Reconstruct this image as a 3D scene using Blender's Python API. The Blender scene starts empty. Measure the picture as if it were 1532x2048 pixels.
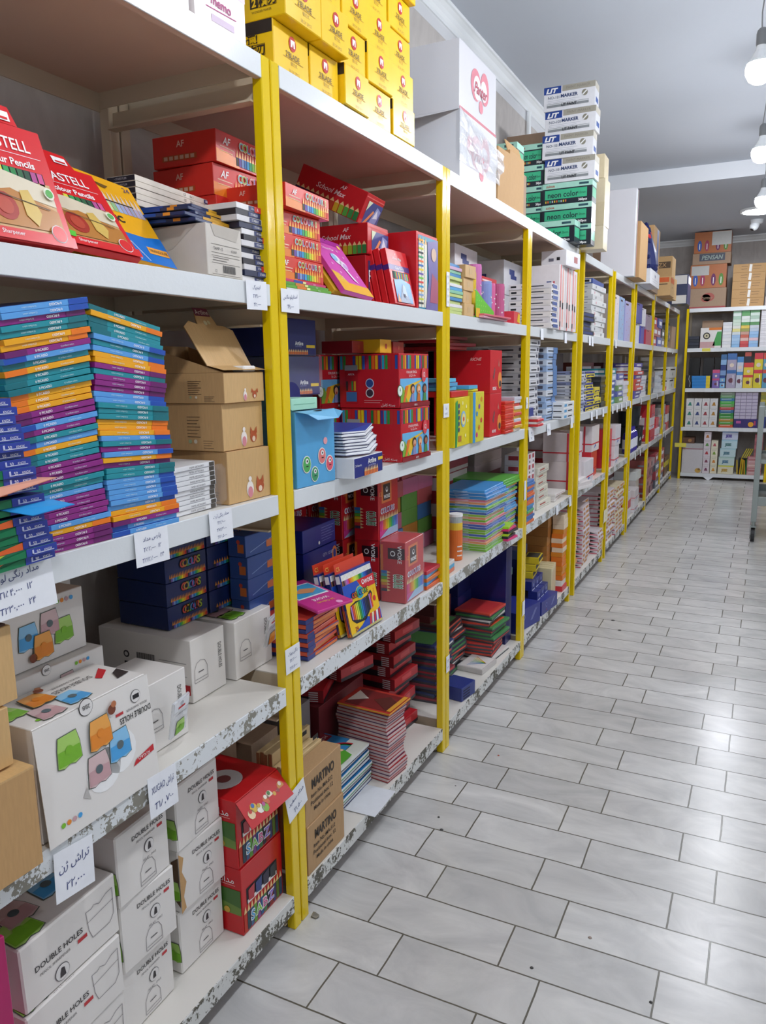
import bpy, bmesh, math, random
from mathutils import Vector, Matrix, Euler
random.seed(7)
PI = math.pi
SC = bpy.context.scene
COL = SC.collection

# ---------------------------------------------------------------- camera
cam_data = bpy.data.cameras.new('camera')
cam_data.sensor_fit = 'HORIZONTAL'
cam_data.sensor_width = 36.0
cam_data.lens = 36.0 * 1530.0 / 1532.0
cam_data.clip_start = 0.05
cam = bpy.data.objects.new('camera', cam_data)
COL.objects.link(cam)
# rows: camera right / up / forward in world space (x across, y down the aisle, z up)
cr = Vector((0.89712697, 0.44154916, -0.01405508))
cu_ = Vector((-0.06875372, 0.17097797, 0.98287306))
cf = Vector((-0.43638989, 0.88079559, -0.18374709))
m = Matrix(((cr.x, cu_.x, -cf.x, 0.9619), (cr.y, cu_.y, -cf.y, 0.0), (cr.z, cu_.z, -cf.z, 1.38), (0, 0, 0, 1)))
cam.matrix_world = m
SC.camera = cam

# ---------------------------------------------------------------- exposure, world
SC.view_settings.view_transform = 'Standard'
SC.view_settings.look = 'None'
SC.view_settings.gamma = 1.0
SC.view_settings.use_curve_mapping = False
SC.view_settings.exposure = -0.42
W = bpy.data.worlds.new('world')
SC.world = W
W.use_nodes = True
W.node_tree.nodes['Background'].inputs[0].default_value = (0.75, 0.8, 0.9, 1)
W.node_tree.nodes['Background'].inputs[1].default_value = 0.25
BULB_POWER = 360.0      # emission strength of a hanging bulb
PANEL_POWER = 130.0
BULBS = [(0.86, y, 2.53) for y in (-0.9, 0.5, 2.15, 3.6, 4.95, 6.35)] + [(2.7, y, 2.53) for y in (1.5, 4.9)]  # second row, right of the aisle, is added out of view as fill light

# ---------------------------------------------------------------- materials
def lin(c):
    c = c / 255.0
    return c / 12.92 if c <= 0.04045 else ((c + 0.055) / 1.055) ** 2.4
def hexc(h):
    return (lin(int(h[0:2], 16)), lin(int(h[2:4], 16)), lin(int(h[4:6], 16)), 1.0)
MATS = {}
def node_mat(name):
    m = bpy.data.materials.new(name)
    m.use_nodes = True
    nt = m.node_tree
    return m, nt, nt.nodes['Principled BSDF']
def mat(name, col=None, rough=0.45, metal=0.0, scale=40.0, amt=0.06, coat=0.0):
    """plain printed card or paint: colour broken up slightly by a noise node"""
    if name in MATS:
        return MATS[name]
    m, nt, b = node_mat(name)
    c = hexc(col)
    tc = nt.nodes.new('ShaderNodeTexCoord')
    n = nt.nodes.new('ShaderNodeTexNoise'); n.inputs['Scale'].default_value = scale
    n.inputs['Detail'].default_value = 3
    nt.links.new(tc.outputs['Object'], n.inputs['Vector'])
    mx = nt.nodes.new('ShaderNodeMix'); mx.data_type = 'RGBA'
    mx.inputs['A'].default_value = tuple(v * (1 - amt) for v in c[:3]) + (1,)
    mx.inputs['B'].default_value = tuple(min(1, v * (1 + amt)) for v in c[:3]) + (1,)
    nt.links.new(n.outputs['Fac'], mx.inputs['Factor'])
    nt.links.new(mx.outputs['Result'], b.inputs['Base Color'])
    b.inputs['Roughness'].default_value = rough
    b.inputs['Metallic'].default_value = metal
    if coat:
        b.inputs['Coat Weight'].default_value = coat
        b.inputs['Coat Roughness'].default_value = 0.08
    MATS[name] = m
    return m
def c(h, gloss=0):
    """palette colour by hex; gloss 0 = matte card, 1 = laminated, 2 = shiny film"""
    key = h.lower() + ('', '_satin', '_gloss')[gloss]
    return mat('card_' + key, h, (0.55, 0.32, 0.16)[gloss])

def scuffed(name, base, spot, thr, scale, rough=0.35, spot2=None):
    m, nt, b = node_mat(name)
    tc = nt.nodes.new('ShaderNodeNewGeometry')
    n = nt.nodes.new('ShaderNodeTexNoise'); n.inputs['Scale'].default_value = scale
    n.inputs['Detail'].default_value = 6; n.inputs['Roughness'].default_value = 0.65
    n2 = nt.nodes.new('ShaderNodeTexNoise'); n2.inputs['Scale'].default_value = scale * 0.16
    n2.inputs['Detail'].default_value = 2
    nt.links.new(tc.outputs['Position'], n.inputs['Vector'])
    nt.links.new(tc.outputs['Position'], n2.inputs['Vector'])
    ad = nt.nodes.new('ShaderNodeMath'); ad.operation = 'MULTIPLY_ADD'
    nt.links.new(n2.outputs['Fac'], ad.inputs[0]); ad.inputs[1].default_value = 0.9
    nt.links.new(n.outputs['Fac'], ad.inputs[2])
    cr_ = nt.nodes.new('ShaderNodeValToRGB')
    cr_.color_ramp.elements[0].position = thr; cr_.color_ramp.elements[0].color = (0, 0, 0, 1)
    cr_.color_ramp.elements[1].position = thr + 0.035; cr_.color_ramp.elements[1].color = (1, 1, 1, 1)
    nt.links.new(ad.outputs[0], cr_.inputs['Fac'])
    n3 = nt.nodes.new('ShaderNodeTexNoise'); n3.inputs['Scale'].default_value = 3.0
    nt.links.new(tc.outputs['Position'], n3.inputs['Vector'])
    bm_ = nt.nodes.new('ShaderNodeMix'); bm_.data_type = 'RGBA'
    cb = hexc(base)
    bm_.inputs['A'].default_value = tuple(v * 0.92 for v in cb[:3]) + (1,)
    bm_.inputs['B'].default_value = cb
    nt.links.new(n3.outputs['Fac'], bm_.inputs['Factor'])
    mx = nt.nodes.new('ShaderNodeMix'); mx.data_type = 'RGBA'
    nt.links.new(bm_.outputs['Result'], mx.inputs['A'])
    mx.inputs['B'].default_value = hexc(spot)
    nt.links.new(cr_.outputs['Color'], mx.inputs['Factor'])
    nt.links.new(mx.outputs['Result'], b.inputs['Base Color'])
    rr = nt.nodes.new('ShaderNodeMapRange')
    rr.inputs['To Min'].default_value = rough; rr.inputs['To Max'].default_value = 0.8
    nt.links.new(cr_.outputs['Color'], rr.inputs['Value'])
    nt.links.new(rr.outputs['Result'], b.inputs['Roughness'])
    bp = nt.nodes.new('ShaderNodeBump'); bp.inputs['Strength'].default_value = 0.25
    bp.inputs['Distance'].default_value = 0.002
    nt.links.new(n.outputs['Fac'], bp.inputs['Height'])
    nt.links.new(bp.outputs['Normal'], b.inputs['Normal'])
    MATS[name] = m
    return m
M_LIP = scuffed('white_chipped_paint', 'e4e8ea', 'b4b1a8', 1.004, 50, 0.22)
M_LIPOLD = scuffed('white_paint_worn_near_floor', 'd9dad6', '5f5c52', 0.972, 80, 0.35)
M_LIPMID = scuffed('white_chipped_paint_knee_level', 'e4e8ea', '8a877c', 0.990, 75, 0.25)
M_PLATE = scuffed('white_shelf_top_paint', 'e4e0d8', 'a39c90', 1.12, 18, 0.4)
M_UNDER = mat('shelf_underside_shade_tint', 'd2b39e', 0.6, scale=6, amt=0.05)  # warm shade under the white shelves, put into the base colour
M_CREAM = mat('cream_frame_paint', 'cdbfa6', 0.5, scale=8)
M_YEL = scuffed('yellow_post_paint', 'eccb04', 'b39a14', 1.36, 30, 0.14)

def kraft(name, base, rough=0.7):
    m, nt, b = node_mat(name)
    tc = nt.nodes.new('ShaderNodeTexCoord')
    n = nt.nodes.new('ShaderNodeTexNoise'); n.inputs['Scale'].default_value = 220
    n.inputs['Detail'].default_value = 4
    mp = nt.nodes.new('ShaderNodeMapping'); mp.inputs['Scale'].default_value = (1, 1, 0.15)
    nt.links.new(tc.outputs['Object'], mp.inputs['Vector'])
    nt.links.new(mp.outputs['Vector'], n.inputs['Vector'])
    w = nt.nodes.new('ShaderNodeTexWave'); w.inputs['Scale'].default_value = 60
    w.inputs['Distortion'].default_value = 0.6; w.bands_direction = 'Y'
    nt.links.new(tc.outputs['Object'], w.inputs['Vector'])
    cb = hexc(base)
    mx = nt.nodes.new('ShaderNodeMix'); mx.data_type = 'RGBA'
    mx.inputs['A'].default_value = tuple(v * 0.86 for v in cb[:3]) + (1,)
    mx.inputs['B'].default_value = tuple(min(1, v * 1.1) for v in cb[:3]) + (1,)
    nt.links.new(n.outputs['Fac'], mx.inputs['Factor'])
    nt.links.new(mx.outputs['Result'], b.inputs['Base Color'])
    b.inputs['Roughness'].default_value = rough
    bp = nt.nodes.new('ShaderNodeBump'); bp.inputs['Strength'].default_value = 0.08
    bp.inputs['Distance'].default_value = 0.001
    nt.links.new(w.outputs['Fac'], bp.inputs['Height'])
    nt.links.new(bp.outputs['Normal'], b.inputs['Normal'])
    MATS[name] = m
    return m
M_KRAFT = kraft('kraft_cardboard', 'c39a67')
M_KRAFTL = kraft('pale_kraft_card', 'd2ab74', 0.5)
M_KRAFTG = kraft('grey_brown_cardboard', 'a58a72')
M_WHITEBOX = mat('white_carton_board', 'e6e2dd', 0.5, scale=12, amt=0.03)
M_PAGE = mat('stacked_paper_edges', 'e6dcc8', 0.7)

def film(name, tint='f2f5f8', alpha=0.10):
    m, nt, b = node_mat(name)
    tc = nt.nodes.new('ShaderNodeTexCoord')
    n = nt.nodes.new('ShaderNodeTexNoise'); n.inputs['Scale'].default_value = 28
    n.inputs['Detail'].default_value = 4; n.inputs['Distortion'].default_value = 1.2
    nt.links.new(tc.outputs['Object'], n.inputs['Vector'])
    bp = nt.nodes.new('ShaderNodeBump'); bp.inputs['Strength'].default_value = 0.8
    bp.inputs['Distance'].default_value = 0.006
    nt.links.new(n.outputs['Fac'], bp.inputs['Height'])
    nt.links.new(bp.outputs['Normal'], b.inputs['Normal'])
    b.inputs['Base Color'].default_value = hexc(tint)
    b.inputs['Roughness'].default_value = 0.12
    b.inputs['Alpha'].default_value = alpha
    b.inputs['Specular IOR Level'].default_value = 1.0
    MATS[name] = m
    return m
M_FILM = film('clear_plastic_film')
M_FILM2 = film('cloudy_plastic_bag', 'e9edf2', 0.5)

# ---------------------------------------------------------------- text
F_AR = {'ا': 'ﺍﺍﺎﺎ', 'ب': 'ﺏﺑﺒﺐ', 'ت': 'ﺕﺗﺘﺖ', 'ر': 'ﺭﺭﺮﺮ', 'ش': 'ﺵﺷﺸﺶ', 'م': 'ﻡﻣﻤﻢ', 'د': 'ﺩﺩﺪﺪ', 'ن': 'ﻥﻧﻨﻦ',
        'گ': 'ﮒﮔﮕﮓ', 'ی': 'ﯼﯾﯿﯽ', 'س': 'ﺱﺳﺴﺲ', 'و': 'ﻭﻭﻮﻮ', 'پ': 'ﭖﭘﭙﭗ', 'ک': 'ﮎﮐﮑﮏ', 'ل': 'ﻝﻟﻠﻞ', 'ه': 'ﻩﻫﻬﻪ', 'ژ': 'ﮊﮊﮋﮋ', 'ف': 'ﻑﻓﻔﻒ', 'ق': 'ﻕﻗﻘﻖ'}
def fa(s):
    out = ''; prev = False
    for i, ch in enumerate(s):
        if ch not in F_AR:
            out += ch; prev = False; continue
        iso, ini, med, fin = F_AR[ch]
        nj = ch in 'ادروژ'
        nxt = i + 1 < len(s) and s[i + 1] in F_AR and not nj
        out += (med if nxt else fin) if prev else (ini if nxt else iso)
        prev = not nj
    return out[::-1]
GLYPH = {}
def glyphs(s, bold=0.0, shear=0.0):
    k = (s, bold, shear)
    if k not in GLYPH:
        cu = bpy.data.curves.new('lettering', 'FONT')
        cu.body = s; cu.size = 1.0; cu.offset = bold; cu.shear = shear
        cu.resolution_u = 2 if len(s) > 8 else 3
        o = bpy.data.objects.new('lettering', cu)
        COL.objects.link(o)
        bpy.context.view_layer.update()
        me = bpy.data.meshes.new_from_object(o.evaluated_get(bpy.context.evaluated_depsgraph_get()))
        vs = [(v.co.x, v.co.y) for v in me.vertices]
        fs = [tuple(p.vertices) for p in me.polygons]
        bpy.data.objects.remove(o); bpy.data.curves.remove(cu); bpy.data.meshes.remove(me)
        if vs:
            x0 = min(v[0] for v in vs); x1 = max(v[0] for v in vs)
            y0 = min(v[1] for v in vs); y1 = max(v[1] for v in vs)
        else:
            x0 = y0 = 0; x1 = y1 = 1
        GLYPH[k] = (vs, fs, (x0, y0, x1, y1))
    return GLYPH[k]

# ---------------------------------------------------------------- mesh builder
class MB:
    def __init__(s):
        s.v = []; s.f = []; s.m = []; s.mats = []
    def mi(s, m):
        if m not in s.mats: s.mats.append(m)
        return s.mats.index(m)
    def poly(s, pts, m):
        n = len(s.v); s.v += [tuple(p) for p in pts]
        s.f.append(tuple(range(n, n + len(pts)))); s.m.append(s.mi(m))
    def box(s, a, b, m, faces=None, bev=0.0):
        """axis box a..b; faces = {'+x': mat,...} overrides"""
        x0, y0, z0 = a; x1, y1, z1 = b
        faces = faces or {}
        if bev:
            bm = bmesh.new()
            bmesh.ops.create_cube(bm, size=1.0)
            for v in bm.verts:
                v.co = Vector(((x0 + x1) / 2 + v.co.x * (x1 - x0), (y0 + y1) / 2 + v.co.y * (y1 - y0), (z0 + z1) / 2 + v.co.z * (z1 - z0)))
            bmesh.ops.bevel(bm, geom=bm.edges[:], offset=bev, segments=1, affect='EDGES')
            bm.normal_update()
            n = len(s.v); s.v += [tuple(v.co) for v in bm.verts]
            for f in bm.faces:
                k = None; nn = f.normal
                for ax, key in enumerate('xyz'):
                    if nn[ax] > 0.9: k = '+' + key
                    if nn[ax] < -0.9: k = '-' + key
                s.f.append(tuple(n + v.index for v in f.verts)); s.m.append(s.mi(faces.get(k, m)))
            bm.free()
            return
        n = len(s.v)
        s.v += [(x0, y0, z0), (x1, y0, z0), (x1, y1, z0), (x0, y1, z0), (x0, y0, z1), (x1, y0, z1), (x1, y1, z1), (x0, y1, z1)]
        for k, q in (('-z', (0, 3, 2, 1)), ('+z', (4, 5, 6, 7)), ('-y', (0, 1, 5, 4)), ('+x', (1, 2, 6, 5)), ('+y', (2, 3, 7, 6)), ('-x', (3, 0, 4, 7))):
            s.f.append(tuple(n + i for i in q)); s.m.append(s.mi(faces.get(k, m)))
    def tube(s, p0, p1, r0, m, r1=None, n=10, cap=True):
        r1 = r0 if r1 is None else r1
        p0 = Vector(p0); p1 = Vector(p1); d = (p1 - p0).normalized()
        a = d.orthogonal().normalized(); b = d.cross(a)
        base = len(s.v)
        for p, r in ((p0, r0), (p1, r1)):
            for i in range(n):
                t = 2 * PI * i / n
                s.v.append(tuple(p + a * (r * math.cos(t)) + b * (r * math.sin(t))))
        k = s.mi(m)
        for i in range(n):
            j = (i + 1) % n
            s.f.append((base + i, base + j, base + n + j, base + n + i)); s.m.append(k)
        if cap:
            s.f.append(tuple(base + i for i in reversed(range(n)))); s.m.append(k)
            s.f.append(tuple(base + n + i for i in range(n))); s.m.append(k)
    def lathe(s, prof, m, c0=(0, 0, 0), n=20):
        """profile [(r,z)...] turned about z"""
        base = len(s.v); k = s.mi(m)
        for r, z in prof:
            for i in range(n):
                t = 2 * PI * i / n
                s.v.append((c0[0] + r * math.cos(t), c0[1] + r * math.sin(t), c0[2] + z))
        for a in range(len(prof) - 1):
            for i in range(n):
                j = (i + 1) % n
                s.f.append((base + a * n + i, base + a * n + j, base + (a + 1) * n + j, base + (a + 1) * n + i)); s.m.append(k)
        s.f.append(tuple(base + i for i in reversed(range(n)))); s.m.append(k)
        s.f.append(tuple(base + (len(prof) - 1) * n + i for i in range(n))); s.m.append(k)
    def xf(s, mtx, start=0):
        for i in range(start, len(s.v)):
            s.v[i] = tuple(mtx @ Vector(s.v[i]))
    def mesh(s, name):
        me = bpy.data.meshes.new(name)
        me.from_pydata(s.v, [], s.f)
        for m in s.mats: me.materials.append(m)
        me.polygons.foreach_set('material_index', s.m)
        me.update()
        return me

class Face:
    """print surface on a mesh: origin, U and V directions, drawn upright for whoever looks at it"""
    def __init__(s, mb, o, U, V, w, h):
        s.mb = mb; s.o = Vector(o); s.U = Vector(U); s.V = Vector(V); s.w = w; s.h = h
        s.N = s.U.cross(s.V)
    def P(s, u, v, l):
        return s.o + s.U * u + s.V * v + s.N * (0.0006 * l)
    def r(s, u0, v0, u1, v1, m, l=1):
        """rect in fractions of the face"""
        u0 *= s.w; u1 *= s.w; v0 *= s.h; v1 *= s.h
        s.mb.poly([s.P(u0, v0, l), s.P(u1, v0, l), s.P(u1, v1, l), s.P(u0, v1, l)], m)
    def g(s, pts, m, l=1):
        s.mb.poly([s.P(u * s.w, v * s.h, l) for u, v in pts], m)
    def e(s, cu, cv, ru, m, l=1, rv=None, n=14):
        cu *= s.w; cv *= s.h; ru = ru * s.h; rv = ru if rv is None else rv * s.h
        s.mb.poly([s.P(cu + ru * math.cos(2 * PI * i / n), cv + rv * math.sin(2 * PI * i / n), l) for i in range(n)], m)
    def ln(s, pts, wd, m, l=1):
        """stroke through fractional points, width in metres"""
        for (a, b), (a2, b2) in zip(pts, pts[1:]):
            d = Vector(((a2 - a) * s.w, (b2 - b) * s.h))
            if d.length < 1e-6: continue
            q = Vector((-d.y, d.x)).normalized() * wd / 2
            x0, y0, x1, y1 = a * s.w, b * s.h, a2 * s.w, b2 * s.h
            s.mb.poly([s.P(x0 - q.x, y0 - q.y, l), s.P(x1 - q.x, y1 - q.y, l), s.P(x1 + q.x, y1 + q.y, l), s.P(x0 + q.x, y0 + q.y, l)], m)
    def t(s, txt, cu, cv, hh, m, l=2, mw=None, rot=0.0, bold=0.0, sh=0.0, al='c', stretch=1.0):
        """text centred at fraction (cu,cv); hh = cap height as fraction of face height; mw = max width fraction"""
        vs, fs, (x0, y0, x1, y1) = glyphs(txt, bold, sh)
        k = hh * s.h / 0.72
        kx = k * stretch
        if mw and (x1 - x0) * kx > mw * s.w: kx = mw * s.w / (x1 - x0)
        cx = (x0 + x1) / 2 if al == 'c' else (x0 if al == 'l' else x1)
        cy = 0.36
        ca, sa = math.cos(rot), math.sin(rot)
        n = len(s.mb.v); ou, ov = cu * s.w, cv * s.h
        for x, y in vs:
            a = (x - cx) * kx; b = (y - cy) * k
            s.mb.v.append(tuple(s.P(ou + a * ca - b * sa, ov + a * sa + b * ca, l)))
        mi = s.mb.mi(m)
        for f in fs:
            s.mb.f.append(tuple(n + i for i in f)); s.mb.m.append(mi)
    def pencils(s, u0, v0, u1, v1, cols, tip=0.3, l=1, wood=None, down=False):
        """a row of upright pencils with sharpened tips"""
        n = len(cols); wood = wood or c('e9c48a')
        for i, cc in enumerate(cols):
            a = u0 + (u1 - u0) * i / n; b = u0 + (u1 - u0) * (i + 0.86) / n; md = (a + b) / 2
            vt = v0 + (v1 - v0) * (1 - tip)
            if not down:
                s.r(a, v0, b, vt, cc, l)
                s.g([(a, vt), (b, vt), (md, v1)], wood, l)
            else:
                vt = v1 - (v1 - v0) * (1 - tip)
                s.r(a, vt, b, v1, cc, l)
                s.g([(b, vt), (a, vt), (md, v0)], wood, l)

def carton(d, w, h, m, faces=None, bev=0.0012):
    """box with its front-left-bottom corner at the origin: depth d to -x, width w to +y, height h"""
    mb = MB()
    mb.box((-d, 0, 0), (0, w, h), m, faces, min(bev, h * 0.2, w * 0.2))
    F = Face(mb, (0, 0, 0), (0, 1, 0), (0, 0, 1), w, h)
    S = Face(mb, (-d, 0, 0), (1, 0, 0), (0, 0, 1), d, h)
    T = Face(mb, (0, 0, h), (0, 1, 0), (-1, 0, 0), w, d)
    return mb, F, S, T

# ---------------------------------------------------------------- linking
def add(name, data, parent=None):
    o = bpy.data.objects.new(name, data)
    COL.objects.link(o)
    if parent is not None: o.parent = parent
    return o
def struct(name, mb):
    o = add(name, mb.mesh(name)); o['kind'] = 'structure'
    return o
def tag(o, label, cat, group=None):
    o['label'] = label; o['category'] = cat
    if group: o['group'] = group
    return o
def put(o, loc, rz=0.0, rx=0.0, ry=0.0):
    o.location = loc; o.rotation_euler = (rx, ry, rz)
    return o
def thing(name, mb, label, cat, loc, rz=0.0, rx=0.0, ry=0.0, group=None):
    o = add(name, mb.mesh(name) if isinstance(mb, MB) else mb)
    tag(o, label, cat, group)
    return put(o, loc, rz, rx, ry)
def part(name, mb, parent, loc=(0, 0, 0), rz=0.0, rx=0.0, ry=0.0, label=None):
    o = add(name, mb.mesh(name) if isinstance(mb, MB) else mb, parent)
    if label: o['label'] = label
    return put(o, loc, rz, rx, ry)
def root(name, label, cat, loc, rz=0.0, group=None, rx=0.0, ry=0.0):
    o = add(name, None); o.empty_display_size = 0.05
    tag(o, label, cat, group)
    return put(o, loc, rz, rx, ry)
def rest(o, z):
    """lower or lift a leaning mesh until its lowest point touches height z"""
    M = Matrix.LocRotScale(o.location, o.rotation_euler, None)
    lo = min((M @ v.co).z for v in o.data.vertices)
    o.location.z += z + 0.0004 - lo
    return o
ORD = ['', 'second', 'third', 'fourth', 'fifth', 'sixth', 'seventh', 'eighth', 'ninth', 'tenth', 'eleventh', 'twelfth', 'thirteenth',
       'fourteenth', 'fifteenth', 'sixteenth', 'seventeenth', 'eighteenth', 'nineteenth', 'twentieth']
def nth(i, n):
    """place in a stack of n counted from the bottom, in words"""
    if n == 1: return 'single'
    if i == 0: return 'lowest'
    if i == n - 1: return 'topmost'
    if i < n / 2: return (ORD[i] if i < len(ORD) else str(i + 1) + 'th') + ' up'
    j = n - 1 - i
    return (ORD[j] if j < len(ORD) else str(j + 1) + 'th') + ' down'
def stack(name, meshes, cols, n, loc, dz, where, cat, group, rz=0.0, jit=0.004, jr=0.02, tilt=None, order=None):
    """n flat things piled up; every one its own object sharing a few meshes; where: text after the place in the pile"""
    out = []
    for i in range(n):
        k = order[i] if order else i % len(meshes)
        o = add(name, meshes[k])
        lab = '%s %s, %s' % (cols[k], name.replace('_', ' '), nth(i, n) + ' ' + where)
        tag(o, lab, cat, group)
        tx = tilt(i) if tilt else 0.0
        put(o, (loc[0] + random.uniform(-jit, jit), loc[1] + random.uniform(-jit, jit) * 0.6, loc[2] + i * dz + 0.0003), rz + random.uniform(-jr, jr), tx)
        out.append(o)
    return out
K = c('1c1b1f'); WHT = c('f3f3f2'); NAVY = c('1f2a78'); RED = c('d3232b')
RAINBOW = [c(h) for h in ('2b2b33', '6a4fa3', '7f9fd0', '2f6fb8', '2b98c9', '2fa36b', '6fbf3a', 'c6d12c', 'f0d21f', 'f0a01e', 'ea6a23', 'd8322e')]

# ================================================================ SETTING
# floor: long stone tiles laid across the aisle
def floor_mat():
    m, nt, b = node_mat('marble_floor_tiles')
    L = nt.links.new
    tc = nt.nodes.new('ShaderNodeTexCoord')
    mp = nt.nodes.new('ShaderNodeMapping'); mp.inputs['Location'].default_value = (-0.253, -0.0445, 0)
    L(tc.outputs['Object'], mp.inputs['Vector'])
    br = nt.nodes.new('ShaderNodeTexBrick')
    br.offset = 0.292; br.offset_frequency = 2; br.squash = 1.0
    br.inputs['Color1'].default_value = (0.0, 0.0, 0.0, 1); br.inputs['Color2'].default_value = (1, 1, 1, 1)
    br.inputs['Mortar'].default_value = (0.5, 0.5, 0.5, 1)
    br.inputs['Scale'].default_value = 1.0; br.inputs['Mortar Size'].default_value = 0.0024
    br.inputs['Mortar Smooth'].default_value = 0.25; br.inputs['Bias'].default_value = 0.0
    br.inputs['Brick Width'].default_value = 0.3425; br.inputs['Row Height'].default_value = 0.14745
    wob = nt.nodes.new('ShaderNodeTexNoise'); wob.inputs['Scale'].default_value = 9; wob.inputs['Detail'].default_value = 4
    L(tc.outputs['Object'], wob.inputs['Vector'])
    wm = nt.nodes.new('ShaderNodeVectorMath'); wm.operation = 'MULTIPLY_ADD'
    wm.inputs[1].default_value = (0.005, 0.005, 0)
    L(wob.outputs['Color'], wm.inputs[0]); L(mp.outputs['Vector'], wm.inputs[2])
    L(wm.outputs['Vector'], br.inputs['Vector'])
    # veins that run differently in each tile
    sh = nt.nodes.new('ShaderNodeVectorMath'); sh.operation = 'MULTIPLY_ADD'
    sh.inputs[1].default_value = (7, 11, 3)
    L(br.outputs['Color'], sh.inputs[0]); L(tc.outputs['Object'], sh.inputs[2])
    rot = nt.nodes.new('ShaderNodeMapping'); rot.inputs['Rotation'].default_value = (0, 0, 0.7); rot.inputs['Scale'].default_value = (1, 1.8, 1)
    L(sh.outputs['Vector'], rot.inputs['Vector'])
    n1 = nt.nodes.new('ShaderNodeTexNoise'); n1.inputs['Scale'].default_value = 3.4; n1.inputs['Detail'].default_value = 8
    n1.inputs['Roughness'].default_value = 0.62; n1.inputs['Distortion'].default_value = 1.6
    L(rot.outputs['Vector'], n1.inputs['Vector'])
    r1 = nt.nodes.new('ShaderNodeValToRGB')
    r1.color_ramp.elements[0].position = 0.28; r1.color_ramp.elements[0].color = hexc('c2c2c1')
    r1.color_ramp.elements[1].position = 0.72; r1.color_ramp.elements[1].color = hexc('e4e3e0')
    L(n1.outputs['Fac'], r1.inputs['Fac'])
    tone = nt.nodes.new('ShaderNodeMapRange'); tone.inputs['To Min'].default_value = 0.87; tone.inputs['To Max'].default_value = 1.03
    L(br.outputs['Color'], tone.inputs['Value'])
    hs = nt.nodes.new('ShaderNodeHueSaturation'); L(r1.outputs['Color'], hs.inputs['Color']); L(tone.outputs['Result'], hs.inputs['Value'])
    n2 = nt.nodes.new('ShaderNodeTexNoise'); n2.inputs['Scale'].default_value = 1.3; n2.inputs['Detail'].default_value = 5
    L(tc.outputs['Object'], n2.inputs['Vector'])
    r2 = nt.nodes.new('ShaderNodeValToRGB'); r2.color_ramp.elements[0].position = 0.35; r2.color_ramp.elements[0].color = (0.86, 0.85, 0.84, 1)
    r2.color_ramp.elements[1].position = 0.62; r2.color_ramp.elements[1].color = (1, 1, 1, 1)
    L(n2.outputs['Fac'], r2.inputs['Fac'])
    mu = nt.nodes.new('ShaderNodeMix'); mu.data_type = 'RGBA'; mu.blend_type = 'MULTIPLY'; mu.inputs['Factor'].default_value = 1
    L(hs.outputs['Color'], mu.inputs['A']); L(r2.outputs['Color'], mu.inputs['B'])
    # little dark specks of dirt
    vo = nt.nodes.new('ShaderNodeTexVoronoi'); vo.inputs['Scale'].default_value = 7; L(tc.outputs['Object'], vo.inputs['Vector'])
    sp = nt.nodes.new('ShaderNodeMath'); sp.operation = 'LESS_THAN'; sp.inputs[1].default_value = 0.022
    L(vo.outputs['Distance'], sp.inputs[0])
    wn = nt.nodes.new('ShaderNodeMath'); wn.operation = 'GREATER_THAN'; wn.inputs[1].default_value = 0.72
    sx = nt.nodes.new('ShaderNodeSeparateColor'); L(vo.outputs['Color'], sx.inputs['Color']); L(sx.outputs['Red'], wn.inputs[0])
    mm = nt.nodes.new('ShaderNodeMath'); mm.operation = 'MULTIPLY'; L(sp.outputs[0], mm.inputs[0]); L(wn.outputs[0], mm.inputs[1])
    m3 = nt.nodes.new('ShaderNodeMix'); m3.data_type = 'RGBA'; m3.inputs['B'].default_value = hexc('4a4745')
    L(mm.outputs[0], m3.inputs['Factor']); L(mu.outputs['Result'], m3.inputs['A'])
    gr = nt.nodes.new('ShaderNodeMix'); gr.data_type = 'RGBA'; gr.inputs['B'].default_value = hexc('625e54')
    L(br.outputs['Fac'], gr.inputs['Factor']); L(m3.outputs['Result'], gr.inputs['A'])
    L(gr.outputs['Result'], b.inputs['Base Color'])
    ro = nt.nodes.new('ShaderNodeMapRange'); ro.inputs['To Min'].default_value = 0.12; ro.inputs['To Max'].default_value = 0.34
    L(n2.outputs['Fac'], ro.inputs['Value']); L(ro.outputs['Result'], b.inputs['Roughness'])
    b.inputs['Specular IOR Level'].default_value = 0.5
    bp = nt.nodes.new('ShaderNodeBump'); bp.inputs['Strength'].default_value = 0.5; bp.inputs['Distance'].default_value = 0.0015; bp.invert = True
    L(br.outputs['Fac'], bp.inputs['Height']); L(bp.outputs['Normal'], b.inputs['Normal'])
    return m
M_FLOOR = floor_mat()
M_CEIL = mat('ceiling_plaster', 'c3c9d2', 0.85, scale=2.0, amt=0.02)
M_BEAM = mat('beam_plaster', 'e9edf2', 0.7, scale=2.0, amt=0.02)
M_CORN = mat('gloss_white_moulding', 'eef2f4', 0.25, scale=3.0, amt=0.02)
def wall_mat():
    m, nt, b = node_mat('wood_grain_wallcovering')
    tc = nt.nodes.new('ShaderNodeTexCoord')
    mp = nt.nodes.new('ShaderNodeMapping'); mp.inputs['Scale'].default_value = (2.2, 2.2, 1.3)
    nt.links.new(tc.outputs['Object'], mp.inputs['Vector'])
    n = nt.nodes.new('ShaderNodeTexNoise'); n.inputs['Scale'].default_value = 3; n.inputs['Detail'].default_value = 6; n.inputs['Distortion'].default_value = 2.2
    nt.links.new(mp.outputs['Vector'], n.inputs['Vector'])
    r = nt.nodes.new('ShaderNodeValToRGB')
    r.color_ramp.elements[0].position = 0.3; r.color_ramp.elements[0].color = hexc('b9b3ae')
    r.color_ramp.elements[1].position = 0.7; r.color_ramp.elements[1].color = hexc('c9c3be')
    nt.links.new(n.outputs['Fac'], r.inputs['Fac']); nt.links.new(r.outputs['Color'], b.inputs['Base Color'])
    b.inputs['Roughness'].default_value = 0.6
    return m
M_WALL = wall_mat()
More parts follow.
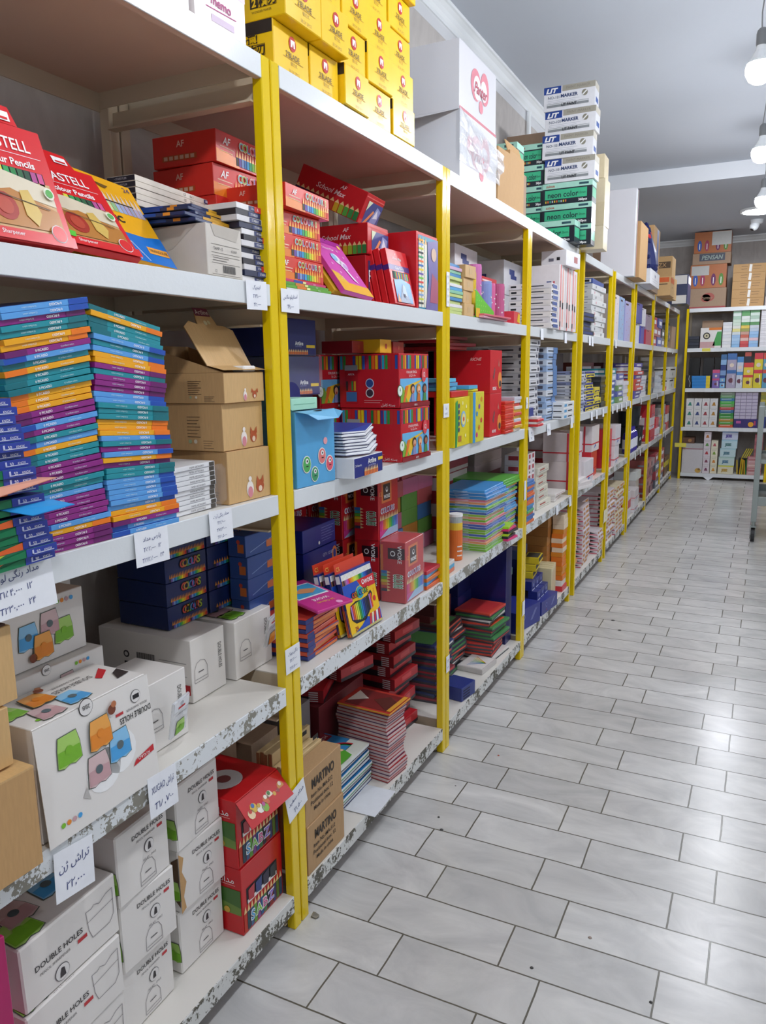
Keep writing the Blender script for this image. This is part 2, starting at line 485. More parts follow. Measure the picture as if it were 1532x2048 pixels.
M_WALLW = mat('white_wall_paint', 'd8dadd', 0.6, scale=3, amt=0.03)

XW = -0.50                        # left wall surface
CEIL = 3.03; CEIL2 = 2.90; YB = 7.36; YBACK = 10.62
mb = MB(); mb.box((XW - 0.1, -3, -0.1), (4.0, YBACK + 0.1, 0.0), M_FLOOR); struct('floor', mb)
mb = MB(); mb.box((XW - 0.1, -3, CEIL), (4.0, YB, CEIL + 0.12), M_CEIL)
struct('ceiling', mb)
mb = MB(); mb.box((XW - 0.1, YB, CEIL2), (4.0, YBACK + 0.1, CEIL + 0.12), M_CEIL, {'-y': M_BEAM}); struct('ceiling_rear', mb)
mb = MB(); mb.box((XW - 0.1, -3, 0), (XW, YBACK + 0.1, 2.90), M_WALL); mb.box((XW - 0.1, -3, 2.90), (XW + 0.001, YBACK + 0.1, CEIL), M_WALLW); struct('wall_left', mb)
mb = MB(); mb.box((XW, YBACK, 0), (4.0, YBACK + 0.1, CEIL2), M_WALL); struct('wall_back', mb)
mb = MB(); mb.box((4.0, -3, 0), (4.1, YBACK + 0.1, CEIL + 0.1), M_WALLW); struct('wall_right', mb)
mb = MB(); mb.box((XW - 0.1, -3.1, 0), (4.1, -3.0, CEIL + 0.1), M_WALLW); struct('wall_front', mb)
def cove(name, z, y0, y1, x, along='y'):
    prof = [(0.0, -0.075), (0.008, -0.075), (0.010, -0.060), (0.020, -0.048), (0.028, -0.030), (0.042, -0.016), (0.050, -0.012), (0.052, 0.0), (0.0, 0.0)]
    mb = MB()
    n = len(prof)
    def pt(a, t):
        return (x + a[0], t, z + a[1]) if along == 'y' else (t, x - a[0], z + a[1])
    for i in range(n - 1):
        a, b = prof[i], prof[i + 1]
        q = [pt(a, y0), pt(b, y0), pt(b, y1), pt(a, y1)]
        mb.poly(q if along == 'x' else q[::-1], M_CORN)
    for t in (y0, y1): mb.poly([pt(a, t) for a in prof], M_CORN)
    return struct(name, mb)
cove('trim_1', CEIL, -3, YB, XW + 0.001)
cove('trim_2', CEIL2, XW, 4.0, YBACK, 'x')
cove('trim_3', CEIL2, YB, YBACK, XW + 0.001)
# pipe running down the wall above the racks
mb = MB(); mb.tube((XW + 0.02, 5.05, 2.0), (XW + 0.02, 5.05, 2.95), 0.014, M_CORN)
tag(add('wall_pipe', mb.mesh('wall_pipe')), 'thin white vertical conduit on the left wall above the racks', 'pipe')

# ================================================================ RACKS
ZS = [0.095, 0.645, 1.105, 1.560, 2.010]
LIPH = 0.044
DEP = 0.45
PW = 0.030; PD = 0.024
def post_mesh(h, w=PW, d=PD):
    mb = MB()
    mb.box((-d, 0, 0.0), (0, w, h), M_YEL, None, 0.002)
    return mb.mesh('yellow_post')
POST = post_mesh(2.012)
mbp = MB(); mbp.box((0, 0, 0.0), (0.03, PW, 2.012), M_CREAM, None, 0.002); BPOST = mbp.mesh('rear_post')
def shelf_mb(w, d, old=False, mid=False):
    """folded sheet tray, top face at z=0, front lip at x=0"""
    lip = M_LIPOLD if old else (M_LIPMID if mid else M_LIP)
    mb = MB()
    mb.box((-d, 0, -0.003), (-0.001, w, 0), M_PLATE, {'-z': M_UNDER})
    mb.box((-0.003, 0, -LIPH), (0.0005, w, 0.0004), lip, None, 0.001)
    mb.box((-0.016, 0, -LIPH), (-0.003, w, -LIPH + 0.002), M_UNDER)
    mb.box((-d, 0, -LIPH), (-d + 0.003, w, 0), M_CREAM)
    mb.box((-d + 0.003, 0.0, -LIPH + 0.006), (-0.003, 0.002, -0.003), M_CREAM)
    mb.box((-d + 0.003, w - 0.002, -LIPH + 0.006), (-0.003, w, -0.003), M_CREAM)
    return mb
JOINTS = [0.46, 1.445, 2.435, 3.428, 4.445, 5.478, 6.455, 7.668, 8.80, 9.95]
GAP = {4: 0.10, 5: 0.08, 6: 0.08}      # racks 4-6 stand a little apart
DOUBLE = set(range(9))
RACKL = ['nearest white shelf rack, holding pencil pack stacks and white sharpener boxes',
         'second white shelf rack from the camera, with yellow blade boxes on top',
         'third white shelf rack from the camera, with white and pink cartons on top',
         'fourth white shelf rack from the camera, under the green neon colour boxes',
         'fifth white shelf rack from the camera, under the tall white board',
         'sixth white shelf rack from the camera, under the net of blue marbles',
         'seventh white shelf rack from the camera, under the orange and brown carton',
         'eighth white shelf rack from the camera, deep in the aisle',
         'last white shelf rack of the left row, beside the rear rack']
for k in range(9):
    y0, y1 = JOINTS[k] + GAP.get(k, 0.0), JOINTS[k + 1]
    R = root('shelf_rack', RACKL[k], 'shelf rack', (0, y0, 0), group='white steel racks with yellow posts')
    a = (PW + 0.004 if k in DOUBLE else 0.006) - (0.0)
    b = (y1 - y0) - PW - 0.002
    if k in DOUBLE:
        part('post', POST, R, (0.0, 0.003, 0)); part('rear_post', BPOST, R, (-DEP, 0.003, 0))
    part('post', POST, R, (0.0, b, 0)); part('rear_post', BPOST, R, (-DEP, b, 0))
    for i, z in enumerate(ZS):
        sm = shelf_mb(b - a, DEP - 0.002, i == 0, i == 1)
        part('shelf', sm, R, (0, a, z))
        # side rail tying front and rear posts
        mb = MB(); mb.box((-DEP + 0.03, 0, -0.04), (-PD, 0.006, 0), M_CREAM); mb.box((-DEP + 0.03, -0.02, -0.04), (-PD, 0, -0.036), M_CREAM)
        part('side_rail', mb, R, (0, b + 0.012, z - LIPH - 0.002))

# rack across the far end
RX0, RX1, RY = 0.07, 1.055, 10.0
ZR = [0.077, 0.635, 1.10, 1.57, 2.03]
for k in range(2):
    R = root('shelf_rack', ['white shelf rack across the far end of the aisle', 'far end rack seen past the grey trolley at the right edge'][k], 'shelf rack', (RX0 + k * 0.985, RY, 0), group='racks across the far end')
    mp_ = MB(); mp_.box((0, 0, 0), (0.028, 0.024, 2.03), M_YEL, None, 0.002)
    pm = mp_.mesh('post')
    part('post', pm, R, (0, 0, 0)); part('post', pm, R, (0.953, 0, 0))
    mp_ = MB(); mp_.box((0, 0, 0), (0.028, 0.024, 2.03), M_CREAM, None, 0.002)
    pm = mp_.mesh('rear_post')
    part('rear_post', pm, R, (0, 0.45, 0)); part('rear_post', pm, R, (0.953, 0.45, 0))
    for i, z in enumerate(ZR):
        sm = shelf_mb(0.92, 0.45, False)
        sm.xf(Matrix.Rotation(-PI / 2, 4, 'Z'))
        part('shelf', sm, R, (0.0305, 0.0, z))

# ================================================================ LAMPS
def emit(name, col, st):
    m, nt, b = node_mat(name)
    b.inputs['Base Color'].default_value = hexc('ffffff')
    b.inputs['Emission Color'].default_value = hexc(col); b.inputs['Emission Strength'].default_value = st
    return m
M_BULB = emit('lit_bulb_glass', 'f6f9ff', BULB_POWER)
M_SOCK = mat('grey_bulb_socket', '7d8083', 0.4)
M_CORD = mat('grey_cord', '8a8c8e', 0.5)
def bulb_parts():
    g = MB(); g.lathe([(0.018, 0.075), (0.022, 0.055), (0.036, 0.030), (0.050, 0.008)], M_CORN, n=20); g.lathe([(0.050, 0.008), (0.054, -0.010), (0.051, -0.032), (0.040, -0.052), (0.022, -0.064), (0.001, -0.067)], M_BULB, n=20)
    s_ = MB(); s_.lathe([(0.020, 0.072), (0.0215, 0.078), (0.0215, 0.115), (0.019, 0.126), (0.012, 0.134), (0.004, 0.137)], M_SOCK, n=20)
    return g.mesh('bulb_glass'), s_.mesh('socket')
GB, SB = bulb_parts()
BL = ['bare hanging bulb far behind the camera end of the aisle', 'bare hanging bulb above the start of the aisle', 'bare hanging bulb over the aisle by the second rack',
      'upper glowing bare bulb hanging at the right edge of the picture', 'lower glowing bare bulb hanging just below and beyond the first', 'bare bulb hanging right before the white ceiling beam',
      'nearer added fill bulb of the unseen right hand row', 'farther added fill bulb of the unseen right hand row']
for (x, y, z), lb in zip(BULBS, BL):
    R = root('hanging_bulb', lb, 'light bulb', (x, y, z), group='bare bulbs along the aisle')
    part('bulb_glass', GB, R); part('socket', SB, R)
    cm = MB(); hz = CEIL - z
    pts = [(0.006 * math.sin(i * 1.3 + y), 0.004 * math.cos(i), 0.13 + (hz - 0.13) * i / 6) for i in range(7)]
    for p, q in zip(pts, pts[1:]): cm.tube(p, q, 0.0028, M_CORD, n=6)
    part('cord', cm, R)
R = root('ceiling_panel_light', 'round flat lit panel light on the low rear ceiling', 'ceiling light', (0.80, 8.95, CEIL2))
mb = MB(); mb.lathe([(0.180, -0.022), (0.186, -0.018), (0.190, 0.0)], M_CORN, n=36); part('frame', mb, R)
M_PAN = emit('lit_panel_diffuser', 'f2f6ff', PANEL_POWER)
mb = MB(); mb.lathe([(0.150, -0.026), (0.158, -0.0225)], M_PAN, n=36); part('diffuser', mb, R)
R = root('security_camera', 'white turret security camera under the round ceiling light', 'camera', (0.765, 9.55, CEIL2))
mb = MB(); mb.lathe([(0.040, -0.045), (0.060, -0.035), (0.066, 0.0)], M_CORN, n=24); part('base', mb, R)
mb = MB(); mb.lathe([(0.008, -0.052), (0.030, -0.045), (0.044, -0.025), (0.046, 0.0), (0.040, 0.03)], M_CORN, n=24); mb.lathe([(0.001, -0.056), (0.02, -0.0522)], K, n=16)
part('camera_head', mb, R, (-0.02, -0.01, -0.06), rx=-0.35, ry=0.5)

# ================================================================ TROLLEY
M_STEEL = mat('grey_painted_steel', '8e9794', 0.4, scale=10)
M_TYRE = mat('dark_rubber_tyre', '2b2b2d', 0.6)
TX, TY = 0.935, 6.55
R = root('trolley', 'grey steel trolley with caster wheels cut off by the right edge', 'trolley', (TX, TY, 0))
def up(x, y):
    mb = MB(); mb.box((0, 0, 0.16), (0.04, 0.03, 1.06), M_STEEL, None, 0.003); mb.box((0.03, 0.03, 0.16), (0.04, 0.045, 1.06), M_STEEL)
    return part('upright', mb, R, (x, y, 0))
for x in (0, 0.52):
    for y in (0, 0.72): up(x, y)
for z, h in ((0.29, 0.07), (0.62, 0.03), (0.98, 0.05)):
    mb = MB(); mb.box((0.04, 0.002, z), (0.52, 0.02, z + h), M_STEEL, None, 0.002); mb.box((0.04, 0.73, z), (0.52, 0.748, z + h), M_STEEL)
    mb.box((0.002, 0.03, z), (0.02, 0.72, z + h), M_STEEL); mb.box((0.54, 0.03, z), (0.558, 0.72, z + h), M_STEEL)
    part('side_frame', mb, R)
for z in (0.30, 0.62, 0.98):
    mb = MB(); mb.box((0.02, 0.02, z), (0.54, 0.73, z + 0.006), M_STEEL); part('tray', mb, R)
for x in (0.02, 0.54):
    for y in (0.015, 0.735):
        mb = MB(); mb.tube((0, 0, 0.125), (0, 0, 0.16), 0.012, M_STEEL); mb.box((-0.022, -0.03, 0.118), (0.022, 0.035, 0.126), M_STEEL)
        mb.box((-0.022, -0.014, 0.05), (-0.019, 0.03, 0.12), M_STEEL); mb.box((0.019, -0.014, 0.05), (0.022, 0.03, 0.12), M_STEEL)
        cs = part('caster_fork', mb, R, (x, y, 0))
        mb = MB(); mb.tube((-0.014, 0.015, 0.055), (0.014, 0.015, 0.055), 0.055, M_TYRE, n=24); mb.tube((-0.016, 0.015, 0.055), (0.016, 0.015, 0.055), 0.026, M_STEEL, n=16)
        part('wheel', mb, cs)

# ================================================================ PRINTED GOODS
def lines(F, u0, u1, v, n, dv, m, th=0.0012, l=1):
    """rows of print too small to read"""
    for i in range(n):
        F.ln([(u0, v - i * dv), (u1 - (u1 - u0) * 0.12 * ((i * 7) % 3), v - i * dv)], th, m, l)
def barcode(F, u0, v0, u1, v1, m=None, l=2):
    m = m or K; x = u0; i = 0
    while x < u1:
        w_ = (u1 - u0) * (0.012 + 0.012 * ((i * 5) % 3)); F.r(x, v0, min(u1, x + w_), v1, m, l); x += w_ + (u1 - u0) * (0.012 + 0.01 * ((i * 3) % 2)); i += 1
def monster(F, u, v, r, body, l=2):
    """generic round printed creature"""
    F.e(u, v, r * 1.15, c('f4f1ea'), l, rv=r * 1.35); F.e(u, v, r, body, l + 1, rv=r * 1.2)
    F.e(u, v + r * 0.5, r * 0.42, WHT, l + 2); F.e(u, v + r * 0.5, r * 0.18, K, l + 3)
    F.r(u - 0.3 * r * F.h / F.w, v - 0.35 * r, u + 0.3 * r * F.h / F.w, v - 0.2 * r, K, l + 3)

# ---------------------------------------------------------------- price notes stuck on lips and posts
INK = c('34407a')
def note(name, txts, y, z, w, h, label, x=0.0035, rz=0.0, rx=0.0, lift=0.0, col='eceef3', ink=None, d=None):
    mb = MB(); mb.box((0, 0, -h), (0.0006, w, 0), c(col), None, 0)
    F = Face(mb, (0.0006, 0, -h), (0, 1, 0), (0, 0, 1), w, h)
    n = len(txts)
    for i, s_ in enumerate(txts):
        if s_: F.t(s_, 0.5, 1 - (i + 0.75) / (n + 0.4), 0.5 / (n + 1), ink or INK, 1, mw=0.8, rot=0.08, sh=0.2)
    return thing(name, mb, label, 'price note', (x, y, z), rz, rx, -lift, group='handwritten price notes')
note('price_note', [fa('ایندیگ'), 'T۱۴۱,—', 'T۲,۰—'], 1.322, 1.562, 0.072, 0.058, 'handwritten price note on the upper lip end beside the first yellow posts', rx=0.02)
note('price_note', [fa('استابیلو ماکس'), 'T۹,—'], 1.449, 1.556, 0.072, 0.05, 'price note hanging over the posts, left end of the second rack upper lip', x=0.0035)
note('price_note', [fa('پارس مداد'), 'T۵۲,—  ۱۲', 'T۲۱۲,۵—  ۲۴'], 0.965, 1.108, 0.083, 0.062, 'price note under the two tall pencil pack stacks', lift=0.05, rx=-0.03)
note('price_note', [fa('مداد رنگی آرت'), 'T۲۱,۶—', 'T۷۱,۴۶—', 'T۱۲۰,۵—'], 1.166, 1.110, 0.072, 0.062, 'four line price note right of the pencil pack stack note', lift=0.05, rx=-0.03)
note('price_note', [fa('مداد رنگی لوسار'), 'T۱۵۴,۰۰۰  ۱۲', 'T۲۳۰,۰۰۰  ۲۴'], 0.655, 1.112, 0.135, 0.078, 'large price note under the green and orange boxes at the left edge', lift=0.10)
note('price_note', ['XUGAO ' + fa('تراش'), 'T۱۸,۷۰۰'], 0.952, 0.652, 0.075, 0.078, 'price note with Latin capitals in the middle of a lip', lift=0.06, rx=-0.04)
note('price_note', [fa('تراش ژن'), '۲۲,۰۰۰'], 0.742, 0.632, 0.078, 0.082, 'price note hanging left of the note with capitals', lift=0.08, rx=-0.10)
note('price_note', [fa('مداد سفید'), 'T۱,۵۰۰'], 1.385, 0.372, 0.085, 0.072, 'tilted price note on the first pair of yellow posts by the red boxes', x=0.004, rx=0.22)
note('price_note', [fa('رنگی ووک'), 'T۲,۲—', 'T۱۲,۵—'], 1.410, 0.74, 0.062, 0.062, 'price note on the first posts beside the magenta packs', x=0.004, rx=0.02)
note('price_note', ['۴۵', '۸۱', '۶۲', '۱۸', '۹۰'], 2.428, 1.69, 0.026, 0.11, 'long narrow note on the second pair of yellow posts, upper', x=0.003)
note('price_note', [fa('آریا'), '۲۴ ۱۲'], 2.402, 1.262, 0.05, 0.046, 'small note on the second pair of yellow posts at eye level', x=0.003)
note('price_note', ['۲۲', '۴۶'], 2.43, 0.36, 0.032, 0.062, 'small note low on the second pair of yellow posts', x=0.003)
note('price_note', ['۴,—'], 3.402, 1.245, 0.03, 0.05, 'tiny note on the single yellow post past the red tall boxes', x=0.003)
note('price_note', [''], 3.40, 0.865, 0.03, 0.09, 'blank white strip on the single yellow post above the sketchbooks', x=0.003)
note('price_note', [''], 3.41, 0.285, 0.04, 0.07, 'small blank note low on the single yellow post', x=0.003)
note('price_note', [fa('مداد'), 'T۵,—'], 3.45, 1.100, 0.085, 0.06, 'note on the right of the single post, fourth rack eye level lip', lift=0.08)
note('price_note', ['T۷,—'], 3.78, 1.10, 0.07, 0.058, 'note in the middle of the fourth rack eye level lip', lift=0.08)
note('price_note', [''], 4.30, 1.10, 0.06, 0.06, 'note at the right end of the fourth rack eye level lip', lift=0.05)
note('price_note', [''], 3.62, 1.555, 0.05, 0.05, 'blank note under the white marker boxes of the fourth rack, left', lift=0.05)
note('price_note', [''], 4.10, 1.555, 0.05, 0.055, 'blank note under the white marker boxes of the fourth rack, right', lift=0.05)
note('price_note', [''], 4.02, 0.645, 0.05, 0.05, 'note on the fourth rack lip over the orange sticks', lift=0.05)
note('price_note', [''], 4.33, 0.645, 0.05, 0.055, 'note on the fourth rack lip by the paired posts', lift=0.05)
note('price_note', [fa('قیمت'), '۲۵'], 5.44, 0.375, 0.15, 0.09, 'yellow and white note on the post before the stacked pen boxes', x=0.005, col='efe9c8', ink=c('caa700'))
for i, (yy, zz, tx) in enumerate([(4.72, 1.556, 'over the blue box rack, first'), (4.80, 1.553, 'over the blue box rack, second'), (5.62, 1.556, 'past the fifth single post'),
                                  (4.86, 1.10, 'below the navy and yellow boxes, left'), (5.02, 1.10, 'below the navy and yellow boxes, right'), (5.24, 1.10, 'beside the fifth post'),
                                  (5.6, 1.10, 'below the glue bottles, first'), (5.78, 1.10, 'below the glue bottles, second'), (5.98, 1.10, 'below the glue bottles, third'), (6.2, 1.10, 'below the glue bottles, fourth'), (6.4, 1.10, 'below the glue bottles, last'),
                                  (6.8, 0.64, 'under the purple bottles, first'), (7.1, 0.64, 'under the purple bottles, second'), (7.0, 1.10, 'above the purple bottles'), (8.1, 1.10, 'far down the aisle at eye level'), (9.0, 0.64, 'far down the aisle at knee level'), (9.3, 1.556, 'far end of the upper lip')]):
    note('price_note', [''], yy, zz, 0.055, 0.055, 'tiny white note on the lip ' + tx, lift=0.06)

# ================================================================ FIRST RACK (y 0.46 - 1.445)
# ---- top of rack
def small_carton(w, h, d, base, txt, tcol, art):
    mb, F, S, T = carton(d, w, h, c(base, 1))
    F.r(0.0, 0.72, 1, 1.0, c(art, 1)); F.t(txt, 0.5, 0.45, 0.16, c(tcol), mw=0.85, rot=-0.05, bold=0.02)
    F.r(0.3, 0.1, 0.75, 0.22, c(art)); F.ln([(0.2, 0.3), (0.8, 0.33)], 0.002, c(tcol)); lines(S, 0.1, 0.9, 0.8, 5, 0.12, c(tcol))
    return mb
thing('gift_carton', small_carton(0.10, 0.16, 0.2, 'eef0f5', 'Happy', '7b4aa0', '5b8fc9'), 'white and blue carton on top of the first rack, left of the pink lettered one', 'box', (-0.012, 1.115, 2.012), 0.03)
thing('gift_carton', small_carton(0.15, 0.105, 0.2, 'ece2df', 'memo', 'b0407e', 'd8c4d8'), 'pale carton with pink lettering at the top end of the first rack', 'box', (-0.01, 1.225, 2.012), -0.02)
mb, F, S, T = carton(0.16, 0.16, 0.05, c('3a4152', 1)); thing('gift_carton', mb, 'dark grey flat box lying on the pink lettered carton', 'box', (-0.02, 1.22, 2.12), 0.04)

# ---- red pencil tins leaning on the upper shelf
def tin_pack(w=0.2, h=0.185):
    mb = MB(); r_ = c('d81e26', 1)
    mb.box((-0.014, 0, 0), (0, w, h), r_, None, 0.0015)
    F = Face(mb, (0, 0, 0), (0, 1, 0), (0, 0, 1), w, h)
    F.t('CASTELL', 0.63, 0.83, 0.10, WHT, mw=0.62, stretch=0.9, bold=0.012); F.t('FABER-', 0.15, 0.83, 0.105, WHT, mw=0.28)
    F.ln([(0.1, 0.745), (0.93, 0.745)], 0.0008, WHT); F.t('since 1761', 0.42, 0.765, 0.025, WHT)
    F.t('Classic Colour Pencils', 0.5, 0.675, 0.06, WHT, mw=0.84, bold=0.02)
    cols = [c(h_) for h_ in ('b04d8e', 'd0508f', '7c4da0', '3f63b5', '2f78c4', '3f8fd6', 'f0f0f0', 'd8d83a', '2f9d52', '1f8040', '26603a', '1c4a34')]
    F.r(0.08, 0.52, 0.42, 0.62, K, 1); F.r(0.5, 0.52, 0.90, 0.62, K, 1)
    for i in range(14):
        if 5 <= i < 7: continue
        a = 0.09 + i * 0.058; F.r(a, 0.50, a + 0.045, 0.615, cols[i % 12], 2)
    F.r(0.02, 0.10, 0.93, 0.53, c('c9a06a', 1), 2)
    F.g([(0.02, 0.53), (0.02, 0.38), (0.4, 0.42), (0.93, 0.34), (0.93, 0.5), (0.5, 0.58), (0.25, 0.585)], c('d9cdb4', 1), 3)
    F.g([(0.3, 0.36), (0.55, 0.43), (0.93, 0.30), (0.93, 0.12), (0.3, 0.12)], c('b87a35', 1), 4)
    F.g([(0.02, 0.30), (0.2, 0.34), (0.33, 0.14), (0.02, 0.12)], c('93301f', 1), 4)
    F.e(0.46, 0.27, 0.115, c('a62f22', 1), 5); F.e(0.46, 0.27, 0.07, c('b8452f', 1), 6)
    F.g([(0.20, 0.46), (0.25, 0.46), (0.30, 0.22), (0.27, 0.14), (0.20, 0.24)], c('6f7276', 1), 6)      # soldier-like dark shape
    F.g([(0.62, 0.42), (0.70, 0.44), (0.76, 0.25), (0.70, 0.14), (0.62, 0.22)], c('d3b25a', 1), 6)
    F.ln([(0.1, 0.42), (0.85, 0.30)], 0.0014, c('4e4435'), 7)
    F.r(0, 0.0, 1, 0.09, r_, 7); F.t('Sharpener', 0.45, 0.055, 0.035, WHT, 8)
    F.e(0.86, 0.10, 0.075, WHT, 8); F.e(0.86, 0.10, 0.068, r_, 9); F.e(0.88, 0.44, 0.05, c('e6ead6'), 9); F.e(0.88, 0.44, 0.035, c('5fae5a'), 10)
    F.g([(0.22, 0.08), (0.34, 0.07), (0.36, 0.13), (0.25, 0.15)], c('58c43a', 1), 9)
    # tab above
    n0 = len(mb.v)
    mb.poly([(-0.001, 0.10 * w, h), (-0.001, 0.82 * w, h), (-0.001, 0.78 * w, h + 0.028), (-0.001, 0.12 * w, h + 0.034)], r_)
    mb.poly([(-0.003, 0.10 * w, h), (-0.003, 0.12 * w, h + 0.034), (-0.003, 0.78 * w, h + 0.028), (-0.003, 0.82 * w, h)], r_)
    F.r(0.62, 1.02, 0.76, 1.1, WHT, 1); F.r(0.64, 1.03, 0.74, 1.05, r_, 2)
    return mb.mesh('pencil_tin')
TIN = tin_pack()
rest(thing('pencil_tin', TIN, 'large red coloured pencil pack at the left edge of the upper shelf', 'pencil pack', (0.0, 0.695, 1.562), 0, 0.0, -0.33), 1.5615)
rest(thing('pencil_tin', TIN, 'smaller showing red coloured pencil pack leaning right of the large one', 'pencil pack', (-0.008, 0.838, 1.562), 0, -0.05, -0.64), 1.5615)
for i, (lb, dx) in enumerate([('behind the front one, nearer', 0.022), ('behind the front one, rear', 0.044)]):
    rest(thing('pencil_tin', TIN, 'red coloured pencil pack ' + lb, 'pencil pack', (-dx - 0.005, 0.60 - 0.02 * i, 1.562), 0, 0.0, -0.33), 1.5615)
def flat_pack(w, h, d, base, art, name):
    mb = MB(); mb.box((-d, 0, 0), (0, w, h), base, None, 0.001)
    F = Face(mb, (0, 0, 0), (0, 1, 0), (0, 0, 1), w, h); art(F)
    return mb.mesh(name)
def art_kids(F):
    Y_ = c('f6b21b', 1)
    F.g([(0, 0), (1, 0), (1, 0.36), (0.75, 0.32), (0.3, 0.33), (0, 0.40)], c('1f76cf', 1), 1)
    F.pencils(0.06, 0.58, 0.97, 0.82, [c(h) for h in ('c98fb0', 'd8a0b8', 'cfa3c0', 'b9a6cf', 'd0a0a0', 'e0b090', 'cdd8a0', '8fc08a', 'a0b8d8', '9aa8d0', 'a8a0c8', '9aa0c0', 'b0a8c8', 'a8a8c0')], 0.55, 1, wood=c('d9c9c0'))
    F.ln([(0.3, 0.70), (0.85, 0.70)], 0.003, K, 2)
    F.t('BiC', 0.48, 0.49, 0.075, K, mw=0.3, bold=0.03); F.e(0.32, 0.50, 0.02, c('e9d9b0'), 2)
    F.g([(0.42, 0.92), (0.62, 0.90), (0.56, 0.86), (0.50, 0.87)], c('6e4d12'), 2)
    F.g([(0.16, 0.02), (0.34, 0.02), (0.26, 0.26)], c('e3cfa2', 1), 2); F.g([(0.235, 0.18), (0.285, 0.18), (0.26, 0.27)], c('8fd06a'), 3)
    F.ln([(0.5, 0.02), (0.42, 0.2), (0.48, 0.22), (0.62, 0.02)], 0.0015, WHT, 2)
    F.r(0.68, 0.12, 0.98, 0.2, c('f2a53a'), 2); F.t('TRIANGULAR', 0.83, 0.16, 0.035, c('5a4a20'), 3, mw=0.27)
    F.t('24', 0.9, 0.93, 0.06, NAVY, 2)
KIDS = flat_pack(0.165, 0.205, 0.012, c('f5b41e', 1), art_kids, 'felt_pen_pack')
rest(thing('felt_pen_pack', KIDS, 'yellow and blue pack of triangular colour pencils leaning before the grey carton', 'pencil pack', (-0.050, 1.005, 1.566), 0, -0.10, -0.66), 1.5615)
for i in range(3):
    rest(thing('felt_pen_pack', KIDS, ['yellow pencil pack whose edge shows behind the front yellow one, nearest', 'yellow pencil pack whose edge shows behind the front yellow one, middle', 'yellow pencil pack whose edge shows behind the front yellow one, farthest'][i],
          'pencil pack', (-0.075 - 0.022 * i, 0.985 - 0.02 * i, 1.574), 0, -0.12, -0.60), 1.5615)
# grey-white carton with bar code
mb, F, S, T = carton(0.20, 0.115, 0.095, c('cfc8be'))
F.g([(0.12, 1), (0.22, 0.78), (0.84, 0.74), (0.95, 1)], c('b9b1a6'), 1)
for v in (0.62, 0.46, 0.40, 0.26, 0.04): F.ln([(0.12, v), (0.92, v)], 0.0008, c('7d776f'))
F.t('TAMP-15', 0.3, 0.54, 0.06, K, mw=0.3); F.t('622069', 0.75, 0.54, 0.05, K, mw=0.25); lines(F, 0.15, 0.6, 0.36, 2, 0.05, c('6b665f'))
barcode(F, 0.42, 0.08, 0.78, 0.23); F.t('12', 0.22, 0.1, 0.06, K)
S.g([(0.0, 0.9), (0.9, 1.0), (0.6, 0.55), (0.5, 0.5)], c('c3bbb0'), 1)
thing('grey_carton', mb, 'pale grey open carton with a bar code label on the upper shelf', 'box', (-0.005, 1.215, 1.562), 0.03)
# slim blue and yellow marker packs lying on it
def art_slim(F):
    F.r(0, 0, 1, 0.3, c('e0a020', 1)); F.r(0.1, 0.3, 1, 1.0, c('1e3466', 1))
for i, (yy, zz, rr) in enumerate([(1.12, 1.660, 0.28), (1.10, 1.668, 0.20), (1.14, 1.676, 0.35), (1.13, 1.684, 0.18), (1.15, 1.692, 0.25)]):
    mb, F, S, T = carton(0.16, 0.20, 0.007, c('22335e', 1)); F.r(0.3, 0.1, 0.95, 0.9, c('d9a12a', 1)); T.r(0.05, 0.05, 0.95, 0.4, c('e2ad3c', 1)); S.r(0.1, 0.1, 0.6, 0.9, c('1b4aa0', 1)); S.r(0.7, 0.1, 0.8, 0.9, c('e0912a'))
    thing('slim_pen_pack', mb, ['lowest', 'second', 'middle', 'fourth', 'topmost'][i] + ' slim navy and yellow pack lying across the grey carton', 'pen pack', (-0.02 - 0.008 * i, yy + 0.085, zz), rr * 0.5, 0, 0.0)
# tight pile of white long boxes in film
def long_box(l_=0.25, d=0.07, h=0.011):
    mb = MB(); mb.box((-d, 0, 0), (0, l_, h), c('e2dace', 1), {'-y': c('26222e', 1)}, 0.0006)
    F = Face(mb, (0, 0, 0), (0, 1, 0), (0, 0, 1), l_, h)
    F.t('CE', 0.62, 0.5, 0.45, K); F.t('®e☺', 0.72, 0.5, 0.4, K); F.r(0.90, 0.15, 0.99, 0.9, c('3b4a86')); F.r(0.915, 0.3, 0.975, 0.75, c('cfd4e6'), 2)
    S = Face(mb, (-d, 0, 0), (1, 0, 0), (0, 0, 1), d, h); S.t('• STAEDTLER', 0.5, 0.5, 0.35, c('b8b4bc'), mw=0.8)
    return mb.mesh('long_white_box')
LB = long_box()
for i in range(5):
    thing('long_white_box', LB, nth(i, 5) + ' of the five long white boxes wrapped together above the yellow pack', 'box', (-0.17 - random.uniform(0, .002), 1.215, 1.704 + 0.0116 * i), 0.06, -0.02, group='wrapped long white boxes')
mb, F, S, T = carton(0.2, 0.22, 0.068, c('a01f28', 1)); F.t('AF', 0.3, 0.6, 0.3, WHT); F.r(0.4, 0, 1, 0.3, c('d8752a'))
thing('red_pencil_box', mb, 'dim red box under the long white boxes', 'box', (-0.19, 1.17, 1.562), 0.05)
thing('red_pencil_box', add and mb.mesh('red_pencil_box'), 'dim red box on the other one, under the long white boxes', 'box', (-0.2, 1.18, 1.632), 0.08)
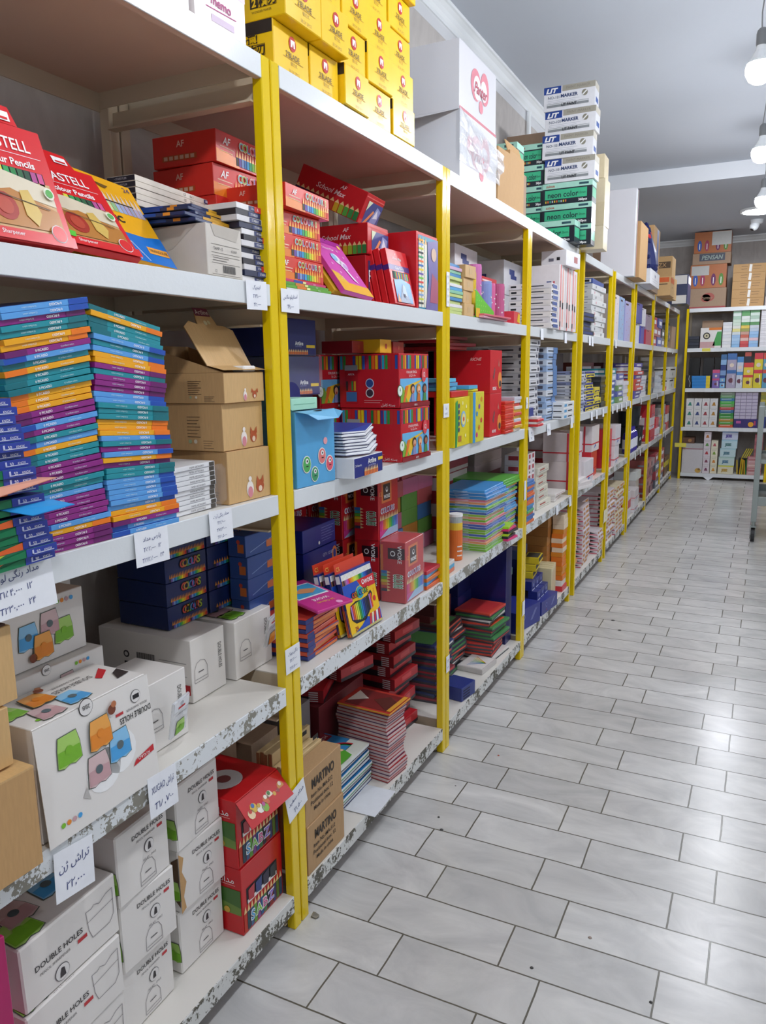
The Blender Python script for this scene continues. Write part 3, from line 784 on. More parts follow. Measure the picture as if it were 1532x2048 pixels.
# column of marker boxes beside the first post
for i in range(13):
    k = i % 4
    mb = MB(); base = ['e8e6e6', '2a2f4c', 'd9d6d8', '27242e'][k]
    mb.box((-0.17, 0, 0), (0, 0.085, 0.0115), c(base, 1), None, 0.0006)
    F = Face(mb, (0, 0, 0), (0, 1, 0), (0, 0, 1), 0.085, 0.0115); F.r(0.5, 0.1, 0.97, 0.9, c('27356b', 1)); F.t('STABILO', 0.72, 0.5, 0.4, WHT, 2, mw=0.4)
    if i % 5 == 2: F.r(0.72, 0.0, 1.0, 1, c('cf3038', 1), 3); F.t('A', 0.85, 0.5, 0.6, WHT, 4)
    thing('marker_box', mb, nth(i, 13) + ' thin marker box in the column right of the grey carton', 'marker box', (-0.012 - random.uniform(0, 0.01), 1.345 + random.uniform(-0.008, 0.006) - (0.02 if i > 9 else 0), 1.562 + 0.0118 * i), random.uniform(-0.05, 0.05))

# ---- red COLOURS boxes (used in first and second rack)
def colours_box(w=0.205, h=0.067, d=0.175, red='cf2c22', dark=False):
    mb, F, S, T = carton(d, w, h, c(red, 1))
    F.g([(0, 0), (0.42, 0), (0.42, 0.30), (0, 0.42)], c('e8801e', 1), 1)
    F.t('AF', 0.19, 0.72, 0.24, WHT, bold=0.02, sh=0.3); F.ln([(0.07, 0.52), (0.32, 0.5)], 0.0022, c('f0c9b0')); F.ln([(0.07, 0.38), (0.30, 0.37)], 0.0015, c('f4d9a0'), 2)
    F.pencils(0.36, 0.08, 0.98, 0.62, RAINBOW, 0.5, 2, wood=c('f0a238', 1))
    u = 0.46
    for ch, cc in zip('COLOURS', ('5fb7c9', '8fc03a', '3f8fd6', 'e2607a', '6a6fd0', '49a8a0', 'd8c24a')):
        F.t(ch, u, 0.74, 0.27, c('f3e6c8'), 3, bold=0.05); F.t(ch, u, 0.74, 0.25, c(cc, 1), 4, bold=0.01); u += 0.073
    S.t('AF', 0.45, 0.7, 0.2, c('e9b9a8'), bold=0.02); S.r(0.15, 0.18, 0.7, 0.36, c('b04a1e', 1), 1)
    for i in range(6): S.r(0.18 + i * 0.085, 0.21, 0.24 + i * 0.085, 0.33, c('c9a08a'), 2)
    return mb.mesh('red_pencil_box')
CB = colours_box()
CBL = 'red COLOURS box in the dim pile behind the first posts'
for i in range(5):
    thing('red_pencil_box', CB, nth(i, 5) + ' ' + CBL, 'pencil box', (-0.145 - random.uniform(0, 0.02), 1.452, 1.563 + 0.0682 * i), random.uniform(-0.03, 0.05), group='red colour pencil boxes')
for i in range(1):
    thing('red_pencil_box', CB, ['single', 'upper'][i] + ' red COLOURS pencil box above the thin marker box column', 'pencil box', (-0.20, 1.228, 1.77 + 0.0655 * i - 0.206), 0.06, group='red colour pencil boxes')

# ---- tall stacks of slim pencil packs at eye level
PC = {'teal': ('1f8f9c', '156f79'), 'blue': ('5a9fe0', '1f4fae'), 'purple': ('8c2480', '6b1a66'), 'orange': ('f0a915', 'ee7a1a')}
def slim_pack(colk, flip, w=0.158, h=0.0087, d=0.2):
    a, b = PC[colk]
    mb = MB(); mb.box((-d, 0, 0), (0, w, h), c(a, 1), {'+z': c(b, 1)}, 0.0005)
    F = Face(mb, (0, 0, 0), (0, 1, 0), (0, 0, 1), w, h)
    if flip:
        F.r(0.76, 0.02, 1, 0.98, c(b, 1)); F.t('0 PICASSO', 0.60, 0.5, 0.42, WHT, rot=PI, bold=0.02, mw=0.24); F.t('12 brilliant colors', 0.30, 0.5, 0.3, c('cfe6e8'), rot=PI, mw=0.24)
    else:
        F.r(0, 0.02, 0.24, 0.98, c(b, 1)); F.t('0 PICASSO', 0.40, 0.5, 0.42, WHT, bold=0.02, mw=0.24); F.t('12 brilliant colors', 0.70, 0.5, 0.3, c('cfe6e8'), mw=0.24)
    return mb.mesh('slim_pencil_pack')
SLIM = {(k, f): slim_pack(k, f) for k in PC for f in (0, 1)}
LSEQ = 'purple purple purple orange blue purple purple purple purple blue teal teal purple purple purple teal teal orange blue teal purple blue purple purple orange orange orange teal teal teal orange teal blue purple orange orange teal teal purple blue blue'.split()
RSEQ = 'blue blue purple orange orange blue blue blue blue blue blue teal teal purple orange blue purple teal blue orange orange orange teal teal teal blue blue purple purple purple teal purple orange orange blue teal blue teal teal teal orange teal'.split()
NL = 41
for i in range(NL):
    k = LSEQ[i]; f = 1 if (i < 4 or i > 33) else 0
    o = thing('slim_pencil_pack', SLIM[(k, f)], '%s slim pencil pack, %s in the left of the two tall stacks' % (k, nth(i, NL)), 'pencil pack',
              (-0.008 + random.uniform(-0.004, 0.003), 0.767 + random.uniform(-0.003, 0.002) - 0.012 * min(1, i / 24.), 1.1055 + 0.00895 * i), -0.02 + random.uniform(-0.01, 0.01), 0.165 * min(1.0, i / 30.), group='slim pencil packs in two tall stacks')
for i in range(42):
    k = RSEQ[i]; f = 0 if i in (0, 1, 2, 37, 38, 39, 41) else 1
    o = thing('slim_pencil_pack', SLIM[(k, f)], '%s slim pencil pack, %s in the right of the two tall stacks' % (k, nth(i, 42)), 'pencil pack',
              (-0.006 + random.uniform(-0.004, 0.003), 0.928 + random.uniform(-0.002, 0.003) - 0.012 * min(1, i / 20.), 1.1055 + 0.00915 * i), -0.03 + random.uniform(-0.01, 0.01), -0.20 * (i / 41.) ** 1.4, group='slim pencil packs in two tall stacks')

# ---- green and orange boxes overhanging the lip, left edge
def tri_box(kind):
    mb = MB(); w, h, d = 0.19, 0.0118, 0.17
    mb.box((-d, 0, 0), (0, w, h), c('0f6b45', 1), {'+y': c('2c3f9e', 1), '+z': c('2b3c9a', 1)}, 0.0006)
    F = Face(mb, (0, 0, 0), (0, 1, 0), (0, 0, 1), w, h)
    A = c(['e8662a', '0f7a4c', 'b9c52b'][kind % 3], 1); B = c(['0f7a4c', 'e8662a', '0f7a4c'][kind % 3], 1)
    F.g([(0, 0), (0.35, 0), (0.55, 1), (0, 1)], A); F.g([(0.25, 0), (0.72, 0), (0.72, 0.9)], B, 2)
    F.r(0.72, 0, 1, 1, c('2c3f9e', 1), 3); F.r(0.77, 0.2, 0.97, 0.32, c('c3cae6'), 4); F.r(0.77, 0.2, 0.785, 0.8, c('c3cae6'), 4)
    F.t('50', 0.82, 0.5, 0.4, WHT, 6); F.t('KNOX', 0.91, 0.5, 0.3, WHT, 6, mw=0.07)
    return mb.mesh('pencil_lead_box')
TB = [tri_box(k) for k in range(3)]
zz = 1.1058; NB = 19
for i in range(NB):
    if i in (6, 8): zz += 0.004
    o = thing('pencil_lead_box', TB[(i * 2) % 3], nth(i, NB) + ' green and orange box in the pile overhanging the left lip', 'pencil box',
              (0.030 - 0.0006 * i + random.uniform(-0.004, 0.003), 0.592 - 0.0022 * i + random.uniform(-0.004, 0.004), zz), random.uniform(-0.03, 0.04), 0.02, group='green and orange boxes at the left edge')
    if i == 6:
        fm = MB(); fm.poly([(0, 0.12, 0.0), (0, 0.2, 0.002), (0.035, 0.22, -0.008), (0.03, 0.15, -0.012)], c('2f9be0', 1)); fm.poly([(0, 0.12, -0.0008), (0.03, 0.15, -0.0128), (0.035, 0.22, -0.0088), (0, 0.2, 0.0012)], c('2487cc', 1))
        fm.poly([(0.012, 0.165, -0.0033), (0.015, 0.18, -0.0035), (0.022, 0.18, -0.006), (0.020, 0.168, -0.0062)], K)
        part('open_flap', fm, o, (0, 0, 0.012), label='bright blue open flap')
    if i == 8:
        fm = MB(); fm.poly([(0, 0.08, 0.0), (0, 0.19, 0.006), (0.03, 0.20, 0.006), (0.028, 0.10, -0.006)], c('eaa58c')); fm.poly([(0, 0.08, -0.0008), (0.028, 0.10, -0.0068), (0.03, 0.20, 0.0052), (0, 0.19, 0.0052)], c('e09a80'))
        part('open_flap', fm, o, (0, 0, 0.012), label='pale orange open flap')
    zz += 0.0121

# ---- wrapped white drawing packs
def art_pack(w=0.125, h=0.0092, d=0.19):
    mb = MB(); mb.box((-d, 0, 0), (0, w, h), c('e9e9ea', 1), None, 0.0006)
    F = Face(mb, (0, 0, 0), (0, 1, 0), (0, 0, 1), w, h); F.t('PAPER ARTWORKS', 0.55, 0.5, 0.4, c('3b3b40'), mw=0.34); F.r(0.86, 0.05, 0.98, 0.95, c('4c463f', 1)); F.ln([(0.0, 0.08), (0.85, 0.08)], 0.0008, c('9a9aa0'))
    return mb.mesh('white_pencil_pack')
AP = art_pack()
for i in range(10):
    thing('white_pencil_pack', AP, nth(i, 10) + ' thin white pack in the film-wrapped pile before the brown boxes', 'pencil pack', (-0.03 + random.uniform(-0.003, 0.003), 1.108, 1.1055 + 0.0095 * i), random.uniform(-0.02, 0.02), 0.015, group='film-wrapped white packs')
for i in range(6):
    thing('white_pencil_pack', AP, nth(i, 6) + ' thin white pack in the pile behind the right tall stack', 'pencil pack', (-0.215 + random.uniform(-0.003, 0.003), 1.25, 1.205 + 0.0095 * i), random.uniform(-0.02, 0.02), group='white packs at the back')
mb, F, S, T = carton(0.19, 0.12, 0.097, c('b9b4ae')); thing('grey_carton', mb, 'pale block under the rear white packs, mostly hidden by the tall stacks', 'box', (-0.22, 1.25, 1.106))
mb, F, S, T = carton(0.19, 0.11, 0.016, c('2c2f6e', 1)); thing('navy_pad', mb, 'navy pad on top of the rear white packs', 'pad', (-0.215, 1.25, 1.264), 0.1)
mb = MB(); mb.box((-0.02, 0.0, 0.0), (0.004, 0.05, 0.085), M_FILM, None, 0.01)
thing('plastic_wrap', mb, 'crumpled clear film sticking out at the end of the white packs', 'plastic film', (-0.025, 1.234, 1.108), 0.1)

# ---- brown display boxes by the first post
def kraft_box(h, sign=True, slope=0.0):
    w, d = 0.145, 0.20
    mb = MB(); mb.box((-d, 0, 0), (0, w, h), M_KRAFT, {'+x': M_KRAFTL}, 0.001)
    F = Face(mb, (0, 0, 0), (0, 1, 0), (0, 0, 1), w, h); S = Face(mb, (-d, 0, 0), (1, 0, 0), (0, 0, 1), d, h)
    if sign:
        F.e(0.50, 0.22, 0.11, c('f2e9e2'), 1, rv=0.16); F.e(0.50, 0.16, 0.075, c('d98a94'), 2, rv=0.11); F.e(0.50, 0.42, 0.05, c('f2e9e2'), 2)
        F.e(0.74, 0.24, 0.13, c('b5542c'), 1, n=10); F.g([(0.65, 0.3), (0.67, 0.46), (0.72, 0.35)], c('b5542c'), 2); F.g([(0.76, 0.35), (0.82, 0.46), (0.83, 0.3)], c('b5542c'), 2); F.e(0.74, 0.19, 0.06, c('e9d0b8'), 2)
        lines(S, 0.55, 0.72, 0.72, 7, 0.07, c('5b4632'), 0.001)
        S.e(0.58, 0.20, 0.045, c('9aa77e')); S.e(0.65, 0.20, 0.045, c('dcd0b8')); lines(S, 0.75, 0.88, 0.22, 4, 0.05, c('6b5540'), 0.0008)
    return mb
o1 = thing('brown_display_box', kraft_box(0.110), 'lowest of the three brown display boxes beside the first yellow post', 'cardboard box', (-0.02, 1.262, 1.106), -0.03)
o2 = thing('brown_display_box', kraft_box(0.098), 'middle of the three brown display boxes, with a creased side', 'cardboard box', (-0.025, 1.260, 1.217), 0.02)
mb = kraft_box(0.062)
mb.poly([(-0.20, 0, 0.062), (0, 0, 0.062), (-0.20, 0, 0.12)], M_KRAFT); mb.poly([(-0.20, 0.0015, 0.062), (-0.20, 0.0015, 0.12), (0, 0.0015, 0.062)], M_KRAFT)
mb.poly([(-0.20, 0.145, 0.062), (-0.20, 0.145, 0.12), (0, 0.145, 0.062)], M_KRAFT); mb.box((-0.2, 0, 0.062), (-0.198, 0.145, 0.12), M_KRAFT)
mb.box((-0.15, 0.01, 0.062), (-0.01, 0.135, 0.063), c('2b2622'))
o3 = thing('brown_display_box', mb, 'topmost brown display box with its lid standing open', 'cardboard box', (-0.015, 1.258, 1.3155), 0.03)
fm = MB()
pts = [(0.0, 0.0), (0.155, 0.0), (0.155, 0.088), (0.125, 0.098), (0.105, 0.098)]
tabp = [(0.105 - 0.0325 * (1 - math.cos(t)), 0.098 + 0.040 * math.sin(t)) for t in [PI * i / 12 for i in range(13)]]
pts += tabp + [(0.015, 0.105), (-0.01, 0.09)]
fm.poly([(0, y, z) for y, z in pts], M_KRAFTL); fm.poly([(-0.0018, y, z) for y, z in reversed(pts)], M_KRAFTL)
F = Face(fm, (0, 0, 0), (0, 1, 0), (0, 0, 1), 0.155, 0.16)
F.r(0.30, 0.74, 0.62, 0.86, c('6e1f3c', 1)); F.t('Artline', 0.46, 0.80, 0.075, c('e9d9d0'), 2, mw=0.28); F.e(0.44, 0.64, 0.035, c('e5dcae')); F.e(0.52, 0.65, 0.03, c('dcd09a'))
fm.poly([(0.03, 0.0, -0.028), (0.03, 0.155, -0.028), (0, 0.155, 0), (0, 0, 0)], M_KRAFTL)
part('open_lid', fm, o3, (-0.035, -0.004, 0.076), ry=-0.52)
mb = MB(); mb.box((-0.03, 0, 0), (0, 0.05, 0.012), WHT, None, 0.003); thing('paper_slip', mb, 'white slip poking out of the open brown display box', 'paper', (-0.02, 1.335, 1.379), 0.1)

# ---- sharpener boxes on the knee-high shelf
SHC = {'green': ('79b82c', 'a9d36a'), 'orange': ('e88a2a', 'f0a850'), 'pink': ('c9a0a4', 'd9bcbc'), 'blue': ('4aa3e0', '8cc6ec')}
def sharp(F, u, v, r, k, l=2):
    a, b = SHC[k]; w_ = r * F.h / F.w
    o = [(u - w_, v - r), (u - w_ * 0.9, v + r * 0.2), (u - w_ * 0.75, v + r), (u + w_ * 0.75, v + r * 1.05), (u + w_ * 0.95, v + r * 0.2), (u + w_, v - r * 0.9), (u + w_ * 0.4, v - r * 1.12), (u, v - r * 0.98), (u - w_ * 0.5, v - r * 1.15)]
    F.g(o, c('5e665c'), l)
    F.g([(u + (x - u) * 0.95, v + (y - v) * 0.95) for x, y in o], c(b, 1), l + 1)
    F.g([(u - w_ * 0.88, v - r * 0.9), (u - w_ * 0.82, v + r * 0.05), (u + w_ * 0.86, v + r * 0.05), (u + w_ * 0.9, v - r * 0.85), (u, v - r * 0.95)], c(a, 1), l + 2)
    F.e(u, v - r * 0.05, r * 0.3, c('5b6a70') if k in ('blue', 'pink') else c(a), l + 3)
def dots(F, u, v, s_, l=2, vert=False):
    for i, k in enumerate(('green', 'orange', 'pink', 'blue')):
        F.e(u + (0 if vert else i * s_ * 2.6 * F.h / F.w), v + (i * s_ * 2.6 if vert else 0), s_, c(SHC[k][0]), l)
def quad(F, u, v, r, l=2, flip=False):
    k = ['green', 'orange', 'pink', 'blue']
    q = 1 if not flip else -1
    a = r * F.h / F.w
    sharp(F, u - 1.9 * a * q, v + 0.7 * r, r, k[0], l); sharp(F, u - 0.5 * a * q, v - 1.2 * r, r, k[2], l)
    sharp(F, u + 1.9 * a * q, v - 0.9 * r, r, k[3], l); sharp(F, u + 0.35 * a * q, v + 0.7 * r, r, k[1], l + 4)
    F.e(u + 1.3 * a * q, v + 1.6 * r, r * 0.35, c('8a4a30'), l + 8); F.e(u + 1.5 * a * q, v + 1.9 * r, r * 0.22, c('b87850'), l + 9)
def seal(F, u, v, r, l=2):
    F.e(u, v, r, K, l, n=24); F.e(u, v, r * 0.92, c('e2dfdc'), l + 1, n=24)
    F.t('2BB', u, v, r * 0.5, K, l + 2, rot=PI)
def doubleholes(F, u, v, s_, rot=0.0, l=2):
    dx = 1 if rot == 0 else -1
    F.t('DOUBLE HOLES', u, v, s_, c('2c2a2c'), l, mw=0.62, rot=rot, bold=0.01)
    F.t('PENCIL SHARPENER', u - 0.05 * dx, v - s_ * 1.5 * dx, s_ * 0.5, c('5a5658'), l, mw=0.36, rot=rot)
    F.r(u + (0.18 if dx > 0 else -0.28), v - s_ * 1.9 * dx, u + (0.28 if dx > 0 else -0.18), v - s_ * 1.9 * dx + s_ * 0.7, c('c0353a'), l)
    vv = v - s_ * 4.2 * dx
    F.e(u, vv, s_ * 1.5, c('6a6668'), l, n=20); F.e(u, vv, s_ * 1.38, c('e4e1de'), l + 1, n=20)
    F.g([(u - 0.03, vv - s_ * 0.8), (u + 0.03, vv - s_ * 0.8), (u + 0.02, vv + s_ * 0.7), (u - 0.01, vv + s_ * 0.9), (u - 0.025, vv)], c('3a3638'), l + 2)
    F.t('RELAX · SMILE', u, vv - s_ * 2.5 * dx, s_ * 0.5, c('6a6668'), l, mw=0.25, rot=rot)
def outline(F, u, v, r, l=2):
    m_ = c('8a8688'); w_ = r * F.h / F.w
    F.ln([(u - w_, v - r), (u - w_ * 0.95, v + r * 0.3), (u - w_ * 0.6, v + r * 0.9), (u, v + r * 1.1), (u + w_ * 0.6, v + r * 0.9), (u + w_ * 0.95, v + r * 0.3), (u + w_, v - r), (u - w_, v - r)], 0.0012, m_, l)
    F.ln([(u - w_ * 0.9, v - r * 0.7), (u + w_ * 0.9, v - r * 0.7)], 0.0012, m_, l); F.r(u - w_ * 0.4, v - r * 0.1, u + w_ * 0.4, v, c('5a5658'), l)
def eraser_line(F, u, v, r, l=2):
    m_ = c('8a8688'); w_ = r * F.h / F.w
    F.ln([(u - w_, v + r * 0.8), (u - w_ * 0.6, v + r * 0.75), (u - w_ * 0.4, v + r * 0.9), (u, v + r * 0.7), (u + w_ * 0.5, v + r * 0.95), (u + w_, v + r * 1.0), (u + w_ * 0.95, v - r * 0.6), (u + w_ * 0.6, v - r), (u - w_ * 0.7, v - r), (u - w_ * 0.9, v - r * 0.4), (u - w_, v + r * 0.8)], 0.0012, m_, l)
    F.ln([(u - w_, v + r * 0.1), (u + w_, v + r * 0.3)], 0.001, m_, l)
# main opened box with printed hanging flap
W1, H1, D1 = 0.245, 0.195, 0.125
mb, F, S, T = carton(D1, W1, H1, M_WHITEBOX)
quad(T, 0.28, 0.5, 0.20, 2); dots(T, 0.12, 0.15, 0.035); T.t('DOUBLE HOLES', 0.62, 0.62, 0.10, c('2c2a2c'), rot=PI, mw=0.34); T.t('PENCIL SHARPENER', 0.62, 0.76, 0.05, c('5a5658'), rot=PI, mw=0.25)
T.g([(0.80, 0.42), (0.93, 0.60), (0.93, 0.76), (0.78, 0.52)], c('c8252d'), 2); T.g([(0.84, 0.2), (0.97, 0.24), (0.98, 0.5), (0.9, 0.42)], c('3a3130'), 3)
S.r(0.1, 0.1, 0.4, 0.5, c('c9c4c0'))
main = thing('sharpener_box', mb, 'big white sharpener box with a printed flap hanging down its front', 'sharpener box', (-0.012, 0.738, 0.647), 0.01)
fm = MB(); fw, fh = W1 + 0.004, 0.198
fm.box((0, 0, -fh), (0.0012, fw, 0), M_WHITEBOX, None, 0)
F = Face(fm, (0.0012, 0, -fh), (0, 1, 0), (0, 0, 1), fw, fh)
sharp(F, 0.24, 0.72, 0.13, 'green'); sharp(F, 0.50, 0.72, 0.13, 'orange', 6); 
F.e(0.50, 0.375, 0.19, WHT, 1, n=16); F.e(0.66, 0.45, 0.19, WHT, 1, n=16)
sharp(F, 0.455, 0.42, 0.13, 'pink'); sharp(F, 0.66, 0.52, 0.13, 'blue')
F.e(0.62, 0.86, 0.045, c('7a3f28'), 8); F.e(0.64, 0.90, 0.03, c('b87048'), 9)
F.t('DOUBLE HOLES', 0.84, 0.70, 0.055, c('2c2a2c'), rot=PI, mw=0.30, bold=0.01); F.t('PENCIL SHARPENER', 0.86, 0.765, 0.022, c('5a5658'), rot=PI, mw=0.2); F.r(0.66, 0.76, 0.73, 0.785, c('c0353a'), 2)
seal(F, 0.42, 0.985, 0.075, 2); F.e(0.86, 0.86, 0.06, c('6a6668'), 2, n=20); F.e(0.86, 0.86, 0.055, c('e4e1de'), 3, n=20); F.r(0.83, 0.84, 0.89, 0.88, K, 4)
F.g([(0.76, 0.24), (0.97, 0.28), (0.97, 0.34), (0.79, 0.29)], c('c8252d'), 2); F.t('XUGAO', 0.87, 0.288, 0.03, WHT, 3, mw=0.14, rot=PI)
dots(F, 0.12, 0.13, 0.022)
F.g([(0.30, 0.25), (0.34, 0.32), (0.36, 0.2)], c('b9b5b1'), 2)
fl = part('front_flap', fm, main, (0.003, -0.002, H1 - 0.001), ry=-0.07, label='printed flap with four coloured sharpeners')
# second small box and bagged sharpeners
def plain_sharp_box(w, h, d, side=False, front=True):
    mb, F, S, T = carton(d, w, h, M_WHITEBOX)
    if front:
        F.t('DOUBLE HOLES', 0.84, 0.55, 0.085, c('2c2a2c'), rot=-PI / 2, mw=0.5)
        outline(F, 0.26, 0.46, 0.16)
    if side:
        barcode(S, 0.42, 0.35, 0.62, 0.68, c('4a4648')); S.g([(0.28, 0.42), (0.33, 0.42), (0.33, 0.5), (0.28, 0.5)], K, 2); S.e(0.305, 0.62, 0.06, c('3a3638')); S.e(0.305, 0.62, 0.035, c('d8d5d2'), 2)
        S.r(0.66, 0.12, 0.98, 0.28, c('b8262e')); S.t('WARNING', 0.80, 0.20, 0.06, WHT, 2, rot=PI, mw=0.22); lines(S, 0.66, 0.95, 0.62, 4, 0.07, c('7a7678'), 0.001)
    return mb
thing('sharpener_box', plain_sharp_box(0.13, 0.142, 0.13), 'small white sharpener box with a green sharpener bag hooked on it', 'sharpener box', (-0.058, 1.012, 0.647), 0.02)
thing('sharpener_box', plain_sharp_box(0.122, 0.147, 0.27, True), 'white sharpener box with bar code and red warning strip on its side', 'sharpener box', (-0.14, 1.252, 0.647), 0.02)
mb = plain_sharp_box(0.155, 0.144, 0.23); F = Face(mb, (0, 0, 0.144), (0, 1, 0), (-1, 0, 0), 0.155, 0.23); quad(F, 0.45, 0.62, 0.16); sharp(F, 0.3, 0.22, 0.14, 'green')
thing('sharpener_box', mb, 'white sharpener box with a yellow sharpener bag, next to the first yellow post', 'sharpener box', (-0.13, 1.398, 0.647), 0.02)
def bag(k):
    mb = MB(); mb.box((0, 0, 0), (0.006, 0.052, 0.085), M_FILM2, None, 0.002)
    F = Face(mb, (0.006, 0, 0), (0, 1, 0), (0, 0, 1), 0.052, 0.085)
    F.r(0.05, 0.70, 0.95, 0.98, c('eceef2', 1)); F.e(0.5, 0.88, 0.06, c('b9bcc4'), 2); F.r(0.3, 0.76, 0.7, 0.81, c('c8252d'), 2); F.t('DOUBLE HOLES', 0.5, 0.62, 0.04, K, mw=0.7)
    sharp(F, 0.5, 0.25, 0.18, k)
    return mb
thing('sharpener_bag', bag('green'), 'clear bag with a green sharpener on the small white box', 'plastic bag', (-0.028, 1.045, 0.68), 0.1, 0.1, 0.25)
thing('sharpener_bag', bag('orange'), 'clear bag with a yellow orange sharpener beside the first post', 'plastic bag', (-0.108, 1.480, 0.705), 0.1, 0.15, 0.25)
# boxes behind
def art_box(w=0.215, h=0.118, d=0.16):
    mb, F, S, T = carton(d, w, h, M_WHITEBOX)
    k = ['blue', 'pink', 'orange', 'green']
    sharp(F, 0.40, 0.50, 0.19, 'blue'); sharp(F, 0.62, 0.60, 0.19, 'pink'); sharp(F, 0.53, 0.30, 0.19, 'orange', 6); sharp(F, 0.76, 0.42, 0.19, 'green'); F.e(0.42, 0.16, 0.07, c('7a3f28'), 8)
    dots(F, 0.72, 0.88, 0.035); seal(F, 0.44, 0.985, 0.10)
    return mb
thing('sharpener_box', art_box(), 'white box printed with four sharpeners, in the back row above another', 'sharpener box', (-0.165, 0.782, 0.868), 0.02)
thing('sharpener_box', art_box(0.235, 0.1, 0.16), 'white box mostly hidden under the printed back row box', 'sharpener box', (-0.145, 0.778, 0.766), 0.0)
mb, F, S, T = carton(0.16, 0.235, 0.117, M_WHITEBOX); thing('sharpener_box', mb, 'white box at the very bottom of the back row behind the flap box', 'sharpener box', (-0.15, 0.775, 0.647))
mb, F, S, T = carton(0.14, 0.12, 0.168, M_WHITEBOX); F.t('DOUBLE HOLES', 0.72, 0.72, 0.06, K, rot=-PI / 2, mw=0.3); thing('sharpener_box', mb, 'tall white box at the back, just under the tall pencil stacks', 'sharpener box', (-0.335, 1.0, 0.82), 0.05)
mb, F, S, T = carton(0.14, 0.13, 0.17, M_WHITEBOX); thing('sharpener_box', mb, 'white box below the tall one at the back', 'sharpener box', (-0.33, 1.0, 0.648), 0.02)
# cut brown cartons at the left edge
mb = MB(); mb.box((-0.15, 0, 0), (0, 0.16, 0.158), M_KRAFT, {'+z': M_KRAFTL}, 0.001); mb.box((-0.15, 0.02, 0.156), (0.0, 0.16, 0.160), M_KRAFTL)
thing('brown_carton', mb, 'brown corrugated carton at the left edge, standing over the chipped lip', 'cardboard box', (0.022, 0.548, 0.648), -0.02)
mb = MB(); mb.box((-0.13, 0, 0), (0, 0.13, 0.09), M_KRAFTL, None, 0.001); thing('brown_carton', mb, 'middle brown carton cut off by the left edge', 'cardboard box', (0.0, 0.565, 0.812))
mb = MB(); mb.box((-0.12, 0, 0), (0, 0.12, 0.115), M_KRAFTL, None, 0.001); mb.box((-0.118, 0.005, 0.112), (-0.004, 0.115, 0.118), c('4a2c22'))
thing('brown_carton', mb, 'upper brown open carton cut off by the left edge', 'cardboard box', (0.0, 0.597, 0.905), 0.04)
# blue COLOURS boxes at the back
def blue_colours(w_=0.27):
    mb, F, S, T = carton(0.15, w_, 0.054, c('14265c', 1))
    u = 0.40
    for ch, cc in zip('COLOURS', ('c0392f', 'b8862a', '3f8f4a', '2f6fb0', 'a03f8a', 'c0562a', '8fa32a')):
        F.t(ch, u, 0.68, 0.36, c('10131f'), 2, bold=0.09); F.t(ch, u, 0.68, 0.33, c(cc, 1), 3, bold=0.03, sh=0.1); u += 0.066
    F.pencils(0.08, 0.02, 0.97, 0.36, RAINBOW + RAINBOW, 0.55, 1, wood=c('d98a3a'))
    return mb.mesh('blue_colour_box')
BCB = [blue_colours(), blue_colours(0.14)]
for cidx, (px_, py_, n0, n1) in enumerate([(-0.22, 1.425, 0, 4), (-0.225, 1.282, 0, 4)]):
    for i in range(n0, n1):
        thing('blue_colour_box', BCB[cidx], '%s navy COLOURS box in the %s column behind the white boxes' % (nth(i - n0, n1 - n0), ['right', 'left'][cidx]), 'pencil box', (px_, py_, 0.796 + 0.0552 * i), random.uniform(-0.02, 0.02), group='navy colour pencil boxes')

# ---- lowest shelf: white double-hole sharpener cartons
def dh_box(w, h, d, wide=False, torn=False):
    mb, F, S, T = carton(d, w, h, M_WHITEBOX, None, 0.003)
    if wide:
        doubleholes(F, 0.36, 0.55, 0.085); eraser_line(F, 0.80, 0.55, 0.26)
        quad(T, 0.35, 0.6, 0.16); sharp(T, 0.16, 0.2, 0.16, 'green'); dots(T, 0.72, 0.25, 0.025); dots(T, 0.55, 0.5, 0.02)
    else:
        doubleholes(F, 0.60, 0.82, 0.062); outline(F, 0.55, 0.22, 0.15)
        sharp(S, 0.9, 0.35, 0.15, 'green')
    if torn:
        F.g([(0.0, 0.95), (0.10, 0.85), (0.05, 0.65), (0.13, 0.45), (0.06, 0.25), (0.10, 0.05), (0.0, 0.0)], M_KRAFT, 2)
        S.g([(1, 0.9), (0.9, 0.8), (0.86, 0.5), (0.92, 0.2), (1, 0.1)], c('5e4632'), 2)
    return mb.mesh('white_carton')
DH = dh_box(0.145, 0.147, 0.2); DHT = dh_box(0.145, 0.147, 0.2, False, True); DHW = dh_box(0.21, 0.122, 0.2, True)
for i in range(4):
    thing('white_carton', DHW, nth(i, 4) + ' wide DOUBLE HOLES carton in the leftmost bottom pile', 'sharpener box', (-0.045 - 0.004 * (i % 2), 0.700 + 0.003 * (i % 2), 0.097 + 0.1235 * i - 0.12), 0.02, 0.02, group='white cartons of the bottom shelf') if i else None
for i in range(3):
    thing('white_carton', DH, nth(i, 3) + ' DOUBLE HOLES carton in the middle bottom pile', 'sharpener box', (-0.06 + 0.008 * (i - 1), 0.916 + 0.004 * (i % 2), 0.0965 + 0.1475 * i), [0.02, -0.03, 0.05][i], group='white cartons of the bottom shelf')
for i in range(3):
    thing('white_carton', DHT if i == 1 else DH, nth(i, 3) + ' DOUBLE HOLES carton beside the red display boxes' + (', torn at its edge' if i == 1 else ''), 'sharpener box', (-0.075 + 0.006 * (i - 1), 1.096 + 0.004 * (i % 2), 0.0965 + 0.1475 * i), [0.0, -0.03, 0.04][i], group='white cartons of the bottom shelf')
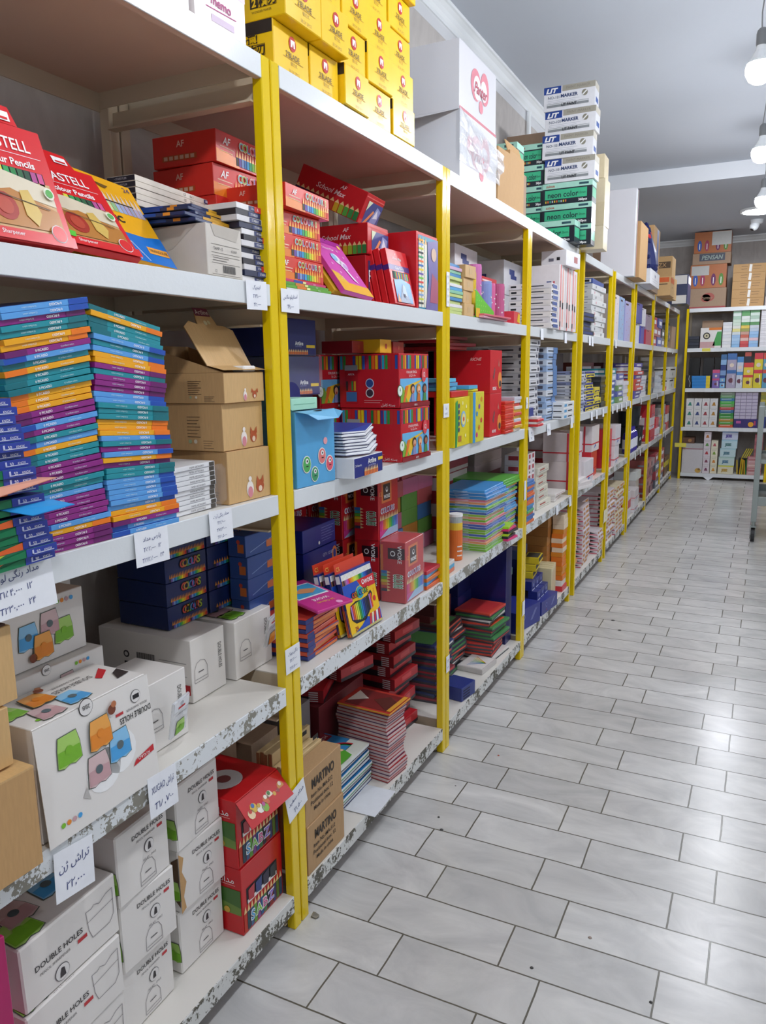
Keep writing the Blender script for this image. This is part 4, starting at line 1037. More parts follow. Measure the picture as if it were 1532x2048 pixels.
def red_display(opened):
    w, h, d = 0.165, 0.168, 0.17
    R_ = c('c41a20', 1)
    mb, F, S, T = carton(d, w, h, R_)
    F.r(0.10, 0.42, 0.86, 0.66, c('1d1a22'), 1); F.r(0.12, 0.42, 0.84, 0.48, c('e9e4e0'), 2)
    for i, cc in enumerate(('b02a3a', '2c3f7c', '2a2440', '26303f')): F.g([(0.14 + i * 0.18, 0.62), (0.14 + i * 0.18, 0.46), (0.27 + i * 0.18, 0.43), (0.29 + i * 0.18, 0.64)], c(cc, 1), 3)
    F.pencils(0.02, 0.03, 0.98, 0.42, [c(h_) for h_ in ('b8331e', '26404e', '3d5f86', '5f9a3f', '7f4a8a', '2c5a8a', '3f7a4a', '2a2a3a', '8a2f2a', '3a3f6a', '55702a', '2a4a6a')], 0.28, 2)
    for i, ch in enumerate('SABZ'): F.t(ch, 0.22 + i * 0.15, 0.20, 0.15, WHT, 4, bold=0.06); F.t(ch, 0.22 + i * 0.15, 0.20, 0.14, c(['3f9ad0', '7fc03f', 'd04a8a', '8a5ad0'][i], 1), 5, bold=0.01)
    S.r(0.0, 0.30, 0.98, 0.68, c('6b8a3a', 1)); S.g([(0, 0.68), (0, 0.45), (0.5, 0.5), (0.98, 0.42), (0.98, 0.68)], c('3f6a2a', 1), 2); S.r(0.15, 0.4, 0.2, 0.66, c('7a4a28'), 3); S.r(0.6, 0.42, 0.66, 0.68, c('7a4a28'), 3); S.e(0.4, 0.36, 0.06, c('e9d3b8'), 3); S.e(0.75, 0.35, 0.05, c('c9a03a'), 3)
    S.t(fa('مداد رنگی'), 0.62, 0.82, 0.10, WHT, mw=0.6); lines(S, 0.4, 0.9, 0.74, 1, 0.1, c('f0c0b8')); S.e(0.3, 0.12, 0.06, c('6a5a20'))
    if opened: T.e(0.42, 0.5, 0.26, c('d9d4d2'), 1, n=24); T.e(0.42, 0.5, 0.1, c('8a4a4a'), 2)
    return mb
o = thing('red_pencil_display_box', red_display(False), 'lower red display box of wax pencils beside the first post', 'pencil box', (-0.03, 1.247, 0.0965), 0.01)
o = thing('red_pencil_display_box', red_display(True), 'upper red display box of wax pencils with its lid folded over the front', 'pencil box', (-0.034, 1.246, 0.266), 0.0)
fm = MB(); fm.poly([(0, 0, 0), (0.045, -0.004, -0.05), (0.048, 0.160, -0.05), (0, 0.163, 0)], c('c41a20', 1)); fm.poly([(-0.001, 0, -0.001), (-0.001, 0.165, -0.001), (0.047, 0.160, -0.051), (0.044, -0.004, -0.051)], c('a01218'))
nf = Vector((0.045, 0, -0.05)).normalized()
F = Face(fm, (0.045, 0, -0.05), (0, 1, 0), -nf, 0.160, 0.067)
for i in range(9):
    F.e(0.12 + i * 0.095, 0.40 + 0.12 * math.sin(i * 1.7), 0.17, c(['e8c9a0', 'd9b23a', 'e9e2da', '7fae3a', 'c9673a', 'e8d3c0', '5f8fc0', 'e9c0b0', 'c98a3a'][i], 1), 2, n=9)
    F.e(0.12 + i * 0.095, 0.50 + 0.1 * math.sin(i * 1.7), 0.08, c(['c0392f', '3f6ab0', 'c9a23a', 'b04a8a', 'e9e0d0', '4a7a3a', 'd0a040', '9a3a3a', 'e0d0c0'][i], 1), 3, n=8)
part('lid_flap', fm, o, (0.002, 0, 0.166))
for i, (h_, cc) in enumerate([(0.27, 'e0187a'), (0.19, 'b01560')]):
    mb, F, S, T = carton(0.1, 0.14, h_, c(cc, 1)); F.t('VENIZ', 0.6, 0.4, 0.06, WHT); thing('pink_box', mb, ['bright pink box cut off by the left edge low down', 'darker pink box standing on the bright pink one at the left edge'][i], 'box', (0.0, 0.508, 0.0965 + 0.2705 * i))
mb, F, S, T = carton(0.16, 0.2, 0.09, c('3b2a26')); thing('brown_carton', mb, 'dark brown carton behind the red display boxes under the shelf', 'cardboard box', (-0.23, 1.3, 0.45)); 
mb, F, S, T = carton(0.16, 0.22, 0.352, M_KRAFTG); thing('brown_carton', mb, 'grey brown carton under the dark one behind the red display boxes', 'cardboard box', (-0.23, 1.29, 0.097))

# ================================================================ SECOND RACK (y 1.445 - 2.435)
YEL = c('f4c608', 1)
def blade_box(w, var=0):
    h, d = 0.0915, 0.21
    mb, F, S, T = carton(d, w, h, YEL, None, 0.0018)
    F.e(0.52, 0.70, 0.155, c('c62b2b', 1), 2, rv=0.165, n=20); F.r(0.46, 0.62, 0.58, 0.78, WHT, 3); F.g([(0.50, 0.62), (0.54, 0.62), (0.52, 0.72)], c('c62b2b'), 4)
    F.t("2'BLADE", 0.52, 0.43, 0.12, c('5d4a12'), 2, mw=0.5, bold=0.01); F.ln([(0.25, 0.345), (0.82, 0.345)], 0.0012, c('b08a1a'), 2); F.t('替刃式', 0.55, 0.26, 0.07, c('8a6c18'), 2); F.t('38.5X 2PCS', 0.55, 0.09, 0.07, c('a8861c'), 2, mw=0.45)
    S.r(0.62, 0.72, 0.99, 1.0, c('2a1e16'), 1); S.t('最速!', 0.70, 0.62, 0.17, c('33240c'), 2, bold=0.03)
    S.r(0.58, 0.26, 0.68, 0.50, c('33240c'), 1); S.t('2', 0.63, 0.38, 0.17, YEL, 2, bold=0.04); S.t('枚', 0.74, 0.38, 0.18, c('33240c'), 2, bold=0.03); S.t('刃', 0.85, 0.38, 0.18, c('33240c'), 2, bold=0.03)
    for u in (0.69, 0.80): S.ln([(u, 0.26), (u + 0.10, 0.26), (u + 0.10, 0.50), (u, 0.50), (u, 0.26)], 0.001, c('5a4414'), 2)
    S.t('WONDER MAKER', 0.72, 0.18, 0.05, c('5a4414'), 2, mw=0.3)
    return mb.mesh('yellow_blade_box')
BWD = [0.142, 0.126, 0.130, 0.142, 0.142]
BYS = [1.478, 1.624, 1.755, 1.889, 2.036]
BBM = [blade_box(w) for w in BWD]
for ci in range(5):
    n = [4, 5, 6, 6, 6][ci]
    for i in range(n):
        xo = [-0.006, 0.026, 0.004, 0.012, 0.004, 0.0][i] if ci in (0, 1) else [-0.008, -0.004, 0.012, 0.0, 0.006, 0.0][(i + ci) % 6]
        thing('yellow_blade_box', BBM[ci], '%s yellow blade box in the %s column on the rack top' % (nth(i, n), ['leftmost', 'second', 'middle', 'fourth', 'rightmost'][ci]), 'blade box',
              (xo - 0.004, BYS[ci] + random.uniform(-0.0015, 0.0015) + (0.004 if i == 2 else 0), 2.0115 + 0.0925 * i), random.uniform(-0.02, 0.02), group='yellow blade boxes on top of the second rack')

# ---- upper shelf
CB2 = colours_box(0.212, 0.050, 0.2, 'd8331f')
for i in range(4):
    thing('red_pencil_box', CB2, nth(i, 4) + ' bright red COLOURS box right of the first posts', 'pencil box', ([-0.03, -0.035, -0.04, -0.012][i], [1.486, 1.480, 1.479, 1.505][i], 1.585 + 0.0508 * i), [0.02, 0.0, -0.02, 0.06][i], 0.0, group='red colour pencil boxes')
for i, cc in enumerate(('63a832', '5b9c38', 'd12a6e')):
    mb, F, S, T = carton(0.16, 0.20, 0.0072, c(cc, 1)); F.r(0.22, 0.1, 0.42, 0.9, c(['e07a2a', 'e0822a', '2f4fa5'][i], 1)); F.r(0.43, 0.2, 0.5, 0.8, c('efe9a0')); F.t('School', 0.7, 0.5, 0.4, WHT)
    thing('flat_pencil_pack', mb, ['lowest flat green', 'middle flat green', 'flat magenta'][i] + ' pencil pack under the bright red COLOURS boxes', 'pencil pack', (-0.006 - 0.006 * i, 1.487 + 0.004 * i, 1.5615 + 0.0076 * i), 0.02 * i)
def school_max(w, h, d):
    mb, F, S, T = carton(d, w, h, c('c21d26', 1))
    F.r(0.18, 0.0, 1.0, 0.78, c('3a4a8a', 1)); F.g([(0.18, 0.45), (0.4, 0.78), (0.18, 0.78)], c('d9e0c0'), 2); F.g([(0.18, 0.0), (0.55, 0.55), (0.62, 0.5), (0.3, 0.0)], c('e8935a', 1), 2); F.g([(0.5, 0.1), (0.7, 0.7), (0.95, 0.6), (0.85, 0.1)], c('8f9ccc', 1), 2)
    F.g([(0.62, 0.3), (0.74, 0.62), (0.86, 0.35)], c('e3e6f2'), 3); F.r(0.0, 0.86, 1, 0.9, c('e05a55'), 1)
    S.t('AF', 0.66, 0.82, 0.13, WHT, sh=0.3); S.t('School Max', 0.5, 0.60, 0.17, c('f0dada'), sh=0.35, mw=0.72, bold=0.01)
    S.pencils(0.0, 0.02, 0.99, 0.42, [c(h_) for h_ in ('1c2350', '2a1d4a', '441a4a', '6a1a3a', '8a1a2a', 'a3242a', '7a2a1a', 'b03a1a', 'c9a01a', '9ab02a', '4fa03a', '2f8a3f', '1f7a3a')], 0.3, 2)
    T.r(0.1, 0.1, 0.9, 0.9, c('a81c24', 1))
    return mb
o = thing('school_pencil_box', school_max(0.135, 0.085, 0.22), 'red pencil box lying tilted at the top of the heap', 'pencil box', (-0.11, 1.97, 1.70), 0.1, 0.0, 0.45)
o.location = (-0.10, 2.005, 1.787)
thing('school_pencil_box', school_max(0.145, 0.085, 0.2), 'level red pencil box under the tilted one', 'pencil box', (-0.075, 2.02, 1.703), 0.04)
mb, F, S, T = carton(0.2, 0.15, 0.138, c('b51b24', 1)); F.r(0.1, 0.2, 0.9, 0.9, c('2f3568', 1)); F.t('BC', 0.3, 0.6, 0.25, WHT, 2)
thing('school_pencil_box', mb, 'red and navy box below the level red pencil box', 'pencil box', (-0.08, 2.015, 1.5615), 0.02)
def art_pink(F):
    F.r(0, 0, 1, 0.17, c('f0b42a', 1)); F.g([(0, 0.17), (0.35, 0.17), (0.2, 0.32), (0, 0.36)], c('f0c040', 1)); F.r(0, 0.9, 1, 1, c('b0309a', 1))
    F.t('School Max', 0.4, 0.80, 0.045, WHT, mw=0.5, sh=0.3); F.e(0.5, 0.965, 0.012, K, 2); F.e(0.88, 0.9, 0.04, c('f3c96a'), 2)
    F.e(0.48, 0.62, 0.10, c('e9e2ef'), 2); F.e(0.42, 0.64, 0.07, c('8fb9de'), 3); F.e(0.60, 0.52, 0.09, c('e9e2ef'), 2); F.e(0.63, 0.50, 0.055, c('c9a0d8'), 3)
    F.g([(0.5, 0.5), (0.6, 0.42), (0.72, 0.2), (0.62, 0.24)], c('eee6f2'), 3); F.t('24', 0.2, 0.24, 0.07, c('f5dca0'), 3)
    for u, v in ((0.2, 0.5), (0.8, 0.7), (0.3, 0.35), (0.85, 0.35), (0.7, 0.8)): F.e(u, v, 0.02, c('f2b8de'), 2)
PINK = flat_pack(0.150, 0.19, 0.014, c('d651b4', 1), art_pink, 'pink_pencil_pack')
rest(thing('pink_pencil_pack', PINK, 'pink and yellow pencil pack leaning back right of the COLOURS boxes', 'pencil pack', (-0.012, 1.765, 1.56), 0.0, -0.08, -0.66), 1.5615)
mb = MB(); mb.box((-0.014, 0, 0), (0, 0.150, 0.19), c('d3a828', 1), None, 0.001)
rest(thing('pink_pencil_pack', mb, 'yellow pencil pack directly behind the leaning pink one', 'pencil pack', (-0.034, 1.752, 1.56), 0.0, -0.08, -0.66), 1.5615)
def art_red(F):
    F.r(0.0, 0.62, 1, 0.72, c('4a2a7e', 1)); F.t('AF', 0.4, 0.92, 0.04, WHT); F.t('School Max', 0.45, 0.84, 0.06, WHT, mw=0.72, sh=0.3, bold=0.01); F.t('Color Pencils', 0.5, 0.665, 0.05, WHT, 3, mw=0.7)
    F.r(0.12, 0.46, 0.9, 0.60, K, 1)
    for i, cc in enumerate(RAINBOW[::-1]): F.r(0.17 + i * 0.058, 0.46, 0.215 + i * 0.058, 0.585, RAINBOW[(i * 5) % 12], 2)
    F.g([(0.12, 0.03), (0.9, 0.03), (0.9, 0.40), (0.5, 0.47), (0.12, 0.44)], c('3f8fc9', 1), 3); F.g([(0.25, 0.03), (0.42, 0.32), (0.5, 0.36), (0.62, 0.28), (0.78, 0.03)], c('7f8fa8', 1), 4)
    F.g([(0.42, 0.2), (0.5, 0.38), (0.6, 0.33), (0.64, 0.14)], c('cfe0ee'), 5); F.g([(0.12, 0.03), (0.2, 0.2), (0.28, 0.03)], c('e08a3a', 1), 5); F.e(0.5, 0.16, 0.035, c('5a4a5a'), 6)
REDP = flat_pack(0.140, 0.158, 0.018, c('d5232a', 1), art_red, 'red_pencil_pack')
for i in range(4):
    mb_ = REDP
    o = rest(thing('red_pencil_pack', mb_, ['front red pencil pack with picture, in the leaning row of four', 'red pencil pack just behind the front one of the leaning four', 'third red pencil pack back in the leaning row of four', 'rearmost red pencil pack of the leaning row of four'][i], 'pencil pack', (-0.004 - 0.0205 * i, 2.05 - 0.004 * i, 1.56), 0.0, 0.0, -0.20), 1.5615)
    sm = MB(); sm.box((-0.0182, -0.0006, 0.098), (0.0002, 0.0, 0.112), c('4a2a7e', 1)); part('side_band', sm, o, label='purple band on the narrow side')
mb, F, S, T = carton(0.15, 0.165, 0.225, c('cf1f28', 1)); F.r(0.08, 0.0, 1, 0.96, c('2f8fae', 1)); F.pencils(0.09, 0.02, 0.5, 0.95, [c('e9e2d0')] * 3, 0.1, 2)
for i in range(16): F.r(0.08, 0.06 + i * 0.055, 0.30, 0.085 + i * 0.055, RAINBOW[(i * 7) % 12], 3); F.g([(0.30, 0.06 + i * 0.055), (0.36, 0.072 + i * 0.055), (0.30, 0.085 + i * 0.055)], c('f0e6cc'), 3)
F.g([(0.4, 0), (0.55, 0.4), (0.48, 0.9), (1, 0.96), (1, 0)], c('7a6fa8', 1), 4); F.g([(0.6, 0.1), (0.7, 0.5), (1, 0.4), (1, 0.1)], c('b0607a', 1), 5); F.e(0.78, 0.75, 0.09, c('d9b8a0'), 6)
thing('pencil_display_box', mb, 'upright red display box with a teal picture beside the second posts', 'pencil box', (-0.006, 2.205, 1.5615), 0.0)
for i in range(2):
    thing('red_pencil_box', CB, ['lower', 'upper'][i] + ' dim red box behind the upright display box by the second posts', 'pencil box', (-0.17, 2.14, 1.655 + 0.066 * i), 0.1, group='red colour pencil boxes')
mb, F, S, T = carton(0.2, 0.26, 0.092, c('8c1b22', 1)); thing('school_pencil_box', mb, 'dark red box at the very back under the dim pair by the second posts', 'pencil box', (-0.17, 2.12, 1.5615), 0.1)
mb, F, S, T = carton(0.19, 0.2, 0.13, c('8c1b22', 1)); thing('school_pencil_box', mb, 'dark red box at the back behind the leaning pink pack', 'pencil box', (-0.20, 1.70, 1.5615), 0.0)

# ---- eye-level shelf
LB_ = c('58a9dc', 1)
mb = MB(); w, d, h = 0.165, 0.13, 0.178
mb.box((-d, 0, 0), (0, w, h), LB_, {'+z': c('2f5f80')}, 0.001)
F = Face(mb, (0, 0, 0), (0, 1, 0), (0, 0, 1), w, h); S = Face(mb, (-d, 0, 0), (1, 0, 0), (0, 0, 1), d, h)
monster(F, 0.24, 0.30, 0.088, c('4fae5a')); monster(F, 0.44, 0.15, 0.08, c('3f9a6a')); monster(F, 0.64, 0.38, 0.085, c('e07a7a')); monster(F, 0.84, 0.26, 0.085, c('e0586a')); F.e(0.74, 0.58, 0.05, c('e9a0a8'), 2)
monster(S, 0.75, 0.4, 0.08, c('c0392f')); monster(S, 0.78, 0.14, 0.09, c('c98a3a'))
o = thing('monster_pen_box', mb, 'light blue open box printed with small monsters, beside the first posts', 'pen box', (-0.004, 1.500, 1.106), -0.05)
fm = MB(); fm.poly([(0, 0, 0), (0.03, 0.01, -0.006), (0.036, 0.04, -0.020), (0.036, 0.13, -0.020), (0.03, 0.16, -0.006), (0, 0.165, 0)], c('7cc4ee', 1)); fm.poly([(0, 0, -0.001), (0, 0.165, -0.001), (0.03, 0.16, -0.007), (0.036, 0.13, -0.021), (0.036, 0.04, -0.021), (0.03, 0.01, -0.007)], LB_)
fm.poly([(0.008, 0.06, 0.0), (0.014, 0.07, -0.0015), (0.014, 0.09, -0.0015), (0.008, 0.1, 0.0)], K)
part('front_flap', fm, o, (0, 0, h + 0.002))
fm = MB(); fm.box((-0.001, 0, 0), (0, 0.165, 0.05), LB_); part('back_panel', fm, o, (-d + 0.002, 0, h - 0.002))
fm = MB(); fm.poly([(-d, 0, 0), (0, 0, 0), (-0.1, -0.01, 0.07), (-d, -0.01, 0.07)], c('4a95c4', 1)); part('side_flap', fm, o, (0, 0.001, h - 0.001))
mb, F, S, T = carton(0.1, 0.125, 0.028, c('b4ecd0', 1)); lines(F, 0.1, 0.9, 0.5, 1, 0.2, c('7fc0a4')); thing('mint_pen_box', mb, 'mint green box lying on the open blue monster box', 'pen box', (-0.03, 1.525, 1.286), 0.03)
mb, F, S, T = carton(0.14, 0.185, 0.052, c('e6e8ea', 1), {'+x': c('202a80', 1)})
F.t('Artline', 0.6, 0.72, 0.26, WHT, bold=0.02); F.t('Love Art Marker', 0.6, 0.5, 0.1, c('b8bde0'), mw=0.35); F.r(0.83, 0.62, 1.0, 0.78, c('e8c42a')); F.t('24 Assorts', 0.13, 0.62, 0.12, WHT, mw=0.2)
F.pencils(0.33, 0.02, 0.82, 0.46, [c('e0763a')] * 9, 0.5, 2)
lines(S, 0.05, 0.6, 0.85, 3, 0.12, c('8a8c98'), 0.001)
for i in range(6): S.e(0.1 + i * 0.1, 0.48, 0.05, [c('3fb05a'), c('3f8fc0'), RED, c('c03a8a'), c('3a4ab0'), K][i]); S.e(0.1 + i * 0.1, 0.36, 0.05, K)
thing('marker_tray', mb, 'navy fronted tray holding the fanned white card packs', 'tray', (0.045, 1.690, 1.106), 0.06)
for i in range(8):
    mb = MB(); n0 = 0.0055
    mb.poly([(-0.13, 0.0, 0.0), (0.0, 0.0, 0.0), (0.02, 0.09, -0.002), (0.0, 0.17, 0.012), (-0.13, 0.17, 0.012)][::-1], c('eceef2', 1))
    mb.poly([(-0.13, 0.0, n0), (0.0, 0.0, n0), (0.02, 0.09, n0 - 0.002), (0.0, 0.17, n0 + 0.012), (-0.13, 0.17, n0 + 0.012)], c('2a4ba0', 1) if i == 7 else c('eceef2', 1))
    P_ = [(-0.13, 0.0, 0), (0.0, 0.0, 0.0), (0.02, 0.09, -0.002), (0.0, 0.17, 0.012), (-0.13, 0.17, 0.012)]
    for a, b in zip(P_, P_[1:] + P_[:1]): mb.poly([a, b, (b[0], b[1], b[2] + n0), (a[0], a[1], a[2] + n0)], c('eceef2', 1)); mb.poly([(a[0] + 0.0003, a[1] - 0.0003, a[2]), (b[0] + 0.0003, b[1] - 0.0003, b[2]), (b[0] + 0.0003, b[1] - 0.0003, b[2] + 0.0016), (a[0] + 0.0003, a[1] - 0.0003, a[2] + 0.0016)], c('24285a'))
    thing('white_card_pack', mb, nth(i, 8) + ' white card pack fanned on top of the navy tray', 'card pack', (0.018 - 0.002 * i, 1.70 + (0.004 if i % 2 else -0.003), 1.163 + 0.0078 * i), 0.03 * ((i % 3) - 1), group='fanned white card packs')
def artline_box(w, h, d):
    mb, F, S, T = carton(d, w, h, c('1c2468', 1))
    F.t('Artline', 0.52, 0.34, 0.11, WHT, bold=0.02); F.t('Love Art Marker', 0.5, 0.25, 0.035, c('a8aed8'), mw=0.3); F.r(0.72, 0.22, 0.96, 0.30, c('e8c42a')); F.pencils(0.2, 0.03, 0.76, 0.18, [c('e0763a')] * 12, 0.5, 2)
    return mb
thing('navy_marker_box', artline_box(0.185, 0.093, 0.16), 'navy marker box at the top, right of the first posts', 'marker box', (-0.125, 1.625, 1.417), 0.02)
o = thing('navy_marker_box', artline_box(0.185, 0.100, 0.16), 'navy marker box loosely wrapped in dark film under the top one', 'marker box', (-0.12, 1.640, 1.315), 0.05)
mb = MB(); mb.box((-0.168, -0.006, -0.002), (0.008, 0.192, 0.106), M_FILM, None, 0.006); part('film_wrap', mb, o, label='thin crinkled clear film')
mb, F, S, T = carton(0.16, 0.18, 0.206, c('1c2468', 1)); thing('navy_marker_box', mb, 'navy box supporting the wrapped one, behind the open blue box', 'marker box', (-0.15, 1.64, 1.106))
mb = MB(); pts = [(0, 0.0), (0.085, 0.0)] + [(0.0425 + 0.0425 * math.cos(t), 0.03 + 0.035 * math.sin(t)) for t in [PI * i / 10 for i in range(11)]]
mb.poly([(0.0, y, z) for y, z in pts], c('20246a', 1)); mb.poly([(-0.001, y, z) for y, z in reversed(pts)], c('20246a', 1))
thing('navy_card_lid', mb, 'rounded navy card lid standing behind the mint green box', 'card', (-0.10, 1.60, 1.286), 0.05)
def kid_box(w=0.215, h=0.158, d=0.2):
    mb, F, S, T = carton(d, w, h, c('c9202c', 1))
    for G, n0 in ((F, 12), (S, 11)):
        cols = ['c92a2a', 'e0b01f', 'e8d21f', '2f9a3f', '1f7a3a', '2b4fa0', '3a3f8f', '2f5fb8', 'c03030', 'e0641f', 'e8c81f', '2fa0c0', 'b02a5a']
        for i in range(18): G.r(0.02 + i * 0.054, 0.72, 0.062 + i * 0.054, 0.97, c(cols[(i * 5 + n0) % 13], 1), 1)
    F.t('COLOUR PENCIL', 0.40, 0.66, 0.045, WHT, mw=0.35); F.t(fa('مداد رنگی آریا'), 0.42, 0.60, 0.04, WHT, mw=0.35)
    F.r(0.03, 0.10, 0.97, 0.54, c('6fb9e8', 1), 1); F.g([(0.03, 0.10), (0.30, 0.10), (0.48, 0.40), (0.9, 0.54), (0.2, 0.40)], c('f0c22a', 1), 2); F.g([(0.03, 0.1), (0.26, 0.1), (0.1, 0.4), (0.03, 0.3)], c('7fb23a', 1), 3); F.g([(0.1, 0.10), (0.17, 0.10), (0.28, 0.40), (0.2, 0.40)], c('e8762a', 1), 4)
    for u, hh, sk, cl in ((0.42, '3a2a24', 'd9a080', '8a8fc0'), (0.62, 'c9882a', 'e8b890', 'd0722a'), (0.83, '2e2420', 'a86a4a', '4f8f4a')):
        F.g([(u - 0.06, 0.10), (u + 0.06, 0.10), (u + 0.04, 0.25), (u - 0.04, 0.25)], c(cl, 1), 5); F.e(u, 0.34, 0.095, c(hh), 5); F.e(u, 0.32, 0.07, c(sk), 6); F.e(u, 0.285, 0.025, c('b02a2a'), 7)
    F.e(0.79, 0.60, 0.11, c('d8404a'), 7, rv=0.14); F.t('12', 0.79, 0.61, 0.09, WHT, 8); F.r(0, 0.0, 1, 0.08, c('8f1a24', 1), 7); F.t('ARYA', 0.5, 0.04, 0.04, WHT, 8)
    F.e(-0.02, 0.32, 0.11, c('2f6a3a'), 8); F.e(-0.02, 0.32, 0.095, c('e4efe6'), 9); F.t('4', -0.02, 0.34, 0.07, c('2f6a3a'), 10)
    S.r(0.10, 0.08, 0.32, 0.72, c('b81c28', 1), 2); S.r(0.12, 0.12, 0.30, 0.30, c('3f6fa8', 1), 3)
    for i in range(4): S.r(0.12 + i * 0.045, 0.32, 0.15 + i * 0.045, 0.50, c(['3a2a20', 'b02a2a', '2f8a3f', 'd0a01f'][i], 1), 3)
    S.r(0.10, 0.70, 0.32, 0.80, c('9aa0a4'), 3); S.t('ARYA', 0.21, 0.63, 0.04, WHT, 4)
    S.e(0.52, 0.46, 0.09, c('cfd8f0'), 2); S.e(0.52, 0.46, 0.075, c('2b4a90'), 3); S.e(0.52, 0.28, 0.09, c('efe6e6'), 2); S.e(0.52, 0.28, 0.07, c('3a2a3a'), 3); lines(S, 0.42, 0.72, 0.14, 2, 0.04, c('e8b8b8'), 0.001); S.t(fa('بسته کامل'), 0.82, 0.06, 0.05, WHT)
    return mb.mesh('kid_pencil_box')
KB = kid_box()
for cx_, (xx, yy, n) in enumerate([(0.012, 2.045, 2), (-0.20, 1.95, 2)]):
    for i in range(n):
        thing('kid_pencil_box', KB, '%s red pencil carton printed with three children, %s pile' % (['lower', 'upper'][i], ['front right', 'rear left'][cx_]), 'pencil box', (xx - 0.006 * i, yy + 0.002 * i, 1.106 + 0.160 * i), [0.0, -0.01][i], group='red pencil cartons with printed children')
for i, (yy, cc) in enumerate([(2.16, 'e0b01f'), (2.25, '8c1b22'), (2.08, '8c1b22')]):
    mb, F, S, T = carton(0.1, 0.085, 0.035 if i else 0.04, c(cc, 1)); F.e(0.5, 0.5, 0.2, c('a0402a')); thing('school_pencil_box', mb, ['small yellow marked box', 'dark red small box', 'other dark red small box'][i] + ' lying deep on the printed children cartons', 'pencil box', (-0.06 - 0.05 * (i == 2), yy - 0.1, 1.4265), 0.05)

# ---- knee-high shelf: WOKE goods
def woke_box(w=0.155, h=0.198, d=0.085):
    mb, F, S, T = carton(d, w, h, c('c4202a', 1))
    F.r(0.16, 0.58, 0.66, 0.92, c('e0763a', 1)); F.r(0.24, 0.62, 0.58, 0.88, c('3a1c22', 1), 2); F.e(0.41, 0.79, 0.045, WHT, 3); F.e(0.41, 0.80, 0.028, c('3a1c22'), 4); F.t('WOKE', 0.41, 0.68, 0.06, WHT, 3, mw=0.3, bold=0.03)
    F.t('COLOURS', 0.45, 0.46, 0.085, WHT, 2, bold=0.06, mw=0.7, rot=0.0); F.t('COLOURS', 0.45, 0.46, 0.078, c('8a5aa0'), 3, mw=0.7, bold=0.01)
    F.pencils(0.05, 0.14, 0.98, 0.40, [c(h_) for h_ in ('c92a7a', 'd84a8a', 'e06a4a', 'e8902a', 'e8c02a', 'c8d02a', '7fc03a', '3fae5a', '2fa0b0', '3f8fd0', '4f7fd0', '7f7fd0')], 0.35, 2, wood=c('f0d8a0')); F.g([(0.05, 0.02), (0.5, 0.14), (0.98, 0.14), (0.98, 0.02)], c('9fc0e0', 1), 1); F.g([(0.05, 0.02), (0.05, 0.14), (0.45, 0.14)], c('c93a8a', 1), 2)
    F.t('12', 0.1, 0.74, 0.07, c('f0b05a'), 3)
    S.r(0.30, 0.72, 0.98, 0.90, c('3a1c22', 1)); S.t('WOKE', 0.78, 0.80, 0.07, WHT, 2, rot=-PI / 2, bold=0.02); S.e(0.5, 0.81, 0.045, WHT, 2); S.e(0.5, 0.81, 0.03, c('3a1c22'), 3)
    S.r(0.0, 0.45, 0.10, 0.95, c('d8752a', 1)); 
    for i, cc in enumerate(('3a3a4a', 'c93a3a', 'e0902a', 'd8c82a', '5fae3a', '2f9aa0', '2f6fb8')): S.r(0.02, 0.18 + i * 0.05, 0.26, 0.225 + i * 0.05, c(cc, 1), 2); S.g([(0.26, 0.18 + i * 0.05), (0.40, 0.20 + i * 0.05), (0.26, 0.225 + i * 0.05)], c('e9c48a'), 2)
    S.t('COLOURS', 0.72, 0.36, 0.16, WHT, 2, rot=-PI / 2, mw=0.55, bold=0.07); S.t('COLOURS', 0.72, 0.36, 0.15, c('3fa05a'), 3, rot=-PI / 2, mw=0.53, bold=0.01)
    return mb.mesh('emblem_pencil_box')
WK = woke_box()
WKL = 'red COLOURS box with a black emblem, '
thing('emblem_pencil_box', WK, WKL + 'standing foremost, wrapped in film', 'pencil box', (-0.012, 2.118, 0.6465), 0.03)
mb = MB(); mb.box((-0.088, -0.003, 0), (0.003, 0.158, 0.201), M_FILM, None, 0.003); part('film_wrap', mb, bpy.data.objects['emblem_pencil_box'])
thing('emblem_pencil_box', WK, WKL + 'standing right behind the foremost one', 'pencil box', (-0.104, 2.115, 0.6465), 0.0)
thing('emblem_pencil_box', WK, WKL + 'standing on the one behind the foremost', 'pencil box', (-0.100, 2.11, 0.8455), 0.03)
for j in range(2):
    for i in range(2):
        thing('emblem_pencil_box', WK, WKL + '%s in the dim row at the back, %s' % (['lower', 'upper'][i], ['left', 'right'][j]), 'pencil box', (-0.33, 1.90 + j * 0.17, 0.6465 + 0.199 * i), 0.0)
thing('emblem_pencil_box', WK, WKL + 'dim, left of the tall front pair, lower', 'pencil box', (-0.21, 2.075, 0.6465), 0.0)
thing('emblem_pencil_box', WK, WKL + 'dim, left of the tall front pair, upper', 'pencil box', (-0.21, 2.072, 0.8455), 0.0)
def blue_pen_box(v):
    mb, F, S, T = carton(0.15, 0.20, [0.066, 0.115, 0.105][v], c('1d2c84', 1))
    if v == 0: lines(F, 0.55, 0.95, 0.82, 6, 0.12, c('8f9ad0'), 0.0012); F.e(0.48, 0.2, 0.08, WHT)
    if v == 1: F.t('QTY : 12 SET', 0.72, 0.78, 0.08, c('d8dcf2'), mw=0.32); F.t('Colour Pencil', 0.45, 0.5, 0.09, WHT, mw=0.4); F.e(0.92, 0.7, 0.14, c('d8763a'), rv=0.2); F.e(0.92, 0.7, 0.07, c('1d2c84'), 2, rv=0.12)
    return mb
zb = 0.6465
